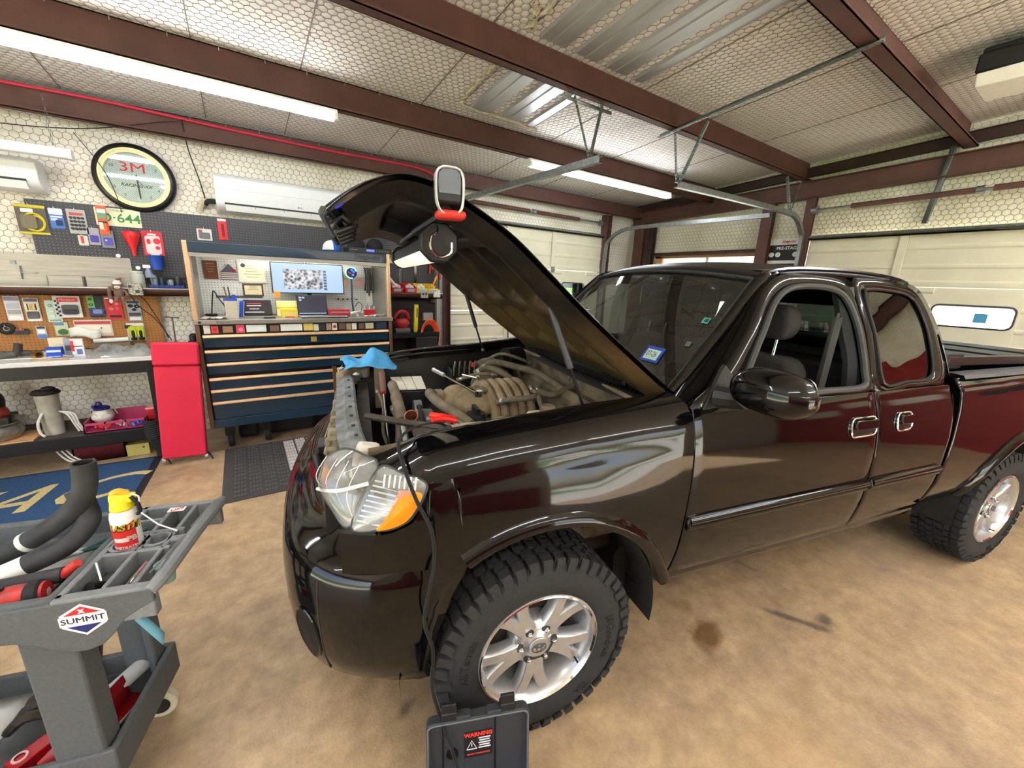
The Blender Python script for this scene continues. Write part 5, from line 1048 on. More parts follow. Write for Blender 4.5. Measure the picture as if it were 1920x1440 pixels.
t = thing('paper_towel_box', 'pale dispenser box on the wall under the right shelf', 'box', (2.06,5.2,1.16)); q = MB(); q.bb(-.06,.08,-.05,0,0,.1); q.build('case', flat((170,164,156)), t, bevel=.005)
# things by the back door
t = thing('floor_jack_bag', 'dark red tool bag on the floor by the back door', 'bag', (2.95,5.0,0)); q = MB(); q.prism(rrect(.42,.34,.08), lambda a, b, s: (a, s, .62+b), -.14, .14); q.build('bag_body', flat((140,26,40),.6), t); q = MB(); q.bb(-.2,.2,-.13,.13,0,.45); q.build('base_box', flat((60,56,56)), t); q = MB(); q.tube([(-.1,-.1,.78),(-.08,-.1,.9),(.08,-.1,.9),(.1,-.1,.78)], .012, n=8, sm=4); q.build('handle', flat((200,190,176)), t)
t = thing('plastic_tote', 'dark grey tote with a clear lid behind the far fender', 'tote', (2.52,4.9,0)); q = MB(); q.bb(-.22,.2,-.16,.16,0,.80); q.build('tote_body', flat((78,78,76),.5), t, bevel=.02); q = MB(); q.bb(-.23,.21,-.17,.17,.80,.83); q.build('lid', flat((120,120,116),.4), t, bevel=.008)
t = thing('broom_handle', 'grey broom handle leaning on the back door', 'broom', (3.35,5.15,0)); q = MB(); q.cyl((0,-.05,.1),(.03,.05,1.3),.012,n=8); q.build('handle', flat((90,86,80)), t); q = MB(); q.bb(-.15,.15,-.08,-.02,0,.1); q.build('brush_head', flat((60,50,44)), t)
# ------------------------------------------------------------------ pickup truck (u back, w toward the driver side, z up)
def T(u, w, z): return Vector((u, -w, z))
m = mat('paint_black', (7,7,8), .07, var=.0, coat=0., spec=.5)
mat('trim_grey', (84,88,92), .4, var=.2, scale=30); mat('rubber_seal', (58,60,62), .55, var=.25, scale=40)
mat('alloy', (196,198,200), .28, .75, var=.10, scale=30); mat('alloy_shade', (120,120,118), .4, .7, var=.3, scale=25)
mat('tyre', (44,45,46), .8, var=.25, scale=30, bump=.15, bscale=120)
mat('liner', (40,39,38), .85, var=.4, scale=12, bump=.3, bscale=30)
mat('dust_metal', (150,136,110), .75, c2=(96,86,70), scale=7, bump=.2, bscale=50)
mat('dust_dark', (74,66,56), .8, c2=(44,40,36), scale=9, bump=.3)
mat('dust_tan', (176,156,122), .7, c2=(132,114,86), scale=9, bump=.25)
mat('dust_hose', (132,120,98), .75, c2=(100,90,74), scale=12)
mat('core_grey', (128,132,132), .6, c2=(86,88,86), scale=16, bump=.2)
um = mat('underhood', (20,19,19), .38, c2=(30,27,24), scale=5, bump=.2, bscale=40)
def dusty_hood(um):
    nt = um.node_tree; b = nt.nodes['Principled BSDF']; L = nt.links.new; src = b.inputs['Base Color'].links[0].from_socket
    tc = N(nt,'ShaderNodeTexCoord'); sp = N(nt,'ShaderNodeSeparateXYZ'); L(tc.outputs['Object'], sp.inputs[0]); nz = N(nt,'ShaderNodeTexNoise'); nz.inputs['Scale'].default_value = 3.2; nz.inputs['Detail'].default_value = 5; L(tc.outputs['Object'], nz.inputs['Vector'])
    a = N(nt,'ShaderNodeMath', operation='MULTIPLY_ADD'); L(nz.outputs[0], a.inputs[0]); a.inputs[1].default_value = .9; L(sp.outputs[0], a.inputs[2])
    r = N(nt,'ShaderNodeMapRange'); r.inputs[1].default_value = .42; r.inputs[2].default_value = .80; r.inputs[4].default_value = .75; L(a.outputs[0], r.inputs[0])
    mx = N(nt,'ShaderNodeMix', data_type='RGBA'); L(r.outputs[0], mx.inputs[0]); L(src, mx.inputs[6]); mx.inputs[7].default_value = (*lin((104,82,52)),1); L(mx.outputs[2], b.inputs['Base Color'])
dusty_hood(um)
mat('amber', (250,134,16), .25, var=.12, scale=50, emis=.10); mat('reflector', (226,228,228), .3, .8, var=.12, scale=30)
mat('interior', (40,39,38), .85, var=.2, scale=60); mat('seat_cloth', (62,60,58), .95, var=.2, scale=150, bump=.2, bscale=400)
thin_glass('lamp_lens', (.95,.96,.96), .08, .03, c=((236,238,234),.30)); thin_glass('windscreen', (.26,.32,.30), .09, .01, c=((170,170,158),.05)); thin_glass('privacy_glass', (.06,.065,.065), .10, .01)  # lens film is white colour put in to lighten the lamp inside
truck = thing('pickup_truck', 'glossy black pickup truck with its hood raised in the middle of the garage', 'truck', (.9934, 1.8046, 0), -.2275)
def sub(parent, nm, mb, m, **k): return mb.build(nm, m, parent, **k)
SIDE_P = [(.50,.87),(.56,.90),(.62,.922),(.72,.945),(.85,.957),(1.0,.961),(1.12,.953),(1.2,.938),(1.27,.917),(1.31,.90)]
FRONT_T = [(-.66,.088),(-.56,.052),(-.45,.03),(-.3,.012),(0,0),(1,0)]
def ws(u, z): return interp(SIDE_P, z)-interp(FRONT_T, u)-(.8*max(0, z-.93)**2*max(0, min(1, (.5-u)/.35)) if u < .5 else 0)
ARC = (.43, .52)
def arch(u, u0=0.):
    d = ARC[1]**2-(u-u0)**2
    return ARC[0]+math.sqrt(d) if d > 0 else -1
FT = [(-.56,1.162),(-.53,1.166),(-.48,1.186),(-.39,1.218),(-.167,1.247),(.142,1.271),(.448,1.300),(.56,1.312)]
def fender_col(u, z0, z1=None, n=11):
    """profile of one fender column from z0 up; rolls over to the engine bay when z1 is None"""
    zt = sinterp(FT, u); top = zt-.13; out = []
    if z1 is not None and z1 < top:
        return [(ws(u, z0+(z1-z0)*k/n), z0+(z1-z0)*k/n) for k in range(n+1)]
    if z0 < top-.004: out += [(ws(u, z0+(top-z0)*k/7), z0+(top-z0)*k/7) for k in range(8)]
    wt = ws(u, top)
    roll = [(wt-.004,top+.03),(wt-.014,top+.06),(wt-.032,top+.088),(wt-.062,top+.112),(wt-.10,top+.125),(wt-.145,zt),(wt-.185,zt-.005),(wt-.195,zt-.02),(wt-.195,zt-.06)]
    out += [(a, b) for a, b in roll if b > z0+.004 or a < wt-.15]
    if z0 >= top-.004: out = [(interp([(b_, a_) for a_, b_ in [(wt, top)]+roll[:6]], z0), z0)]+[p for p in out]
    return out
def resample(P, n):
    d = [0]
    for a, b in zip(P, P[1:]): d.append(d[-1]+math.hypot(a[0]-b[0], a[1]-b[1]))
    L = d[-1]; out = []
    for k in range(n+1):
        x = L*k/n; i = max(j for j in range(len(d)) if d[j] <= x+1e-12); i = min(i, len(P)-2); t = (x-d[i])/(d[i+1]-d[i]) if d[i+1] > d[i] else 0
        out.append((P[i][0]+(P[i+1][0]-P[i][0])*t, P[i][1]+(P[i+1][1]-P[i][1])*t))
    return out
LT = [(-.56,1.155),(-.54,1.152),(-.47,1.152),(-.42,1.137),(-.40,1.12),(-.392,1.10)]
LB = [(-.64,.992),(-.62,.990),(-.54,.986),(-.5,.993),(-.45,1.016),(-.405,1.08),(-.392,1.10)]
def fender(sg):
    q = MB()
    us = [-.65+.018*k for k in range(5)]+[-.56+.168*k/12 for k in range(13)]+[-.392+(.555+.392)*k/44 for k in range(1, 45)]
    lo = []; up = []
    for u in us:
        z0 = max(arch(u), .85 if u < -.25 else .55); join = u >= -.3921
        lo.append([T(u, sg*w, z) for w, z in resample(fender_col(u, z0, 1.10 if join else interp(LB, u)-.004), 10)])
        if u >= -.5601: up.append([T(u, sg*w, z) for w, z in resample(fender_col(u, 1.10 if join else interp(LT, u)+.004), 18)])
    q.grid(lo); q.grid(up)
    o = q.build('front_fender', 'paint_black', truck, sharp=60, weld=.0008)
    # arch lip
    q = MB(); rows = []
    for k in range(41):
        a = math.radians(-20+ (222)*k/40); rows.append([T((r)*math.cos(a), sg*(ws(max(-.35,min(.5,r*math.cos(a))), .8)+d), ARC[0]+r*math.sin(a)) for r, d in ((.500,-.03),(.500,.018),(.508,.026),(.525,.026),(.545,.014),(.556,.002))])
    rows = [r for r in rows if r[2].z > .565 and not (r[2].x < -.25 and r[2].z < .83)]
    q.grid(rows); q.build('arch_flare', 'paint_black', o, sharp=50)
    return o
fender(1); fender(-1)
# wheel housings, mud flaps, underbody
def housing(u0, sg, nm='wheel_liner'):
    q = MB(); q.grid([[T(u0+.505*math.cos(a), sg*w, ARC[0]+.505*math.sin(a)) for w in (.42,.6,.75,.915)] for a in [math.radians(-8+ 196*k/24) for k in range(25)]]); q.build(nm, 'liner', truck)
    q = MB(); q.prism([(u0+.505*math.cos(a), ARC[0]+.505*math.sin(a)) for a in [math.radians(-8+196*k/20) for k in range(21)]], lambda a, b, s: T(a, sg*s, b), .40, .42); q.build('inner_wing', 'liner', truck)
for u0 in (0, 3.26):
    for sg in (1, -1): housing(u0, sg)
for sg in (1, -1):
    q = MB(); q.prism([(.46,.60),(.53,.575),(.555,.42),(.545,.27),(.515,.235),(.47,.30),(.44,.45),(.43,.56)], lambda a, b, s: T(a, sg*s, b), .72, .73); q.build('mud_flap', 'liner', truck, bevel=.004)
q = MB(); q.bb(-.5, 4.5, -.42, .42, .36, .60); q.build('underbody_blocker', 'dust_dark', truck)  # solid slab for the frame, added to block light under the truck
q = MB(); q.tube([T(0,-.7,.39),T(0,.7,.39)], .05, n=10); q.tube([T(3.26,-.7,.39),T(3.26,.7,.39)], .06, n=10); q.build('axle', 'dust_dark', truck)
# door skins
def skin(nm, u_of0, u_of1, z0, z1, sg, nu=20, nz=16):
    q = MB(); G = []
    for i in range(nu+1):
        col = []
        for j in range(nz+1):
            z = z0+(z1-z0)*j/nz; u = u_of0(z)+(u_of1(z)-u_of0(z))*i/nu; col.append(T(u, sg*ws(u, z), z))
        G.append(col)
    q.grid(G); return q.build(nm, 'paint_black', truck, sharp=60, solid=.02, bevel=.004)
lerp = lambda z, a, za, b, zb: a+(b-a)*(z-za)/(zb-za)
d_f = lambda z: lerp(z, .566, .6, .558, 1.27); d_r = lambda z: lerp(z, 1.70, .58, 1.618, 1.28)
r_f = lambda z: d_r(z)+.009; r_r = lambda z: 2.30-.045*((z-.6)/.7)**2+.0*z
b_f = lambda z: r_r(z)+.03
# window ring panels
BELT = 1.285
def wg(z): return interp([(1.25,.925),(1.285,.905),(1.40,.862),(1.55,.795),(1.68,.725),(1.75,.69),(1.80,.662),(1.83,.63)], z)
FI = [(.775,1.296),(1.0,1.299),(1.30,1.303),(1.555,1.308),(1.585,1.38),(1.605,1.50),(1.612,1.62),(1.585,1.70),(1.50,1.733),(1.35,1.738),(1.22,1.722),(1.11,1.665),(.98,1.535),(.86,1.40)]
FO = [(.565,1.272),(1.0,1.278),(1.32,1.282),(1.617,1.284),(1.642,1.38),(1.662,1.50),(1.676,1.64),(1.672,1.77),(1.52,1.800),(1.35,1.806),(1.19,1.790),(1.06,1.715),(.90,1.55),(.70,1.375)]
RI = [(1.712,1.315),(1.90,1.313),(2.04,1.313),(2.115,1.345),(2.15,1.45),(2.165,1.57),(2.155,1.66),(2.105,1.715),(1.95,1.735),(1.80,1.737),(1.745,1.71),(1.725,1.52)]
RO = [(1.626,1.284),(1.90,1.284),(2.10,1.284),(2.254,1.290),(2.272,1.42),(2.275,1.56),(2.258,1.68),(2.19,1.765),(1.97,1.800),(1.80,1.803),(1.684,1.77),(1.668,1.55)]
def densify(L): return [(p.x, p.y) for p in catmull([(a, b, 0) for a, b in L], 4, True)]
def win_panel(nm, O, I, sg, parent):
    O2, I2 = densify(O), densify(I); q = MB(); M2 = [((a[0]*.5+b[0]*.5), (a[1]*.5+b[1]*.5)) for a, b in zip(O2, I2)]
    f = lambda P, d=0: [T(u, sg*(wg(z)+d), z) for u, z in P]
    q.ring(f(O2), f(M2, .004)); q.ring(f(M2, .004), f(I2)); return q.build(nm, 'paint_black', parent, sharp=60, solid=.022)
def seal(nm, L, sg, parent, r=.011, d=.002, m='rubber_seal'):
    q = MB(); q.tube([T(u, sg*(wg(z)+d), z) for u, z in densify(L)], r, n=8, closed=True); return q.build(nm, m, parent)
handle_m = 'paint_black'
for sg in (1, -1):
    fd = skin('front_door', d_f, d_r, .565, 1.283, sg); rd = skin('rear_door', r_f, r_r, .565, 1.283, sg)
    win_panel('window_frame', FO, FI, sg, fd); win_panel('window_frame', RO, RI, sg, rd)
    seal('window_seal', FI, sg, fd, .014); seal('window_seal', RI, sg, rd, .007, m='black_satin')
    q = MB(); q.tube([T(u, sg*(wg(z)+.004), z) for u, z in densify(FI)][0:14], .012, n=8); q.build('belt_moulding', 'trim_grey', fd)
    # rear quarter glass (the front window is wound down)
    I2 = densify(RI); c = (1.93,1.52); q = MB(); q.add([T(c[0], sg*(wg(c[1])-.004), c[1])]+[T(u, sg*(wg(z)-.006), z) for u, z in I2], [(0, k+1, (k+1) % len(I2)+1) for k in range(len(I2))]); q.build('quarter_glass', 'privacy_glass', rd)
    # side moulding
    for a, b, par in ((.578, lambda: d_r(.83)-.012, fd), (None, None, rd)):
        u0, u1 = (.578, d_r(.83)-.012) if par is fd else (r_f(.83)+.012, r_r(.83)-.03)
        q = MB(); q.grid([[T(u, sg*(ws(u, z)+d), z) for z, d in ((.800,.0),(.803,.012),(.815,.018),(.824,.016),(.826,.012),(.829,.018),(.842,.022),(.855,.014),(.858,.0))] for u in [u0, u0+.006]+[u0+(u1-u0)*k/10 for k in range(1, 10)]+[u1]]); q.build('side_moulding', 'paint_black', par, sharp=50)
        q = MB(); q.ell(T(u0, sg*(ws(u0,.83)+.004), .829), (.012,.014,.028)); q.build('moulding_end', 'paint_black', par)
    # handles
    for u0, par in ((1.535, fd), (1.84, rd)):
        q = MB(); z0 = 1.135; q.tube([T(u0+a, sg*(ws(u0+a, z0+b)+.004), z0+b) for a, b in rrect(.175 if par is fd else .115, .085, .026)], .0045, n=6, closed=True); q.build('handle_bezel', 'chrome' if sg > 0 else 'paint_black', par)
        q = MB(); w0 = .165 if par is fd else .105; q.prism(rrect(w0, .076, .022), lambda a, b, s: T(u0+a, sg*(ws(u0+a, z0+b)+s), z0+b), -.004, .0015); q.build('handle_cup', 'black_satin', par)
        q = MB(); q.prism(rrect(w0*.95, .042, .014), lambda a, b, s: T(u0+a, sg*(ws(u0+a, z0+.014+b)+s), z0+.014+b), .002, .020); q.build('handle_paddle', 'paint_black', par, bevel=.004)
    q = MB(); q.grid([[T(u, sg*w, z) for w, z in ((.70,.44),(.80,.455),(.86,.49),(.885,.53),(.89,.565),(.84,.58))] for u in [.50+(1.82)*k/12 for k in range(13)]]); q.build('rocker_panel', 'paint_black', truck, sharp=60)
    q = MB(); q.prism([(.60,.57),(2.24,.57),(2.22,1.26),(.60,1.25)], lambda a, b, s: T(a, sg*s, b), .84, .86); q.build('door_inner', 'black_satin', truck)
# cab shell: roof, pillars, back
q = MB(); ZE = [(1.075,1.748),(1.13,1.775),(1.25,1.797),(1.5,1.806),(1.8,1.803),(2.05,1.786),(2.2,1.757),(2.30,1.70),(2.345,1.62)]
rows = []
for u in [1.075+(2.345-1.075)*k/28 for k in range(29)]:
    ze = sinterp(ZE, u); f = 1-(max(0, u-2.0)/.35)**2*.6; he = .668
    fr = .028*(1-min(1, (u-1.075)/.2))
    rows.append([T(u-fr*(1-abs(s)**2)*1.2, s*he, ze+.058*f*(1-abs(s)**2.6)) for s in [-1+2*k/24 for k in range(25)]])
mat('paint_roof', (15,15,16), .36, var=.2, scale=9)
q.grid(rows); roof = q.build('roof', 'paint_roof', truck, sharp=60, solid=.02)
for sg in (1, -1):
    q = MB(); q.tube([T(u, sg*(.655), sinterp(ZE, u)+.012) for u in [1.12+1.05*k/16 for k in range(17)]], .009, n=6); q.build('drip_rail', 'paint_black', roof)
    q = MB(); q.tube([T(.62,sg*.735,1.285),T(.86,sg*.70,1.52),T(1.09,sg*.652,1.742),T(1.15,sg*.645,1.78)], [.034,.03,.028,.02], n=10, sm=6); q.build('windscreen_pillar', 'paint_black', truck)
    q = MB(); q.tube([T(.635,sg*.712,1.305),T(.86,sg*.677,1.535),T(1.085,sg*.632,1.755)], .012, n=6, sm=6); q.build('pillar_moulding', 'rubber_seal', truck)
    q = MB(); q.grid([[T(u, sg*w, z) for u, w, z in ((2.262-.25*max(0,z_-1.5),wg(z_)+.002,z_),(2.30-.35*max(0,z_-1.5),wg(z_)-.012,z_),(2.335-.4*max(0,z_-1.5),wg(z_)-.05,z_),(2.345-.4*max(0,z_-1.5),wg(z_)-.12,z_))] for z_ in (.6,.9,1.25,1.32,1.42,1.52,1.60,1.67,1.71)]); q.build('cab_corner', 'paint_black', truck, sharp=70)
q = MB(); q.prism([(-.80,.6),(.80,.6),(.82,1.28),(-.82,1.28)], lambda a, b, s: T(s, a, b), 2.335, 2.345)
B_ = rrect(.72,.26,.05,cy=1.52); A_ = [(x*(1-.30*(y-1.27)/.45), y) for x, y in rrect(1.64,.44,.10,cy=1.49)]
q.ring([T(2.34, a, b) for a, b in A_], [T(2.34, a, b) for a, b in B_]); q.build('cab_back', 'paint_black', truck, sharp=50)
q = MB(); q.prism(B_, lambda a, b, s: T(s, a, b), 2.338, 2.342); q.build('back_glass', 'windscreen', truck)
for sg in (1, -1):
    e = catmull([(.50,1.262,0),(.565,1.272,0),(.70,1.375,0),(.90,1.55,0),(1.06,1.715,0),(1.19,1.790,0)], 5); q = MB(); rows = []
    for k, p in enumerate(e):
        t_ = k/(len(e)-1); a_ = Vector((.60+.555*t_, .735-.085*t_, 1.280+.505*t_)); b_ = Vector((p.x+.012, wg(p.y)-.002, p.y)); rows.append([T(*(a_.lerp(b_, f)+Vector((-.012,.0,.012))*math.sin(pi*f))) for f in (0,.25,.5,.75,1)])
    q.grid(rows); q.build('pillar_skin', 'paint_black', truck, sharp=70)
# windscreen
def wsurf(s, t, d=0.):
    """s -1..1 across, t 0..1 up"""
    wb, wt_ = .715, .632; u = (.585+.06*s*s)*(1-t)+(1.045+.045*s*s)*t-.02*math.sin(pi*t); z = (1.268+.030*s*s*0+.012)*(1-t)+(1.792-.038*s*s)*t
    return T(u-d, s*(wb*(1-t)+wt_*t), z+d)
q = MB(); q.grid([[wsurf(-1+2*i/24, j/10) for i in range(25)] for j in range(11)]); wsn = q.build('windscreen', 'windscreen', truck)
q = MB(); q.tube([wsurf(-1+2*i/24, 1, .006) for i in range(25)], .009, n=6); q.build('windscreen_seal', 'rubber_seal', truck)
def on_glass(nm, s0, t0, sw, th, c, d=.004, par=wsn):
    q = MB(); q.grid([[wsurf(s0+sw*(i/4-.5), t0+th*(j/4-.5), d) for i in range(5)] for j in range(5)]); return q.build(nm, flat(c), par)
on_glass('inspection_sticker', .70, .245, .15, .13, (40,82,190)); on_glass('inspection_sticker', .70, .24, .115, .085, (206,236,226), .0055)
def glasswarp(s0, t0, ks, kt):
    return lambda p: wsurf(s0+p.x*ks, t0+p.y*kt, .008)
text('sticker_digits', '07-26', 1.0, flat((40,44,50)), truck, (0,0,0), (0,0,0), ext=0, warp=glasswarp(.70,.24,.037,.065))
on_glass('oil_sticker', .905, .60, .05, .05, (80,170,150)); on_glass('oil_sticker', .91, .60, .03, .03, (20,60,56), .005); on_glass('oil_sticker', .90, .39, .035, .04, (90,98,96))
# cowl, wipers, firewall
q = MB(); rows = []
for i in range(33):
    s = -1+2*i/32; rows.append([T(.50+.06*s*s, s*.74, 1.215), T(.515+.06*s*s, s*.74, 1.245), T(.545+.06*s*s, s*.735, 1.262), T(.59+.06*s*s, s*.72, 1.270)])
q.grid(rows); cw = q.build('cowl', 'black_plastic', truck)
fin = None
for k in range(42):
    s = -.55+1.35*k/41
    if fin is None: fin = MB().bb(-.018,.018,-.004,.004,0,.010).build('cowl_fin', 'black_satin', cw); c = fin
    else: c = fin.copy(); COL.objects.link(c); c.parent = cw
    c.location = T(.525+.06*s*s, s*.74, 1.252)
for w0, w1 in ((.50,.0),(-.05,-.55)):
    q = MB(); q.tube([T(.56,w0,1.285),T(.60,(w0+w1)/2,1.32),T(.63,w1,1.335)], .008, n=6, sm=4); q.cyl(T(.56,w0,1.27),T(.56,w0,1.295),.018,n=12); q.build('wiper_arm', 'black_satin', truck); q = MB(); q.tube([T(.60,w0-.12,1.305),T(.64,w1-.15,1.35)], .006, n=5); q.build('wiper_blade', 'black_rubber', truck)
q = MB(); q.prism([(-.80,.62),(.80,.62),(.80,1.20),(.72,1.235),(-.72,1.235),(-.80,1.20)], lambda a, b, s: T(s, a, b), .57, .60); q.build('firewall', 'dust_metal', truck)
q = MB(); q.tube([T(.545,-.76,1.222),T(.535,-.3,1.236),T(.535,.3,1.236),T(.545,.74,1.222)], .011, n=8, sm=5); q.build('firewall_lip', 'dust_tan', truck)
q = MB(); q.grid([[T(u, w, z) for u, w, z in ((.57,w_,1.12),(.50,w_,1.135),(.47,w_,1.10),(.47,w_,.95))] for w_ in (-.72,.72)]); q.build('firewall_step', 'dust_metal', truck, sharp=40)
for sg in (1, -1):
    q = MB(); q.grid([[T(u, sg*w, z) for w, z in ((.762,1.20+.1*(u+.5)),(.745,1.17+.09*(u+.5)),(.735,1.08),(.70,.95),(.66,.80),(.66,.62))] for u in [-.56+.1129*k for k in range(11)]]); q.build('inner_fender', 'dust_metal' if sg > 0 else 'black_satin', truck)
    q = MB(); q.ell(T(.26,sg*.64,.98), (.17,.13,.21), 20, 12); q.build('strut_tower', 'dust_metal', truck)
# core support and front carrier
CS = [(-.46,.84),(-.515,.80),(-.575,.69),(-.605,.56),(-.625,.40),(-.638,.2),(-.645,0),(-.655,-.3),(-.67,-.56),(-.675,-.66)]
q = MB(); P = catmull([T(u, w, 1.12+.02*(1-abs(w))) for u, w in CS], 5); rows = []
for i, p in enumerate(P):
    d = (P[min(i+1,len(P)-1)]-P[max(i-1,0)]).normalized(); n = Vector((-d.y, d.x, 0)); n = -n if n.x > 0 else n
    rows.append([p+n*a+Vector((0,0,b)) for a, b in ((-.045,-.05),(-.045,.0),(-.035,.008),(.005,.008),(.012,.0),(.02,-.004),(.045,-.006),(.048,-.06))])
q.grid(rows); csup = q.build('core_support', 'core_grey', truck, sharp=30, solid=.003)
bolt = None
for k in range(12):
    i = int(4+(len(P)-10)*k/11); d = (P[i+1]-P[i]).normalized(); n = Vector((-d.y, d.x, 0)); n = -n if n.x > 0 else n
    if bolt is None: bolt = MB().cyl((0,0,0),(0,0,.006),.007,n=8).build('bolt', 'dust_dark', csup); c = bolt
    else: c = bolt.copy(); COL.objects.link(c); c.parent = csup
    c.location = P[i]-n*.016+Vector((0,0,.008))
for w, h, r in [(.52-.085*k,.03+.012*(k%3),.007+.003*(k%2)) for k in range(13)]:
    q = MB(); q.box(T(-.685,w,1.09),(.035,.035,h)); q.cyl(T(-.70,w-.025,1.10),T(-.70,w+.025,1.10),r,n=8); q.build('grille_clip', 'dust_metal', csup)
q = MB(); q.prism([(-.66,.45),(.74,.45),(.74,1.06),(-.66,1.06)], lambda a, b, s: T(s, a, b), -.60, -.54); q.build('radiator', 'dust_dark', truck)
q = MB(); q.prism([(-.70,.60),(.70,.60),(.70,1.02),(-.70,1.02)], lambda a, b, s: T(s, a, b), -.70, -.66); q.build('front_carrier', 'black_plastic', truck)
q = MB(); q.tube([T(-.76,.3,1.0),T(-.74,.34,.9),T(-.76,.32,.86)], .02, n=8, sm=4); q.box(T(-.73,.22,.96),(.06,.10,.12)); q.build('horn', 'black_plastic', truck, bevel=.01)
q = MB(); q.tube([T(-.69,-.50,1.13),T(-.60,-.62,1.16),T(-.50,-.70,1.17),T(-.40,-.74,1.19)], .028, n=8, sm=4); q.bb(-.50,-.44,.56,.62,.9,1.19); q.build('corner_brace', 'dust_tan', truck, bevel=.006)
q = MB(); q.tube([T(-.56,.30,1.145),T(-.40,.45,1.15),T(-.30,.56,1.165),T(-.26,.66,1.175)], .014, n=6); q.bb(-.40,-.25,-.70,-.52,1.14,1.155); q.build('radiator_stay', 'dust_dark', truck)
# headlamps
def lamp(sg):
    S_ = lambda u, w, z: T(u, sg*w, z)
    main = [(-.537,.822,1.151),(-.576,.765,1.176),(-.632,.69,1.170),(-.689,.66,1.134),(-.706,.665,1.095),(-.714,.69,1.055),(-.675,.79,1.025),(-.62,.862,.997)]
    side = [(-.537,.826,1.151),(-.468,.872,1.150),(-.408,.902,1.128),(-.413,.912,1.088),(-.453,.914,1.022),(-.499,.912,1.000),(-.54,.902,.993),(-.618,.866,.996)]
    par = None
    for nm, O, nrm, bul, dish in (('headlamp', main, Vector((-.72,.62,.2)), .05, .10), ('corner_lamp', side, Vector((-.42,.9,.1)), .022, .045)):
        P = catmull(O, 6, True); c = sum(P, Vector())/len(P); n = nrm.normalized()
        def shell(amount, scale=1.0, off=0., e=2):
            rows = []
            for r in (1,.85,.65,.45,.25,.02): rows.append([S_(*(c+(p-c)*r*scale+n*(amount*(1-r**e)+off))) for p in P])
            return rows
        q = MB(); q.grid(shell(-dish, .97, -.004), closed=True); hs = q.build(nm, 'reflector', truck, sharp=70)
        q = MB(); q.grid(shell(bul), closed=True); q.build('lens', 'lamp_lens', hs, sharp=80)
        q = MB(); q.tube([S_(*(p-n*.002)) for p in P], .0042, n=6, closed=True); q.build('lamp_rim', 'rubber_seal', hs)
        q = MB()
        if nm == 'headlamp':
            for a, b in ((0,4),(2,7),(7,4)): pass
            q.tube([S_(*(Vector((-.70,.70,1.05))+n*.02)), S_(*(Vector((-.62,.80,1.09))+n*.045)), S_(*(Vector((-.555,.845,1.12))+n*.012))], .006, n=6, sm=4)
            for k in range(4):
                a0 = Vector((-.575-.033*k,.80-.036*k,1.165-.004*k)); a1 = Vector((-.60-.026*k,.845-.04*k,1.012+.012*k)); q.tube([S_(*(a0+n*.012)), S_(*(a0.lerp(a1,.5)+n*.05)), S_(*(a1+n*.014))], .0013, n=4, sm=5)
            q.build('lens_rib', flat((232,234,232),.2), hs)
            q = MB(); q.ell(S_(*(c-n*.06)), (.014,.014,.014)); q.cyl(S_(*(c-n*.07)), S_(*(c-n*.10)), .02, n=16); q.build('bulb', 'chrome', hs)
            q = MB(); q.ell(S_(-.69,.68,1.09), (.012,.012,.022)); q.build('side_marker', 'amber', hs)
            q = MB(); q.prism([(-.08,-.07),(.06,-.07),(.07,.03),(-.03,.045)], lambda a_, b_, s: S_(c.x+.075+a_*.7, c.y-.075+s, c.z+.045+b_), 0, .06); q.build('lamp_housing', flat((206,200,184),.6), hs, bevel=.015)
        else:
            for k in range(7):
                z = 1.135-.003*k; u = -.43-.014*k
                a = Vector((u,.895-.007*k,1.146)); b = Vector((u-.004,.902-.007*k,1.112)); q.tube([S_(*(a+n*.006)), S_(*(b+n*.012))], .003, n=4)
            q.build('lens_rib', flat((236,238,238),.2), hs)
            q = MB()
            for k in range(9):
                t_ = k/8; a = Vector((-.545,.835,1.12)).lerp(Vector((-.60,.872,1.02)), t_); b = a+Vector((.075,.045,-.012)); q.tube([S_(*(a+n*.002)), S_(*(b-n*.004))], .0035, n=4)
            q.build('flute', 'reflector', hs)
            am = catmull([(-.472,.882,1.104),(-.418,.906,1.102),(-.424,.913,1.075),(-.458,.915,1.026),(-.50,.913,1.007),(-.545,.904,1.003),(-.52,.899,1.03),(-.495,.89,1.07)], 4, True); ca = sum(am, Vector())/len(am)
            q = MB(); q.grid([[S_(*(ca+(p-ca)*r+n*(.012+.014*(1-r*r)))) for p in am] for r in (1,.7,.35,.02)], closed=True); q.build('amber_lens', 'amber', hs)
lamp(1); lamp(-1)
# front bumper
BP = [(-.44,.923),(-.52,.914),(-.60,.893),(-.70,.835),(-.78,.745),(-.838,.61),(-.872,.42),(-.892,.2),(-.898,0)]
half = catmull([(u, w, 0) for u, w in BP], 4); path = half+[Vector((p.x, -p.y, 0)) for p in reversed(half[:-1])]
PR = [(-.16,.395),(-.09,.398),(-.045,.41),(-.012,.45),(.004,.52),(.012,.60),(.014,.68),(.012,.75),(.004,.805),(-.012,.835),(-.03,.848),(-.055,.856),(-.09,.872),(-.12,.902),(-.135,.925),(-.15,.925)]
UE = [(.39,-.405),(.45,-.402),(.6,-.385),(.75,-.33),(.83,-.275),(.95,-.26)]
q = MB(); rows = []
def brow(i):
    p = path[i]; d = (path[min(i+1,len(path)-1)]-path[max(i-1,0)]).normalized(); n = Vector((-d.y, d.x, 0))
    if n.dot(p-Vector((0,0,0))) < 0: n = -n
    k = min(1., min(i, len(path)-1-i)/8.)
    return [T(p.x+n.x*o*(.35+.65*k if o < -.02 else 1), p.y+n.y*o*(.35+.65*k if o < -.02 else 1), z-(.0 if k > .9 or z < .85 else (z-.85)*(1-k))) for o, z in PR]
r0 = brow(0); rows.append([T(interp(UE, v.z), -v.y, v.z) for v in r0])
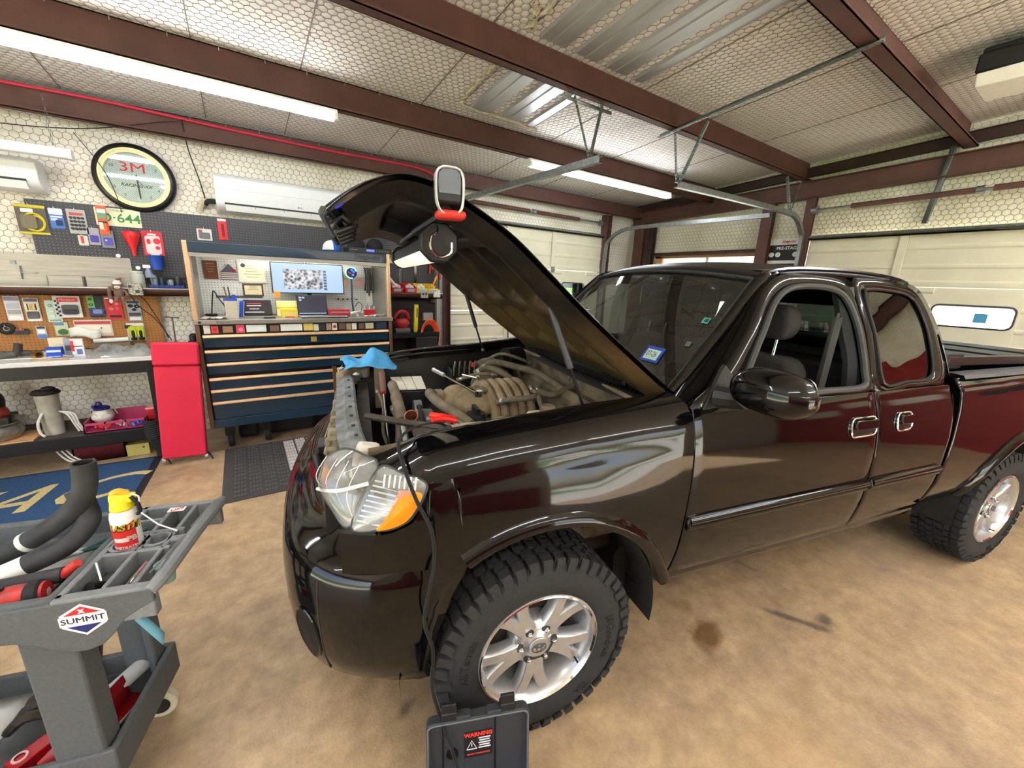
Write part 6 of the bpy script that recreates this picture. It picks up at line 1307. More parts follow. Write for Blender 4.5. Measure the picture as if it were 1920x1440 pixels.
rows += [brow(i) for i in range(len(path))]; r1 = brow(len(path)-1); rows.append([T(interp(UE, v.z), -v.y, v.z) for v in r1])
q.grid(rows); bump = q.build('front_bumper', 'paint_black', truck, sharp=60, solid=.006)
for sg in (1, -1):
    def bsurf(i, z, off=.003):
        i = max(0, min(len(path)-2, i)); k = int(i); f = i-k
        def at_(k_):
            b_ = sorted(brow(k_)[1:11], key=lambda v: v.z); return Vector((interp([(v.z, v.x) for v in b_], z), interp([(v.z, v.y) for v in b_], z), z))
        p = at_(k).lerp(at_(k+1), f); d = at_(k+1)-at_(k); n = Vector((d.y, -d.x, 0)).normalized(); n = n if n.x < 0 else -n
        return p+n*off
    i0 = 15.2 if sg > 0 else len(path)-1-15.2
    E = lambda r, off: [bsurf(i0+1.9*r*math.cos(a), .575+.098*r*math.sin(a), off) for a in [2*pi*k/28 for k in range(28)]]
    q = MB(); q.tube(E(1, .001), .005, n=6, closed=True); q.build('fog_lamp_rim', 'paint_black', bump)
    q = MB(); q.grid([E(r, o_) for r, o_ in ((1,.004),(.85,.002),(.5,.0012),(.02,.001))], closed=True); q.build('fog_lamp_shade_disc', flat((4,4,5),.6), bump)  # black disc laid on the skin, its colour stands in for recess shade
    q = MB(); pts = []
    for z in [.42+.38*k/12 for k in range(13)]:
        i = 13 if sg > 0 else len(path)-14; b = brow(i); b2 = sorted(b[1:11], key=lambda v: v.z); pts.append(Vector((interp([(v.z, v.x) for v in b2], z), interp([(v.z, v.y) for v in b2], z), z)))
    q.tube(pts, .0022, n=5); q.build('bumper_seam', flat((44,42,40)), bump)
q = MB(); q.prism([(-.62,.40),(.62,.40),(.62,.62),(-.62,.62)], lambda a, b, s: T(s, a, b), -.80, -.62); q.build('bumper_core', 'black_plastic', truck)
# hood, opened
HP = [(.615,1.292),(.375,1.470),(.187,1.612),(.042,1.730),(-.097,1.842),(-.237,1.925),(-.334,1.970),(-.43,1.985),(-.51,1.962),(-.565,1.93),(-.61,1.895),(-.632,1.875)]
hpc = catmull([(u, 0, z) for u, z in HP], 5)
def hnorm(i):
    d = hpc[min(i+1,len(hpc)-1)]-hpc[max(i-1,0)]; d.normalize(); return Vector((d.z, 0, -d.x)) if True else d
def hood_pt(i, s, off=0.):
    p = hpc[i]; n = hnorm(i); n = n if n.z > 0 or i > len(hpc)*.75 else -n
    if n.dot(Vector((-.6,0,.8))) < 0: n = -n
    f = i/(len(hpc)-1); W = .755-.03*f**3-.0*f
    cr = .050*(1-abs(s)**2.2)*(1 if f < .75 else 1+1.0*(f-.75))+(.055*max(0,f-.6)/.4*max(0,-s)); q = p+n*(cr+off)
    return T(q.x, s*W, q.z)
NS = 28
q = MB(); q.grid([[hood_pt(i, -1+2*k/NS) for k in range(NS+1)] for i in range(len(hpc))]); hood = q.build('hood', 'paint_black', truck, sharp=70, solid=.004)
_al = [0]
for _a, _b in zip(hpc, hpc[1:]): _al.append(_al[-1]+(_b-_a).length)
def pocket(f, s):
    """depth of the pressed inner panel"""
    f = interp([(i/(len(hpc)-1), v/_al[-1]) for i, v in enumerate(_al)], f)
    def box(a0, a1, b0, b1, e=.03):
        g = lambda x, lo, hi: max(0, min(1, (x-lo)/e))*max(0, min(1, (hi-x)/e)); v = g(f, a0, a1)*g((s+1)/2, b0, b1); return v*v*(3-2*v)
    d = 0
    for a0, a1, b0, b1 in ((.10,.34,.10,.30),(.10,.34,.33,.50),(.10,.34,.53,.68),(.10,.34,.71,.90),(.37,.62,.09,.27),(.37,.62,.30,.49),(.37,.62,.52,.70),(.37,.62,.73,.91),(.65,.86,.16,.84)): d = max(d, box(a0, a1, b0+.10*(f-.3), b1+.06*(f-.3)))
    return d
q = MB(); n1 = 90; n2 = 72; rows = []
for a in range(n1+1):
    f = interp([(v/_al[-1], i/(len(hpc)-1)) for i, v in enumerate(_al)], .012+.965*a/n1); x = f*(len(hpc)-1); i = min(int(x), len(hpc)-2); tt = x-i; row = []
    for b in range(n2+1):
        s = -.985+1.97*b/n2; e = min(1, (1-abs(s))/.10); off = -.008-.064*e*(1-.95*pocket(f, s)); row.append(hood_pt(i, s, off).lerp(hood_pt(i+1, s, off), tt))
    rows.append(row)
q.grid(rows); q.build('hood_inner_panel', 'underhood', hood, sharp=70)
for sg in (1, -1):
    q = MB(); q.tube([T(.60,sg*.66,1.27),T(.52,sg*.66,1.31),T(.47,sg*.66,1.345),T(.40,sg*.655,1.40)], [.012,.018,.014,.012], n=8, sm=4); q.build('hood_hinge', 'dust_dark', hood)
    a = T(.085,sg*.63,1.645); b = T(.235,sg*.70,1.235); mdl = a.lerp(b, .60)
    q = MB(); q.cyl(a, mdl, .013, n=12); st = q.build('gas_strut', flat((62,64,68),.35), truck); q = MB(); q.cyl(mdl, b, .006, n=8); q.build('strut_rod', 'black_satin', st); q = MB(); q.ell(a, (.016,.016,.016)); q.ell(b, (.012,.012,.012)); q.build('ball_joint', 'galv', st)
q = MB(); q.box(hood_pt(22, -.12, -.05), (.05,.03,.04)); q.build('warning_tag', flat((214,196,120)), hood); q = MB(); q.box(hood_pt(24, .45, -.046), (.002,.05,.03), Matrix.Rotation(.8,3,'Y')); q.build('warning_tag', flat((196,186,170)), hood)
# grille on the nose of the hood
q = MB(); L0 = len(hpc)
q.grid([[hood_pt(i, -.80+1.6*k/16, .006) for k in range(17)] for i in range(L0-16, L0-1)]); gr = q.build('grille_surround', 'black_plastic', hood, solid=.008)
q = MB(); q.tube([hood_pt(L0-1, s, .0) for s in [-.86+1.72*k/16 for k in range(17)]], .012, n=6); q.build('grille_chrome', 'trim_grey', hood)
for s, sc in ((-.5,1),(-.2,1.3),(.15,1),(.5,1.2)):
    q = MB(); p = hood_pt(L0-9, s, -.06); q.box(p, (.05,.06*sc,.03), Matrix.Rotation(.6,3,'Y')); q.cyl(p+Vector((.02,0,-.02)), p+Vector((-.05,.03,-.05)), .012, n=8); q.build('latch_bracket', 'black_plastic', hood, bevel=.004)
q = MB(); q.tube([hood_pt(L0-1,-.86,0)+Vector((0,0,-.01)), hood_pt(L0-1,-.86,0)+Vector((.02,0,-.05))], .012, n=8); q.build('rubber_stop', 'black_rubber', hood)
# bed
BZ = [(.54,.87),(.6,.905),(.72,.94),(.85,.955),(1.0,.96),(1.15,.955),(1.25,.945),(1.29,.93),(1.31,.905)]
for sg in (1, -1):
    q = MB(); G = []
    for k in range(73):
        v = k/72; col = []; ub = 2.335+2.29*v; z0 = max(arch(ub, 3.26), .56)
        for j in range(15):
            z = z0+(1.312-z0)*j/14; u = ub+(b_f(z)-2.335)*(1-v)**2; col.append(T(u, sg*(interp(BZ, z)-.012*max(0, (ub-4.2)/.4)**2), z))
        G.append(col)
    q.grid(G); bs = q.build('bed_side', 'paint_black', truck, sharp=60, solid=.006)
    q = MB(); q.grid([[T(3.26+r*math.cos(a), sg*(interp(BZ, min(1,ARC[0]+r*math.sin(a)))+d), ARC[0]+r*math.sin(a)) for r, d in ((.500,-.03),(.500,.018),(.508,.026),(.525,.026),(.545,.012),(.556,.0))] for a in [math.radians(14+152*k/36) for k in range(37)]]); q.build('arch_flare', 'paint_black', bs, sharp=50)
    q = MB(); q.grid([[T(u, sg*w, z) for w, z in ((.915,1.305),(.905,1.322),(.86,1.326),(.82,1.322),(.815,1.29))] for u in (2.37,3.0,3.8,4.6)]); q.build('rail_cap', 'trim_grey', bs, sharp=40)
    q = MB(); q.prism([(2.38,.75),(4.6,.75),(4.6,1.31),(2.38,1.31)], lambda a, b, s: T(a, sg*s, b), .80, .815); q.build('bed_inner_wall', 'black_plastic', truck)
    q = MB(); q.prism(rrect(.12,.36,.02,cx=4.60,cy=1.10), lambda a, b, s: T(a, sg*s, b), .90, .945); q.build('tail_lamp', flat((150,20,24),.2), truck)
q = MB(); q.bb(2.36,4.6,-.81,.81,.72,.75); q.build('bed_floor', 'black_plastic', truck)
q = MB(); q.bb(2.36,2.39,-.86,.86,.60,1.30); q.build('bed_front_wall', 'paint_black', truck)
q = MB(); q.bb(4.60,4.64,-.86,.86,.72,1.31); q.build('tailgate', 'paint_black', truck, bevel=.01)
q = MB(); q.bb(4.60,4.80,-.90,.90,.50,.68); q.build('rear_bumper', 'chrome', truck, bevel=.02)
q = MB(); q.bb(2.42,2.60,-.80,.80,1.325,1.42); bc = q.build('bed_cover_roll', 'black_plastic', truck, bevel=.012)
for w in (.80,-.80):
    q = MB(); q.box(T(3.1,w*.98,1.36),(1.30,.035,.05),Matrix.Rotation(.02,3,'Y')); q.build('cover_rail', 'black_satin', bc, bevel=.004)
for u in (2.9,3.3,3.7):
    q = MB(); q.box(T(u,0,1.372),(.36,1.5,.016),Matrix.Rotation(.02,3,'Y')); q.build('cover_panel', 'black_plastic', bc, bevel=.004)
# mirrors
for sg in (1,):
    q = MB(); G = []
    for k in range(19):
        f = k/18; w = .975+.255*f; sc = (1-abs(2*f-1.06)**3.4*.62) if f < .53 else (1-((f-.53)/.47)**3.2*.72)
        h = .080*sc*(1.0-.06*f); dp = .085*sc; zc = 1.392-.010*f; uc = .665+.045*f; row = []
        for j in range(28):
            a = 2*pi*j/28; ca, sa = math.cos(a), math.sin(a); x = math.copysign(abs(ca)**.72, ca); zz = math.copysign(abs(sa)**.72, sa)
            row.append(T(uc-dp*x*(1 if x > 0 else .55), sg*w, zc+h*zz*(1-.18*max(0,x))))
        G.append(row)
    q.grid(G, closed=True); q.add(G[0], [tuple(range(28))]); q.add(G[-1], [tuple(range(28))]); mir = q.build('door_mirror', 'paint_black', truck, sharp=70, weld=1e-4)
    q = MB(); q.prism(rrect(.20,.12,.04), lambda a, b, s: T(.742+s+.03*a, sg*(1.10+a), 1.388+b), 0, .004); q.build('mirror_glass', 'chrome', mir)
    q = MB(); q.tube([T(.70,sg*1.01,1.335),T(.70,sg*.96,1.325),T(.68,sg*.90,1.32)], [.034,.038,.045], n=10, sm=3); q.build('mirror_arm', 'black_plastic', mir)
    q = MB(); q.prism([(.60,1.276),(.775,1.29),(.80,1.35),(.745,1.43),(.72,1.41)], lambda a, b, s: T(a, sg*(wg(b)+s), b), -.006, .012); q.build('mirror_base', 'black_plastic', mir, bevel=.004)
# interior
def seat(w0, lab):
    q = MB(); q.prism(rrect(.50,.60,.10,cy=1.08), lambda a, b, s: T(1.42+.14*(b-.8)+s, w0+a*(1-.25*max(0,b-1.15)), b), -.06, .07); s_ = q.build('seat', 'seat_cloth', truck, bevel=.03, seg=3)
    q = MB(); q.prism(rrect(.52,.5,.08), lambda a, b, s: T(1.2+b, w0+a, .82+s), -.07, .07); q.build('seat_cushion', 'seat_cloth', s_, bevel=.03, seg=3)
    q = MB(); q.prism(rrect(.33,.18,.075,6,cy=1.555), lambda a, b, s: T(1.49+s, w0+a, b), -.05, .055); q.build('headrest', 'seat_cloth', s_, bevel=.03, seg=3)
    for d in (-.085,.085):
        q = MB(); q.cyl(T(1.475,w0+d,1.33),T(1.49,w0+d,1.49),.006,n=8); q.build('headrest_post', 'chrome', s_)
    q = MB(); q.tube([T(1.62,w0+.27*(1 if w0 > 0 else -1),1.62),T(1.60,w0+.275*(1 if w0 > 0 else -1),1.3),T(1.56,w0+.27*(1 if w0 > 0 else -1),.8)], .008, n=4); q.grid([[T(1.615-.03*k/4, (w0+.25+.03*j)*1 if w0 > 0 else w0-.25-.03*j, 1.60-.16*k) for j in (0,1.6)] for k in range(5)]); q.build('seat_belt', flat((96,96,94),.8), s_, solid=.002)
seat(.42, 1); seat(-.42, 1)
q = MB(); q.prism([(.62,1.22),(.78,1.245),(.90,1.20),(.95,1.08),(.90,.85),(.62,.85)], lambda a, b, s: T(a, s, b), -.72, .72); q.build('dashboard', 'interior', truck, bevel=.02)
q = MB(); q.ell(T(.86,.42,1.235), (.10,.17,.03)); q.build('instrument_hood', 'interior', truck)
R_ = Matrix.Rotation(-.45, 3, 'Y'); q = MB(); q.tube([T(1.02,.42,1.17)+R_ @ Vector((0,.185*math.cos(a),.185*math.sin(a))) for a in [2*pi*k/28 for k in range(28)]], .014, n=8, closed=True); q.ell(T(1.01,.42,1.17), (.03,.07,.06)); q.tube([T(1.02,.42+.17,1.17),T(1.0,.42,1.16),T(1.02,.42-.17,1.17)], .012, n=6); q.build('steering_wheel', 'black_satin', truck)
q = MB(); q.bb(.62,2.3,-.78,.78,.60,.64); q.build('cab_floor', 'interior', truck)
q = MB(); q.prism([(-.62,1.30),(.62,1.30),(.60,1.36),(-.60,1.36)], lambda a, b, s: T(s, a, b), 2.27, 2.32); q.prism([(-.74,.64),(.74,.64),(.74,1.30),(-.74,1.30)], lambda a, b, s: T(s, a, b), 2.05, 2.30); q.build('rear_bench', 'seat_cloth', truck, bevel=.02)
q = MB(); q.grid([[T(u, s*.63, sinterp(ZE, u)+.02+.02*(1-s*s)) for s in (-1,-.5,0,.5,1)] for u in (1.15,1.5,1.9,2.2,2.31)]); q.build('headliner', flat((120,118,112),.95), truck)
for sg in (1, -1):
    q = MB(); q.tube([T(1.66,sg*.66,1.73),T(1.665,sg*.72,1.55),T(1.66,sg*.80,1.30),T(1.66,sg*.82,.7)], .045, n=8, sm=4); q.build('centre_pillar', 'rubber_seal', truck)
q = MB(); q.box(T(1.08,0,1.70),(.03,.22,.06)); q.build('rear_view_mirror', 'black_satin', truck, bevel=.01)

# ------------------------------------------------------------------ wheels
def make_wheel(name):
    o = bpy.data.objects.new(name, None); COL.objects.link(o); o.parent = truck
    AXW = (0,-1,0)   # outward (driver side)
    # profile along outward axis h: -.133 .. .133
    prof = [(.232,-.118),(.26,-.132),(.30,-.138),(.335,-.132),(.360,-.118),(.372,-.10),(.376,-.05),(.377,0),(.376,.05),(.372,.10),(.360,.118),(.335,.132),(.30,.138),(.262,.133),(.244,.124),(.236,.118)]
    q = MB(); q.lathe(prof, axis=AXW, n=72); ty = q.build('tyre', 'tyre', o, sharp=60)
    def at(r, a, h): return Vector((r*math.cos(a), -h, r*math.sin(a)))
    q = MB()
    def block(pts, r0, r1):   # pts: (angle, h)
        n = len(pts); v = [at(r0, a, h) for a, h in pts]+[at(r1, a, h) for a, h in pts]; q.add(v, [tuple(range(n, 2*n))]+[(k,(k+1)%n,n+(k+1)%n,n+k) for k in range(n)])
    NB = 46; da = 2*pi/NB
    for k in range(NB):
        a = k*da; z = da*.5
        j = .012*(k % 2)
        for sg in (1, -1):
            block([(a, sg*.082),(a+da*.80, sg*.086),(a+da*.80, sg*(.117+j*.4)),(a+da*.1, sg*(.121+j*.4))], .368, .390)
            block([(a+z*.3, sg*.050),(a+z*.3+da*.35, sg*.044),(a+z*.3+da*.72, sg*.056),(a+z*.3+da*.72, sg*.077),(a+z*.3+da*.3, sg*.072),(a+z*.3, sg*.078)], .370, .3895)
            block([(a+z*.8, sg*.006),(a+z*.8+da*.4, sg*.012),(a+z*.8+da*.72, sg*.004),(a+z*.8+da*.72, sg*.036),(a+z*.8+da*.35, sg*.042),(a+z*.8, sg*.034)], .370, .390)
    # shoulder lugs running down the side wall
    for k in range(NB):
        a = k*da; L_ = .34 if k % 2 else .352
        v = []
        for r, h in ((.389,.118+.004*(k%2)),(.372,.126),(L_,.1335)):
            for aa in (a+da*.06, a+da*.72): v.append(at(r, aa+da*.12*(1 if r < .36 else 0), h+.004))
        for r, h in ((.380,.108),(.365,.112),(L_,.126)):
            for aa in (a+da*.06, a+da*.72): v.append(at(r, aa, h))
        q.add(v, [(0,1,3,2),(2,3,5,4),(0,2,8,6),(2,4,10,8),(1,7,9,3),(3,9,11,5),(4,5,11,10)])
    q.build('tread', 'tyre', o, sharp=30)['kind'] = 'stuff'
    # rim
    q = MB(); q.lathe([(.205,-.11),(.215,-.04),(.205,.03),(.212,.08),(.228,.108),(.240,.120),(.240,.126),(.232,.128),(.222,.120),(.214,.10),(.205,.07),(.195,.02),(.19,-.04),(.19,-.11)], axis=AXW, n=64); rim = q.build('rim', 'alloy', o, sharp=40)
    q = MB(); q.lathe([(.225,.122),(.232,.130),(.236,.128)], axis=AXW, n=64); q.build('rim_lip', 'chrome', o)
    q = MB(); q.lathe([(0,.02),(.16,.015),(.19,-.02)], axis=AXW, n=32); q.build('brake_backing', 'dust_dark', o)
    q = MB(); q.lathe([(0,.105),(.038,.105),(.044,.098),(.062,.090),(.088,.085),(.098,.07),(.098,.02)], axis=AXW, n=40); q.build('hub', 'alloy', o, sharp=50)
    for k in range(5):
        base = -pi/2+2*pi*k/5-.06
        for s in (-1, 1):
            q = MB(); G = []
            for f in [i/8 for i in range(9)]:
                r = .075+.152*f; ang = base+s*(.10+.10*f+.06*f*f); hw = (.034-.008*f-.004*math.sin(pi*f))/r; hh = .092+.008*f+(.012*max(0,f-.8)*5*.3); dp = .045
                G.append([at(r, ang-hw, hh-dp), at(r, ang-hw, hh-.010), at(r, ang-hw*.72, hh), at(r, ang+hw*.72, hh), at(r, ang+hw, hh-.010), at(r, ang+hw, hh-dp)])
            q.grid(G); q.build('spoke', 'alloy', o, sharp=45)
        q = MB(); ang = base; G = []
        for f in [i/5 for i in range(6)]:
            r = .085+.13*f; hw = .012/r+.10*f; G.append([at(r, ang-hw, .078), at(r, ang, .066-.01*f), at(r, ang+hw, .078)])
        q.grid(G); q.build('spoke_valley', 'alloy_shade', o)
    for k in range(6):
        a = 2*pi*k/6+pi/6+.52; q = MB(); q.cyl(at(.068,a,.080), at(.068,a,.0925), .017, n=14); q.build('lug_pocket', flat((60,60,60),.4,.4), o); q = MB(); q.cyl(at(.068,a,.088), at(.068,a,.106), .009, n=6); q.ell(at(.068,a,.106), (.009,.005,.009), 8, 6); q.build('lug_nut', 'chrome', o)
    q = MB(); q.cyl(at(0,0,.105), at(0,0,.110), .041, n=32); q.build('centre_cap', 'alloy', o, bevel=.002)
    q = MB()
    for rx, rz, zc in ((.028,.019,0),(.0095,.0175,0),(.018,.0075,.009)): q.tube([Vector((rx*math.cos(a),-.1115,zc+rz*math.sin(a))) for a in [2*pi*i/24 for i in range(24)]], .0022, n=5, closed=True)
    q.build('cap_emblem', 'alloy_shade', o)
    q = MB(); q.cyl(at(.2,-.6,.1), at(.2,-.6,.125), .004, n=8); q.build('valve', 'black_rubber', o)
    # side wall lettering
    for s_, a0 in (('All-Terrain', 2.95), ('BFGoodrich', -.05), ('T/A', -.9)):
        ccw = {'All-Terrain':1,'BFGoodrich':1,'T/A':1}[s_]
        def wrp(p, a0=a0): 
            a = a0-p.x/.30; r = .292+p.y
            return at(r, a, .1385-.0*abs(p.y)+p.z)
        text('tyre_lettering', s_, .042, 'liner', o, (0,0,0), (0,0,0), ext=.0015, bold=.0006, warp=wrp)
    return o
wfl = make_wheel('front_wheel'); wfl.location = T(0,.797,.388)
flush_text()
wrl = copy_tree(wfl, truck); wrl.name = 'rear_wheel'; wrl.location = T(3.26,.797,.388); wrl.rotation_euler = (0,.5,0)
for u in (0, 3.26):
    c = copy_tree(wfl, truck); c.name = 'front_wheel' if u == 0 else 'rear_wheel'; c.location = T(u,-.797,.388); c.rotation_euler = (0,0,pi)
# ------------------------------------------------------------------ engine bay
q = MB(); q.bb(-.46,.50,-.62,.62,.50,.62); q.bb(-.28,.46,-.30,.30,.62,.98); eng = q.build('engine', 'dust_dark', truck, bevel=.03)
q = MB(); q.ell(T(-.06,-.20,1.03), (.10,.14,.09), 18, 12); q.ell(T(.02,-.12,1.04), (.14,.16,.08), 18, 12); q.build('intake_plenum', 'dust_tan', eng)
for k in range(5):
    u = .085+.052*k; q = MB(); q.tube([T(u-.03,-.36,.98),T(u-.01,-.31,1.07),T(u,-.20,1.125),T(u+.005,-.08,1.115),T(u+.01,.02,1.05),T(u+.015,.05,.95)], .027, n=10, sm=5); q.build('intake_runner', 'dust_tan', eng)
q = MB(); q.box(T(.02,-.05,1.13),(.08,.06,.02)); q.build('manifold_badge', 'dust_hose', eng, bevel=.004)
q = MB(); q.prism(rrect(.085,.085,.02), lambda a, b, s: T(-.17+s, -.18+a, 1.06+b), -.02, .02); q.lathe([(.036,-.03),(.042,0),(.036,.03)], o=T(-.17,-.18,1.06), axis=(1,0,0), n=20); q.build('throttle_body', 'dust_tan', eng, bevel=.005)
q = MB(); q.tube([T(-.20,-.18,1.08),T(-.235,-.10,1.11),T(-.21,.05,1.10),T(-.15,.18,1.08),T(-.10,.26,1.05)], .026, n=12, sm=6); q.build('intake_hose', 'dust_hose', eng)
q = MB(); q.lathe([(0,0),(.05,0),(.052,.02),(.045,.045),(0,.045)], o=T(-.06,.20,1.04), n=20); q.box(T(-.06,.20,1.10),(.02,.09,.03)); q.build('oil_cap', 'black_plastic', eng)
q = MB(); q.lathe([(.02,-.02),(.075,-.02),(.075,.02),(.02,.02)], o=T(-.30,-.10,1.0), axis=(1,0,0), n=28); q.lathe([(.01,-.025),(.055,-.025),(.05,.02)], o=T(-.27,.05,1.02), axis=(1,.2,0), n=24); q.build('pulley', 'steel', eng)
q = MB(); q.tube([T(-.30,.0+.09*math.cos(a),.97+.10*math.sin(a)) for a in [2*pi*k/20 for k in range(20)]], .014, n=6, closed=True); q.build('drive_belt', 'black_rubber', eng)
HOSES = [([(.15,-.44,1.15),(.22,-.43,1.20),(.33,-.34,1.19),(.44,-.20,1.17),(.50,-.06,1.13),(.54,.06,1.10)], .020), ([(.10,-.42,1.13),(.18,-.40,1.17),(.26,-.30,1.15),(.30,-.22,1.11)], .020),
    ([(.36,-.05,1.12),(.40,.04,1.10),(.47,.06,1.12),(.55,.04,1.15),(.58,-.02,1.19)], .019), ([(.10,.05,1.08),(.16,.10,1.11),(.24,.12,1.115),(.32,.10,1.12)], .016), ([(.30,.02,1.15),(.31,.10,1.12),(.28,.22,1.10),(.24,.34,1.10)], .014),
    ([(-.28,.28,1.03),(-.2,.34,1.0),(-.05,.36,1.02),(.1,.32,1.05)], .018), ([(.02,.30,1.06),(.12,.34,1.08),(.22,.38,1.04)], .012), ([(-.02,-.40,1.10),(.10,-.36,1.14),(.22,-.33,1.14)], .012), ([(-.45,.2,.9),(-.38,.25,.96),(-.3,.3,.98)], .02), ([(-.42,.02,.80),(-.40,-.1,.95),(-.42,-.2,1.02)], .018), ([(-.5,-.3,1.1),(-.47,-.2,1.03),(-.48,-.05,.92),(-.44,.1,.86)], .009), ([(.25,-.62,1.18),(.3,-.5,1.24),(.4,-.45,1.22),(.5,-.42,1.18)], .010), ([(.05,.45,1.08),(.0,.40,1.12),(-.08,.42,1.10),(-.16,.45,1.12)], .010)]
for P, r in HOSES:
    q = MB(); q.tube([T(*p) for p in P], r, n=10, sm=6); q.build('hose', 'dust_hose', eng)
    for e in (0, -1):
        a = Vector(P[e]); b = Vector(P[1] if e == 0 else P[-2]); d = (b-a).normalized()*.02; q = MB(); q.cyl(T(*(a+d)), T(*(a+d*1.8)), r*1.12, n=12); q.build('hose_clamp', 'steel', eng)
q = MB(); q.cyl(T(.34,-.52,1.20), T(.46,-.56,1.20), .075, n=20); q.cyl(T(.30,-.51,1.20), T(.34,-.52,1.20), .045, n=16); q.build('wiper_motor', 'black_plastic', eng)
for k in range(5):
    q = MB(); q.tube([T(.0+.035*k,-.60,1.0),T(.005+.035*k,-.58,1.14),T(.02+.035*k,-.62,1.17),T(.03+.035*k,-.66,1.10)], .006, n=5, sm=4); q.build('wire', 'dust_hose', eng)
q = MB(); q.bb(-.02,.16,.58,.70,.85,1.13); q.build('battery', 'black_plastic', eng, bevel=.008); q = MB(); q.ell(T(.14,-.60,1.15),(.03,.02,.018)); q.build('terminal_cover', flat((196,70,50)), eng)
# white lidded box
q = MB(); q.add([T(-.41,-.52,1.10),T(-.22,-.51,1.10),T(-.235,-.205,1.10),T(-.39,-.215,1.10),T(-.40,-.51,.82),T(-.23,-.50,.82),T(-.24,-.215,.82),T(-.385,-.225,.82)], [(0,1,2,3),(4,7,6,5),(0,4,5,1),(1,5,6,2),(2,6,7,3),(3,7,4,0)]); q.build('air_box', 'black_plastic', eng, bevel=.006)
for k in range(3):
    a, b = k/3+.01, (k+1)/3-.01; f = lambda s, t_: T(-.41+.19*s+(.02-.035*s)*t_, -.52+.01*s+(.305+.0*s)*t_, 1.104); q = MB(); q.prism([(a,.02),(b,.02),(b,.98),(a,.98)], lambda s, t_, z: f(s, t_)+Vector((0,0,z)), 0, .008); q.build('lid_panel', flat((236,230,210),.6), eng, bevel=.002)
q = MB(); q.tube([T(-.415,-.25,1.13),T(-.405,-.10,1.10)], [.027,.024], n=14); q.tube([T(-.407,-.12,1.10),T(-.395,.08,1.03)], [.03,.03], n=14); q.build('air_tube', 'dust_hose', eng); q = MB(); q.tube([T(-.395,.08,1.03),T(-.39,.22,.93)], .016, n=10); q.build('damper_rod', 'steel', eng)
q = MB(); q.lathe([(.026,-.05),(.031,-.05),(.031,.035),(.026,.035),(.022,-.04)], o=T(-.37,.27,1.10), axis=(-.2,-.6,.75), n=20); q.lathe([(.0,-.04),(.026,-.04)], o=T(-.37,.27,1.10), axis=(-.2,-.6,.75), n=20); q.build('open_pipe', mat('rust', (150,92,60), .7, c2=(96,52,34), scale=30), eng)
q = MB(); q.prism(rrect(.16,.12,.035), lambda a, b, s: T(.165+a, .50+b, s), 1.04, 1.165); rs = q.build('coolant_tank', mat('tank_white', (222,214,184), .4, var=.15, scale=9), eng, bevel=.02, seg=3); q = MB(); q.lathe([(0,0),(.034,0),(.034,.028),(.028,.034),(0,.034)], o=T(.175,.50,1.165), n=20); q.build('tank_cap', 'dust_hose', eng)
q = MB(); q.prism([(-.215,.50),(-.095,.50),(-.06,.585),(-.11,.67),(-.235,.67)], lambda a, b, s: T(a, b, s), 1.08, 1.155); q.build('fuse_box', flat((176,170,146),.7), eng, bevel=.008)
for k in range(16):
    q = MB(); p = Vector((random.uniform(-.42,.35), random.uniform(.1,.6), random.uniform(.85,1.03))); random.choice([lambda: q.box(T(*p), (random.uniform(.04,.1), random.uniform(.04,.1), random.uniform(.03,.07)), Euler((0,0,random.random())).to_matrix()), lambda: q.cyl(T(*p), T(*(p+Vector((random.uniform(-.06,.06), random.uniform(-.06,.06), .05)))), random.uniform(.012,.03), n=10)])(); q.build('fitting', random.choice(['dust_dark','dust_hose','dust_metal','black_plastic']), eng, bevel=.004)
for k in range(8):
    p = Vector((-.245+random.uniform(-.04,.06), .48+random.uniform(-.03,.05), 1.13)); q = MB(); q.ell(T(*p), (.016,.016,.012), 8, 6); q.build('terminal_bolt', flat((190,184,168),.5), eng)
# ------------------------------------------------------------------ things left in the engine bay
def tthing(nm, lab, cat, u, w, z, rz=0):
    p = truck_M @ T(u, w, z); return thing(nm, lab, cat, p, -.2275+rz)
truck_M = Matrix.Translation((.9934,1.8046,0)) @ Matrix.Rotation(-.2275, 4, 'Z')
t = tthing('jumper_clamp', 'bright red jump starter clamp gripping a terminal in the engine bay', 'clamp', -.27, .47, 1.135)
rc = flat((240,48,36),.35)
for s in (-1, 1):
    q = MB(); q.tube([T(.05,.008*s,.02),(T(.0,.012*s,.035)),T(-.05,.03*s,.04)], [.011,.014,.012], n=8, sm=4); q.build('handle', rc, t)
q = MB(); q.tube([T(.05,0,.02),T(.085,0,.0)], [.012,.006], n=8); q.build('jaw', 'steel', t)
t = tthing('ratchet', 'long chrome ratchet lying across the intake manifold', 'ratchet', -.06, -.02, 1.155)
q = MB(); q.tube([T(-.13,-.22,.055),T(.04,.12,-.005)], .008, n=8); q.build('shaft', 'chrome', t); q = MB(); q.cyl(T(.04,.12,-.018),T(.04,.12,.012),.02,n=14); q.build('head', 'chrome', t); q = MB(); q.tube([T(-.13,-.22,.055),T(-.085,-.13,.04)], .012, n=10); q.build('grip', 'steel', t)
t = tthing('socket_extension', 'short chrome extension bar on the intake manifold', 'tool', .03, -.22, 1.16); q = MB(); q.tube([T(-.05,-.03,.01),T(.03,.03,.0)], .007, n=8); q.cyl(T(.03,.03,-.012),T(.03,.03,.012),.012,n=10); q.build('bar', 'chrome', t)
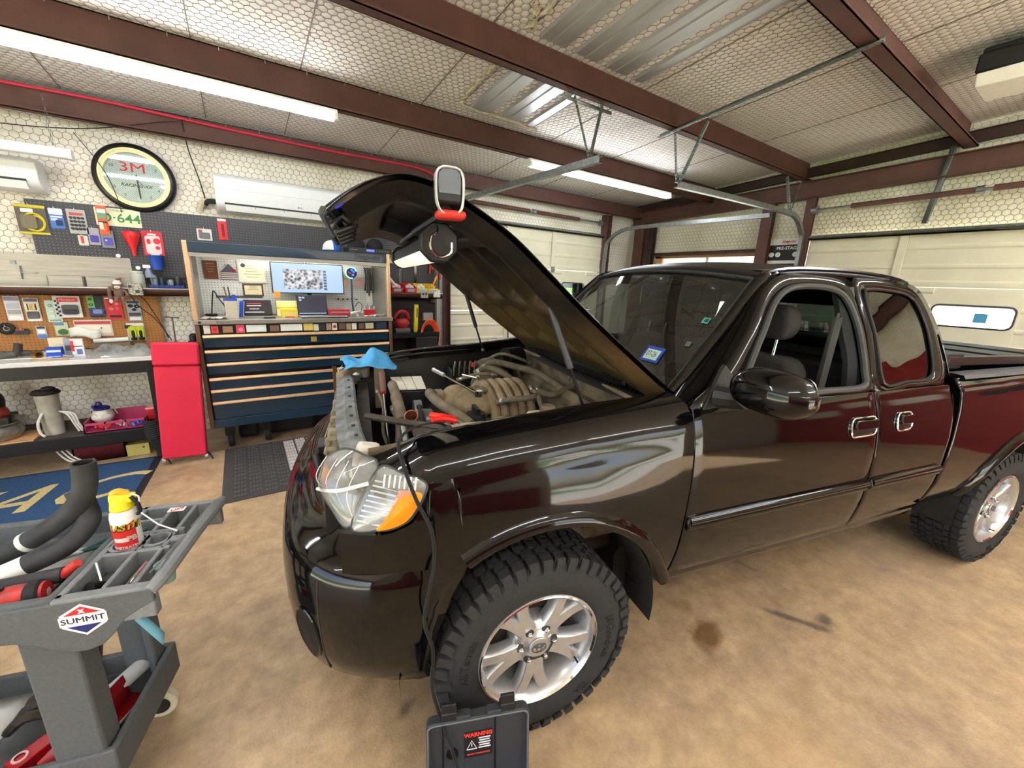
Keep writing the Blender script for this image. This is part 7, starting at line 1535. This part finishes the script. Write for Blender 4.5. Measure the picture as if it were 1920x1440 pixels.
t = tthing('screwdriver', 'long screwdriver with a worn red brown handle standing by the radiator', 'screwdriver', -.463, -.02, .90); q = MB(); q.tube([T(0,.10,0),T(.0,-.22,.19)], .0055, n=8); q.build('blade', 'chrome', t); q = MB(); q.tube([T(0,-.22,.19),T(0,-.36,.27)], [.016,.018], n=10); q.build('handle', flat((120,84,72),.6), t); q = MB(); q.cyl(T(0,-.215,.187),T(0,-.23,.196),.013,n=10); q.build('collar', flat((190,50,44)), t)
# blue microfibre rag draped on the far corner of the core support
t = tthing('microfibre_rag', 'crumpled light blue microfibre rag on the far front corner of the engine bay', 'rag', -.53, -.60, 1.175)
random.seed(3); q = MB(); G = []
for i in range(22):
    row = []
    for j in range(16):
        a = i/21-.5; b = j/15-.5; h = .075*math.exp(-((a-.12)/.22)**2-((b)/.35)**2)+.020*math.sin(7*a+5*b)+.012*math.sin(15*b-4*a)+.012*math.cos(19*a)
        row.append(T(a*.29+.02*math.sin(6*b), b*.26+.04*a, .022+h*(1-.7*abs(b*2)**3)-.06*max(0,abs(b)-.38)*4*.5))
    G.append(row)
q.grid(G); q.build('cloth', mat('rag_blue', (86,170,226), .95, var=.12, scale=60, bump=.25, bscale=400), t, sharp=80, solid=.004, sub=1)
# under-hood work light
t = tthing('work_light', 'black under-hood work light with a silver hook clamped across the hood', 'work light', -.31, 0, 1.85)
q = MB(); q.tube([T(0,-.74,.065),T(0,.40,.055)], .012, n=10); q.build('rod', flat((90,92,96),.3,.5), t); q = MB(); q.tube([T(0,.05,.058),T(0,.74,.045)], .02, n=10); q.build('sleeve', 'black_satin', t)
q = MB(); q.lathe([(0,-.01),(.014,-.01),(.014,.02),(0,.02)], o=T(0,-.74,.065), axis=(0,1,0), n=12); q.build('red_tip', flat((150,40,44)), t)
def octo(r): return [(r*math.cos(pi/8+pi/4*k), r*math.sin(pi/8+pi/4*k)) for k in range(8)]
q = MB(); q.prism(octo(.052), lambda a, b, s: T(a, s, b-.03), -.55, .60); q.build('lamp_body', 'black_plastic', t, bevel=.005)
q = MB(); q.prism(octo(.066), lambda a, b, s: T(a, s, b-.03), .585, .625); q.build('end_cap', 'black_plastic', t, bevel=.006); q = MB(); q.prism(octo(.066), lambda a, b, s: T(a, s, b-.03), -.60, -.55); q.build('end_cap', 'black_plastic', t, bevel=.006)
mat('diffuser_glow', (250,240,210), .4, emis=.5, var=0); q = MB(); q.grid([[T(.058*math.cos(a), s, -.03+.058*math.sin(a)) for a in [math.radians(205+110*k/8) for k in range(9)]] for s in (-.53,.57)]); q.build('diffuser', 'diffuser_glow', t, solid=.003)  # diffuser is unlit; a faint glow is put into its material
q = MB(); q.tube([T(-.01,.63,.02),T(-.012,.65,.0),T(-.03,.655,-.015),T(-.032,.655,-.05),T(-.005,.655,-.075),T(.03,.655,-.06),T(.034,.655,-.03)], .0045, n=8, sm=5); q.build('hanging_hook', 'chrome', t)
q = MB(); q.box(T(.008,.755,.036),(.085,.06,.024)); q.build('clamp_base', flat((206,52,44),.5), t, bevel=.011)
ow = [(-.040,0),(-.043,.045),(-.040,.078),(-.026,.093),(.0,.096),(.026,.093),(.040,.078),(.043,.045),(.040,0)]
q = MB(); q.prism([(a*.96, b+.018) for a, b in ow], lambda a, b, s: T(a, .775+s, .045+b), -.03, .008); q.build('hook_pad', 'black_plastic', t, bevel=.008)
q = MB(); q.prism([(a*.74, b*.66+.043) for a, b in ow], lambda a, b, s: T(a, .775+s, .045+b), .008, .011); q.build('pad_panel', flat((96,104,112),.45), t)
q = MB(); q.tube([T(.018,.775,.032),T(-.02,.782,.038)]+[T(a*.9, .786, .062+b*.97) for a, b in ow]+[T(.03,.782,.045),T(.018,.775,.032)], .0042, n=8, sm=4); q.build('wire_hook', 'steel', t)
# ------------------------------------------------------------------ cable from the engine bay to the case
P = [(-.27,.55,1.16),(-.33,.66,1.22),(-.41,.72,1.235),(-.47,.80,1.225),(-.468,.90,1.19),(-.44,.945,1.10),(-.40,.958,1.00),(-.395,.965,.90),(-.41,.985,.84),(-.43,.99,.72),(-.405,.985,.60),(-.41,.99,.47),(-.395,1.0,.38),(-.36,1.05,.26),(-.345,1.09,.20)]
q = MB(); pts = [truck_M @ T(*p) for p in P]; cp = catmull(pts, 6)
for s in (-.0028,.0028): q.tube([p+Vector((s,0,0)) for p in cp], .003, n=6)
tag(q.build('jumper_cable', 'black_rubber'), 'twin black cable running over the fender down to the open case', 'cable')
# ------------------------------------------------------------------ utility cart, front left
mat('cart_grey', (88,93,95), .6, var=.12, scale=90, bump=.25, bscale=350); mat('cart_light', (124,128,130), .55, var=.15, scale=60, bump=.2, bscale=300)
CM = Matrix(((.965,.262,0,-.228),(-.262,.965,0,1.524),(0,0,1,0),(0,0,0,1))); CRZ = math.atan2(-.262,.965)
cart = thing('utility_cart', 'grey plastic two shelf utility cart in the left foreground', 'cart', (-.228,1.524,0), CRZ)
q = MB(); XL_ = -.86
# deep top tray with sloping inner walls
O_ = [(XL_,-.225),(-.215,-.225),(-.215,.235),(XL_,.235)]; I_ = [(XL_+.03,-.20),(-.235,-.20),(-.235,.21),(XL_+.03,.21)]
q.ring([(x,y,.862) for x,y in O_], [(x,y,.862) for x,y in I_]); q.ring([(x,y,.862) for x,y in I_], [(x*1.0-.004*(1 if x>-.5 else -1),y*.96,.79) for x,y in I_]); q.add([(x-.004*(1 if x>-.5 else -1),y*.96,.79) for x,y in I_], [(0,1,2,3)])
q.ring([(x,y,.862) for x,y in O_], [(x,y,.77) for x,y in O_]); q.build('top_tray', 'cart_grey', cart, bevel=.008, weld=1e-4)
# compartment panel: a slab with pockets, made as a grid of walls
pan = MB()
YS = [-.225,-.215,-.105,-.095,-.03,-.022,.022,.030,.105,.115,.205,.235]
def wall(x0, x1, y0, y1, z0=.80, z1=.862, nm='panel_wall'):
    pan.bb(x0, x1, y0, y1, z0, z1)
wall(-.215,-.197,-.225,.235); wall(-.215,0,-.235,-.205,.765); wall(-.215,.02,.212,.238,.765); wall(-.125,-.112,-.205,.212); wall(-.20,-.03,-.052,-.036); wall(-.20,-.03,.05,.064); wall(-.20,-.112,.130,.142); wall(-.058,-.045,-.205,.212)
pan.build('divider_panel', 'cart_light', cart, bevel=.004)
q = MB(); q.bb(-.215,-.04,-.225,.225,.768,.80); q.build('panel_floor', 'cart_grey', cart)
for c_, r_ in (((-.155,.005),.040), ((-.085,.007),.028)):
    q = MB(); q.lathe([(r_,.862),(r_+.010,.862),(r_+.010,.80),(r_,.80),(r_,.862)], o=(c_[0],c_[1],0), n=24); q.build('can_holder', 'cart_light', cart)
q = MB(); q.tube([(-.004,-.235,.85),(.010,-.20,.862),(.015,-.1,.866),(.018,0,.867),(.022,.1,.866),(.026,.205,.862),(.02,.238,.85)], [.016,.019,.019,.019,.019,.019,.016], n=10, sm=5); q.build('handle_bar', 'cart_light', cart)
for y0, y1 in ((-.19,-.03),(.03,.19)):
    q = MB()
    for k in range(5): q.tube([(.012+.02*math.cos(math.radians(60+20*k))+.02*(y/.24), y, .864+.02*math.sin(math.radians(60+20*k))) for y in (y0, (y0+y1)/2, y1)], .0022, n=4)
    q.build('grip_rib', 'cart_light', cart)
q = MB(); q.bb(-.05,.01,-.012,.018,.83,.862); q.build('handle_support', 'cart_light', cart, bevel=.006)
# front and back skirts with the curved dip
for y0, y1 in ((-.236,-.222),(.226,.240)):
    q = MB(); q.prism([(XL_,.765),(-.36,.765),(-.30,.755),(-.235,.72),(-.20,.70),(-.165,.695),(-.13,.705),(-.10,.735),(-.07,.775),(-.03,.80),(0,.815),(0,.855),(XL_,.855)], lambda a, b, s: (a, s, b), y0, y1); q.build('skirt', 'cart_grey', cart, bevel=.003)
for x0, x1 in ((-.335,-.215), (XL_,XL_+.11)):
    for y0, y1 in ((-.19,-.115),(.115,.18)):
        q = MB(); q.prism([(x0,y0),(x1,y0),(x1,y1),(x1-.03,y1),(x1-.03,y0+.03 if y0 < 0 else y0+.03),(x0,y0+.03)] if y0 < 0 else [(x0,y1),(x0,y1-.025),(x1-.028,y1-.025),(x1-.028,y0),(x1,y0),(x1,y1)], lambda a, b, s: (a, b, s), .2, .775); q.build('leg', 'cart_grey', cart, bevel=.008)
q = MB(); O_ = [(XL_,-.20),(-.19,-.20),(-.19,.20),(XL_,.20)]; I_ = [(XL_+.02,-.18),(-.21,-.18),(-.21,.18),(XL_+.02,.18)]
q.ring([(x,y,.29) for x,y in O_], [(x,y,.29) for x,y in I_]); q.ring([(x,y,.29) for x,y in I_], [(x,y,.205) for x,y in I_]); q.add([(x,y,.205) for x,y in I_], [(0,1,2,3)]); q.ring([(x,y,.29) for x,y in O_], [(x,y,.165) for x,y in O_]); q.add([(x,y,.165) for x,y in O_], [(0,1,2,3)])
q.build('lower_shelf', 'cart_grey', cart, bevel=.006, weld=1e-4)
for x in (-.25, XL_+.06):
    for y in (-.14,.15):
        q = MB(); q.cyl((x,y-.016,.06),(x,y+.016,.06),.058,n=24); cs = q.build('caster', flat((206,200,170),.5), cart, bevel=.006); q = MB(); q.cyl((x,y-.018,.06),(x,y+.018,.06),.036,n=18); q.build('caster_hub', 'black_rubber', cs); q = MB(); q.bb(x-.025,x+.025,y-.024,y+.024,.115,.165); q.build('caster_fork', 'galv', cs)
# sticker on the front skirt
sk = -.2366
hexa = [(-.042,.018),(0,.044),(.042,.018),(.042,-.016),(0,-.044),(-.042,-.016)]
def dec(pts, c, d): 
    q = MB(); q.prism(pts, lambda a, b, s: (-.155+a, sk-s, .797+b), 0, d); q.build('sticker', flat(c), cart)
dec([(a*1.12, b*1.12) for a, b in hexa], (236,236,236), .0006); dec([(-.039,.018),(0,.042),(.039,.018)], (200,34,46), .0012); dec([(-.036,-.017),(.036,-.017),(0,-.042)], (36,40,110), .0012); dec([(-.05,.014),(.05,.016),(.05,-.014),(-.05,-.014)], (238,238,238), .0014)
text('sticker_lettering', 'SUMMIT', .0235, flat((24,30,66)), cart, (-.155,sk-.0018,.798), FACE, bold=0, sx=1.1)
text('sticker_lettering', 'x', .022, flat((240,240,240)), cart, (-.155,sk-.0016,.826), FACE, bold=.001)
q = MB(); q.box((-.10,.185,.8634),(.05,.028,.001)); q.build('sticker', flat((236,228,224)), cart); text('sticker_lettering', 'Lisle', .022, flat((206,40,44)), cart, (-.10,.185,.864), (0,0,.5), shear=.3, bold=.0005)
q = MB(); q.grid([[(-.06+.01*i,-.20-.01*j,.775-.02*i-.012*j) for i in range(6)] for j in range(3)]); q.build('blue_tape', flat((110,170,190)), cart, solid=.001)
def cthing(nm, lab, cat, x, y, z, rz=0, group=None): return thing(nm, lab, cat, CM @ Vector((x,y,z)), CRZ+rz, group)
# penetrating oil can
t = cthing('spray_can', 'white and red penetrating oil can with yellow nozzle in the cart', 'spray can', -.155,.005,.835)
q = MB(); q.lathe([(0,0),(.032,0),(.034,.004),(.034,.125),(.031,.14),(.022,.150),(.0,.150)], n=32); q.build('can_body', flat((232,232,226),.35), t)
def cwrap(a0, z0): return lambda p: (.0348*math.cos(a0+p.x/.034), .0348*math.sin(a0+p.x/.034), z0+p.y)
def band(nm, a0, a1, z0, z1, c, r=.0344, zs=None):
    q = MB(); q.grid([[(r*math.cos(a0+(a1-a0)*k/14), r*math.sin(a0+(a1-a0)*k/14), z if j == 0 else z1+(0 if not zs else zs*(k/14))) for k in range(15)] for j, z in ((0,z0),(1,z1))]); q.build(nm, flat(c,.35), t)
F0 = -pi/2+.35
band('red_label', F0-1.25, F0+.75, .004, .085, (206,46,40), zs=.03); band('text_panel', F0-1.0, F0+.1, .05, .064, (228,214,206), .0346)
text('brand_lettering', 'BLASTER', .026, flat((240,206,50)), t, (0,0,0), (0,0,0), shear=.15, bold=.0012, ext=.0004, warp=cwrap(F0-.15,.098)); text('brand_lettering', 'BLASTER', .026, flat((20,20,22)), t, (0,0,0), (0,0,0), shear=.15, bold=.003, ext=.0001, warp=cwrap(F0-.13,.0965))
text('can_lettering', 'PB', .022, flat((240,238,232)), t, (0,0,0), (0,0,0), bold=.001, ext=.0004, warp=cwrap(F0+.35,.058)); text('can_lettering', 'PENETRATING', .012, flat((240,238,232)), t, (0,0,0), (0,0,0), bold=.0006, ext=.0004, warp=cwrap(F0-.1,.03)); text('can_lettering', 'CATALYST', .009, flat((240,238,232)), t, (0,0,0), (0,0,0), ext=.0004, warp=cwrap(F0-.1,.014))
q = MB(); q.lathe([(.027,.148),(.029,.152),(.027,.165),(.024,.185),(.018,.195),(0,.197)], n=24); q.box((.006,0,.186),(.058,.03,.024),Matrix.Rotation(.12,3,'Y')); q.build('nozzle_cap', flat((238,214,30),.4), t, bevel=.004)
q = MB(); q.tube([(-.02,0,.199),(.0,0,.206),(.025,0,.196)], [.008,.011,.006], n=8, sm=3); q.build('trigger', flat((244,166,40),.4), t)
q = MB(); q.tube([(.03,-.01,.19),(.045,-.012,.17),(.048,-.012,.14),(.04,-.012,.13)], .006, n=6, sm=3); q.build('straw_clip', 'black_plastic', t); q = MB(); q.tube([(.045,-.012,.14),(.09,-.02,.09),(.14,-.03,.065)], .0022, n=5); q.tube([(.03,-.01,.20),(.05,-.01,.19),(.05,-.01,.17)], .0022, n=5, sm=3); q.build('straw', 'white_plastic', t)
# hoses and tools in the tray
t = cthing('coolant_hose', 'black curved radiator hose standing up out of the cart tray', 'hose', 0,0,0)
q = MB(); P = catmull([(-.236,.03,1.135),(-.240,.03,1.08),(-.262,.03,1.015),(-.318,.03,.955),(-.40,.03,.90),(-.48,.03,.862),(-.60,.03,.835),(-.72,.02,.825)], 6); q.tube(P, .029, n=20, caps=False); q.build('outer_wall', mat('hose_black', (54,56,58), .65, c2=(40,41,43), scale=18), t)
q = MB(); q.tube([Vector(p)+Vector((0,0,0)) for p in P[:12]], .022, n=20, caps=False); q.lathe([(.022,0),(.029,0)], o=P[0], axis=P[0]-P[1], n=20); q.build('inner_wall', 'black_rubber', t)
q = MB(); q.tube([P[24],P[25]], .0305, n=20); q.build('print_mark', flat((206,208,206)), t)
t = cthing('coolant_hose', 'second black hose curling under the standing one with a white label', 'hose', 0,0,0)
q = MB(); P = catmull([(-.290,.07,1.03),(-.272,.055,.985),(-.262,.035,.935),(-.30,0.,.885),(-.38,-.03,.855),(-.47,-.05,.832),(-.62,-.05,.823),(-.74,-.05,.822)], 6); q.tube(P, .029, n=20); q.build('outer_wall', 'hose_black', t)
q = MB(); q.tube(P[24:29], .0298, n=20, caps=False); q.build('label_wrap', flat((232,230,222)), t)
for k in range(9):
    i = 25+.33*k; j = int(i); p = Vector(P[j]).lerp(Vector(P[j+1]), i-j); d = (Vector(P[j+1])-Vector(P[j])).normalized(); q = MB(); q.lathe([(.0303,-.0008-.0006*(k%3)),(.0303,.0008+.0006*(k%3))], o=p, axis=d, n=12, a0=.3, a1=1.6); q.build('barcode_bar', 'black_satin', t)
t = cthing('pry_tube', 'straight black tube with a red tip along the tray front', 'pipe', 0,0,0); q = MB(); q.tube([(-.74,-.12,.82),(-.27,-.085,.842)], .022, n=16); q.build('tube_body', 'hose_black', t); q = MB(); q.tube([(-.27,-.085,.842),(-.235,-.082,.872)], [.015,.012], n=12); q.build('red_tip', flat((206,60,48)), t)
t = cthing('air_ratchet', 'red air tool with black grime in the front of the tray', 'tool', -.36,-.155,.83, .15); q = MB(); q.lathe([(0,-.095),(.03,-.09),(.036,-.06),(.037,.03),(.034,.05)], axis=(1,0,.05), n=24); q.build('body', mat('red_grimy', (200,50,44), .4, c2=(96,30,28), scale=22), t); q = MB(); q.lathe([(.034,.05),(.037,.055),(.036,.075),(.03,.08)], axis=(1,0,.05), n=24); q.build('collar', 'black_rubber', t); q = MB(); q.lathe([(.03,.078),(.029,.086),(0,.088)], axis=(1,0,.05), n=24); q.build('face_plate', flat((170,30,36),.4), t); q = MB(); q.cyl((.0,-.0,.034),(.0,-.0,.044),.01,n=10); q.build('button', 'black_rubber', t)
q = MB(); 
for k in range(7): q.box((.0885,.0,.012-.004*k),(.001,.02*math.sin(.6+.35*k),.002))
q.build('face_lettering', flat((230,190,186)), t)
t = cthing('pliers', 'green handled pliers lying behind the hose labels', 'pliers', -.27,.08,.82, .5); gm = flat((20,84,84),.5)
for s in (-1, 1):
    q = MB(); q.tube([(-.05,0,0),(0,.012*s,.004),(.06,.028*s,.012),(.11,.02*s,.02)], [.005,.007,.008,.006], n=8, sm=4); q.build('handle', gm, t)
q = MB(); q.box((-.065,0,0),(.05,.018,.01)); q.build('jaw', 'steel', t, bevel=.003)
t = cthing('socket_bit', 'black impact socket on a thin rod in the small compartment', 'socket', -.165,-.13,.803); q = MB(); q.cyl((0,0,.012),(-.01,-.03,.035),.014,n=12); q.build('socket_body', 'black_satin', t); q = MB(); q.cyl((-.0,0,.02),(-.02,.03,.07),.004,n=6); q.build('rod', 'steel', t)
t = cthing('hand_files', 'bundle of small files in the front compartment', 'tools', -.085,-.13,.803); 
for k in range(5):
    q = MB(); q.tube([(-.02+.008*k,-.065,.012+.004*(k%2)),(.0+.006*k,.06,.03)], .004, n=6); q.build('file', ('steel','chrome')[k%2] if k != 2 else flat((120,40,40)), t)
t = cthing('mint_cup', 'pale green cup in the handle compartment', 'cup', -.018,-.12,.792); q = MB(); q.lathe([(0,0),(.02,0),(.026,.06),(.0,.064)], n=20); q.build('cup_body', flat((126,156,146),.5), t)
q = MB(); q.grid([[(-.70+.05*i,-.16+.04*j,.797+.006*math.sin(3*i+j)) for i in range(9)] for j in range(8)]); o = q.build('shop_towel', flat((170,168,160)), solid=.002); o.matrix_world = CM; tag(o, 'grey paper towel lining the cart tray', 'towel')
q = MB(); q.grid([[(-.50+.03*i,-.19+.02*j,.806+.004*math.sin(5*i+2*j)) for i in range(5)] for j in range(3)]); o = q.build('blue_towel', flat((170,196,214)), solid=.002); o.matrix_world = CM; tag(o, 'pale blue towel under the red air tool', 'towel')
t = cthing('plastic_ball', 'white plastic ball beside the pliers', 'ball', -.23,.03,.80); q = MB(); q.ell((0,0,.02),(.022,.022,.02)); q.build('knob_body', 'white_plastic', t)
# lower shelf load
t = cthing('grease_tube', 'white grease cartridge lying on the lower cart shelf', 'tube', -.37,.02,.205); q = MB(); q.cyl((.085,.14,.04),(-.03,-.10,.04),.027,n=20); q.build('cartridge', flat((222,224,226),.4), t); q = MB(); q.ell((.085,.14,.04),(.027,.027,.027)); q.build('cap', flat((214,220,226),.4), t); q = MB(); q.tube([(.015,-.005,.04),(-.012,-.06,.04)], .0276, n=20, caps=False); q.build('label', flat((214,208,180)), t)
t = cthing('red_tray', 'red folded metal tray on the lower cart shelf', 'tray', -.31,-.04,.207, 0); q = MB(); q.add([(-.06,-.14,.0),(.02,.12,.0),(.08,.10,.0),(.0,-.16,.0),(-.075,-.135,.08),(.005,.125,.08)], [(0,1,2,3),(0,4,5,1)]); q.build('folded_sheet', flat((176,16,26),.3), t, solid=.003); q = MB(); q.add([(.0,-.16,.0),(.08,.10,.0),(.085,.098,.02),(.005,-.162,.02)], [(0,1,2,3)]); q.build('white_edge', flat((226,206,200)), t, solid=.002)
t = cthing('red_bracket', 'red steel bracket with a round hole at the front of the lower shelf', 'bracket', -.44,-.10,.207); q = MB(); q.box((0,0,.03),(.11,.05,.05),Matrix.Rotation(.9,3,'Z')); q.build('channel', flat((176,16,28),.3), t, bevel=.003); q = MB(); q.lathe([(.012,0),(.018,0),(.018,.004),(.012,.004)], o=(-.02,-.02,.055), n=16); q.build('hole_rim', flat((232,190,186)), t)
t = cthing('dirty_gear', 'greasy brown engine casting on the lower cart shelf', 'engine part', -.52,.10,.207); random.seed(5)
q = MB()
for k in range(7): q.tube([(-.05+.01*k,-.10+.03*k,.03+.008*k),(.0,-.09+.03*k,.07+.006*k),(.06+.006*k,-.08+.03*k,.045+.008*k)], [.014,.018,.012], n=7, sm=3)
q.build('ribbed_casting', mat('greasy', (62,52,42), .5, c2=(28,24,22), scale=20, bump=.5, bscale=40), t)
q = MB(); q.prism([(-.03,0),(.03,0),(.05,.10),(.02,.14),(.0,.09),(-.02,.12)], lambda a, b, s: (.06+a, .10+s, .03+b), -.01, .01); q.build('fin', 'greasy', t, bevel=.004); q = MB(); q.tube([(.02,.12,.06),(.09,.16,.11),(.14,.19,.15)], [.016,.013,.008], n=8, sm=3); q.build('arm', 'greasy', t)
q = MB(); q.grid([[(-.80+.05*i,-.02+.05*j,.209+.003*math.sin(2*i+3*j)) for i in range(5)] for j in range(5)]); o = q.build('instruction_sheet', flat((222,222,218)), solid=.0015); o.matrix_world = CM; tag(o, 'white instruction sheet on the lower cart shelf', 'paper')
q = MB(); q.grid([[(-.79+.035*i,-.06+.035*j,.218+.008*abs(math.sin(2*i+j))) for i in range(4)] for j in range(3)]); o = q.build('foil_bag', mat('foil2', (190,192,194), .25, .8, var=.3, scale=20), solid=.001); o.matrix_world = CM; tag(o, 'silver foil bag beside the white sheet on the lower shelf', 'bag')
t = cthing('cable_loop', 'dark red cord loop on the lower shelf at the frame edge', 'cord', -.70,-.13,.209); q = MB(); q.tube([(.05*math.cos(a),.06*math.sin(a),.008) for a in [2*pi*k/18 for k in range(18)]], .006, n=6, closed=True); q.build('loop', flat((110,24,24)), t)

# ------------------------------------------------------------------ open black case at the bottom edge
ex = Vector((.927,-.374,0)); ey = Vector((-ex.y, ex.x, 0))
t = thing('starter_case', 'open black plastic case with a warning label by the front tyre', 'case', (.492,.842,0), math.atan2(ex.y, ex.x))
Rl = Matrix.Rotation(-.16, 3, 'X'); H0 = Vector((0,.0,.085))
def LP(x, y, z): return H0+Rl @ Vector((x, y, z))    # lid frame: z up the lid, -y toward the camera
lw, lh, ld = .335, .262, .034
q = MB(); A = rrect(lw, lh, .022, cy=lh/2); Bq = rrect(lw-.022, lh-.022, .016, cy=lh/2)
q.ring([LP(a,-ld,b) for a,b in A], [LP(a,-ld,b) for a,b in Bq]); q.ring([LP(a,-ld,b) for a,b in A], [LP(a,0,b) for a,b in A]); q.add([LP(a,0,b) for a,b in A], [tuple(range(len(A)))]); q.ring([LP(a,-ld,b) for a,b in Bq], [LP(a*.985,-.016,lh/2+(b-lh/2)*.985) for a,b in Bq]); q.add([LP(a*.985,-.016,lh/2+(b-lh/2)*.985) for a,b in Bq], [tuple(range(len(Bq)))])
lid = q.build('lid', mat('case_grey', (50,53,58), .55, var=.12, scale=200, bump=.12, bscale=500), t, bevel=.003)
q = MB(); q.tube([LP(a,-ld-.002,b) for a,b in rrect(lw-.011, lh-.011, .018, cy=lh/2)], .003, n=6, closed=True); q.build('gasket', flat((96,100,104),.5), lid)
for x in (-.115,.055): 
    q = MB(); q.box(LP(x,-.0165,lh*.5),(.004,.003,lh*.86),Rl); q.build('rib_line', 'black_satin', lid)
q = MB(); q.lathe([(0,0),(.02,0),(.02,.002),(0,.002)], o=LP(-.085,-.017,.13), axis=-(Rl @ Vector((0,1,0))), n=20); q.build('moulded_disc', 'black_satin', lid)
for x in (-.095,.095):
    q = MB(); q.box(LP(x,-ld*.55,lh+.012),(.05,.03,.028),Rl); q.build('latch_base', 'black_plastic', t, bevel=.004)
    q = MB(); q.box(LP(x,-ld*.75,lh+.038),(.046,.012,.034),Rl); 
    for d in (-.018,0,.018): q.cyl(LP(x+d-.006,-ld*.6,lh+.022),LP(x+d+.006,-ld*.6,lh+.022),.008,n=10)
    q.build('latch', 'black_plastic', t, bevel=.003)
    q = MB(); q.box(LP(x+.045*(1 if x<0 else -1),-ld*.6,lh+.004),(.045,.03,.014),Rl); q.build('rim_step', 'case_grey', t, bevel=.003)
q = MB(); 
bx = [(-lw/2,-.01),(lw/2,-.01),(lw/2,-.27),(-lw/2,-.27)]; q.ring([(a,b,.085) for a,b in bx], [(a*.94,-.02+(b+.02)*.93,.085) for a,b in bx]); q.ring([(a,b,.085) for a,b in bx], [(a,b,0) for a,b in bx]); q.add([(a,b,0.0) for a,b in bx], [(0,1,2,3)]); q.ring([(a*.94,-.02+(b+.02)*.93,.085) for a,b in bx], [(a*.92,-.02+(b+.02)*.92,.02) for a,b in bx]); q.add([(a*.92,-.02+(b+.02)*.92,.02) for a,b in bx], [(0,1,2,3)])
q.build('base_tub', 'case_grey', t, bevel=.004)
q = MB(); q.bb(-.11,.11,-.22,-.06,.02,.07); q.build('foam_insert', flat((24,24,26),.95), t)
q = MB(); q.prism(rrect(.092,.092,.003), lambda a, b, s: LP(.0+a,-.0165-s,.150+b), 0, .0008); q.build('warning_label', flat((22,22,24)), lid)
FL = (Rl @ Matrix.Rotation(pi/2,3,'X'))
text('warning_lettering', 'WARNING', .019, flat((240,60,44)), t, LP(.0,-.0178,.183), FL, bold=.0008, ext=.0002)
for k in range(5): 
    q = MB(); q.box(LP(.020,-.0176,.169-.0085*k),(.040-.006*(k%2),.0006,.004),Rl); q.build('label_line', flat((220,224,228)), t)
q = MB(); q.tube([LP(a-.022,-.0178,.148+b) for a,b in ((-.016,-.014),(.016,-.014),(0,.016))], .0017, n=4, closed=True); q.box(LP(-.022,-.0178,.149),(.0025,.0008,.012),Rl); q.build('warning_triangle', flat((236,236,236)), t)
text('warning_lettering', 'PREVENT OVERHEATING', .0068, flat((216,60,48)), t, LP(.0,-.0178,.115), FL, bold=.0003, ext=.0002)
flush_text()
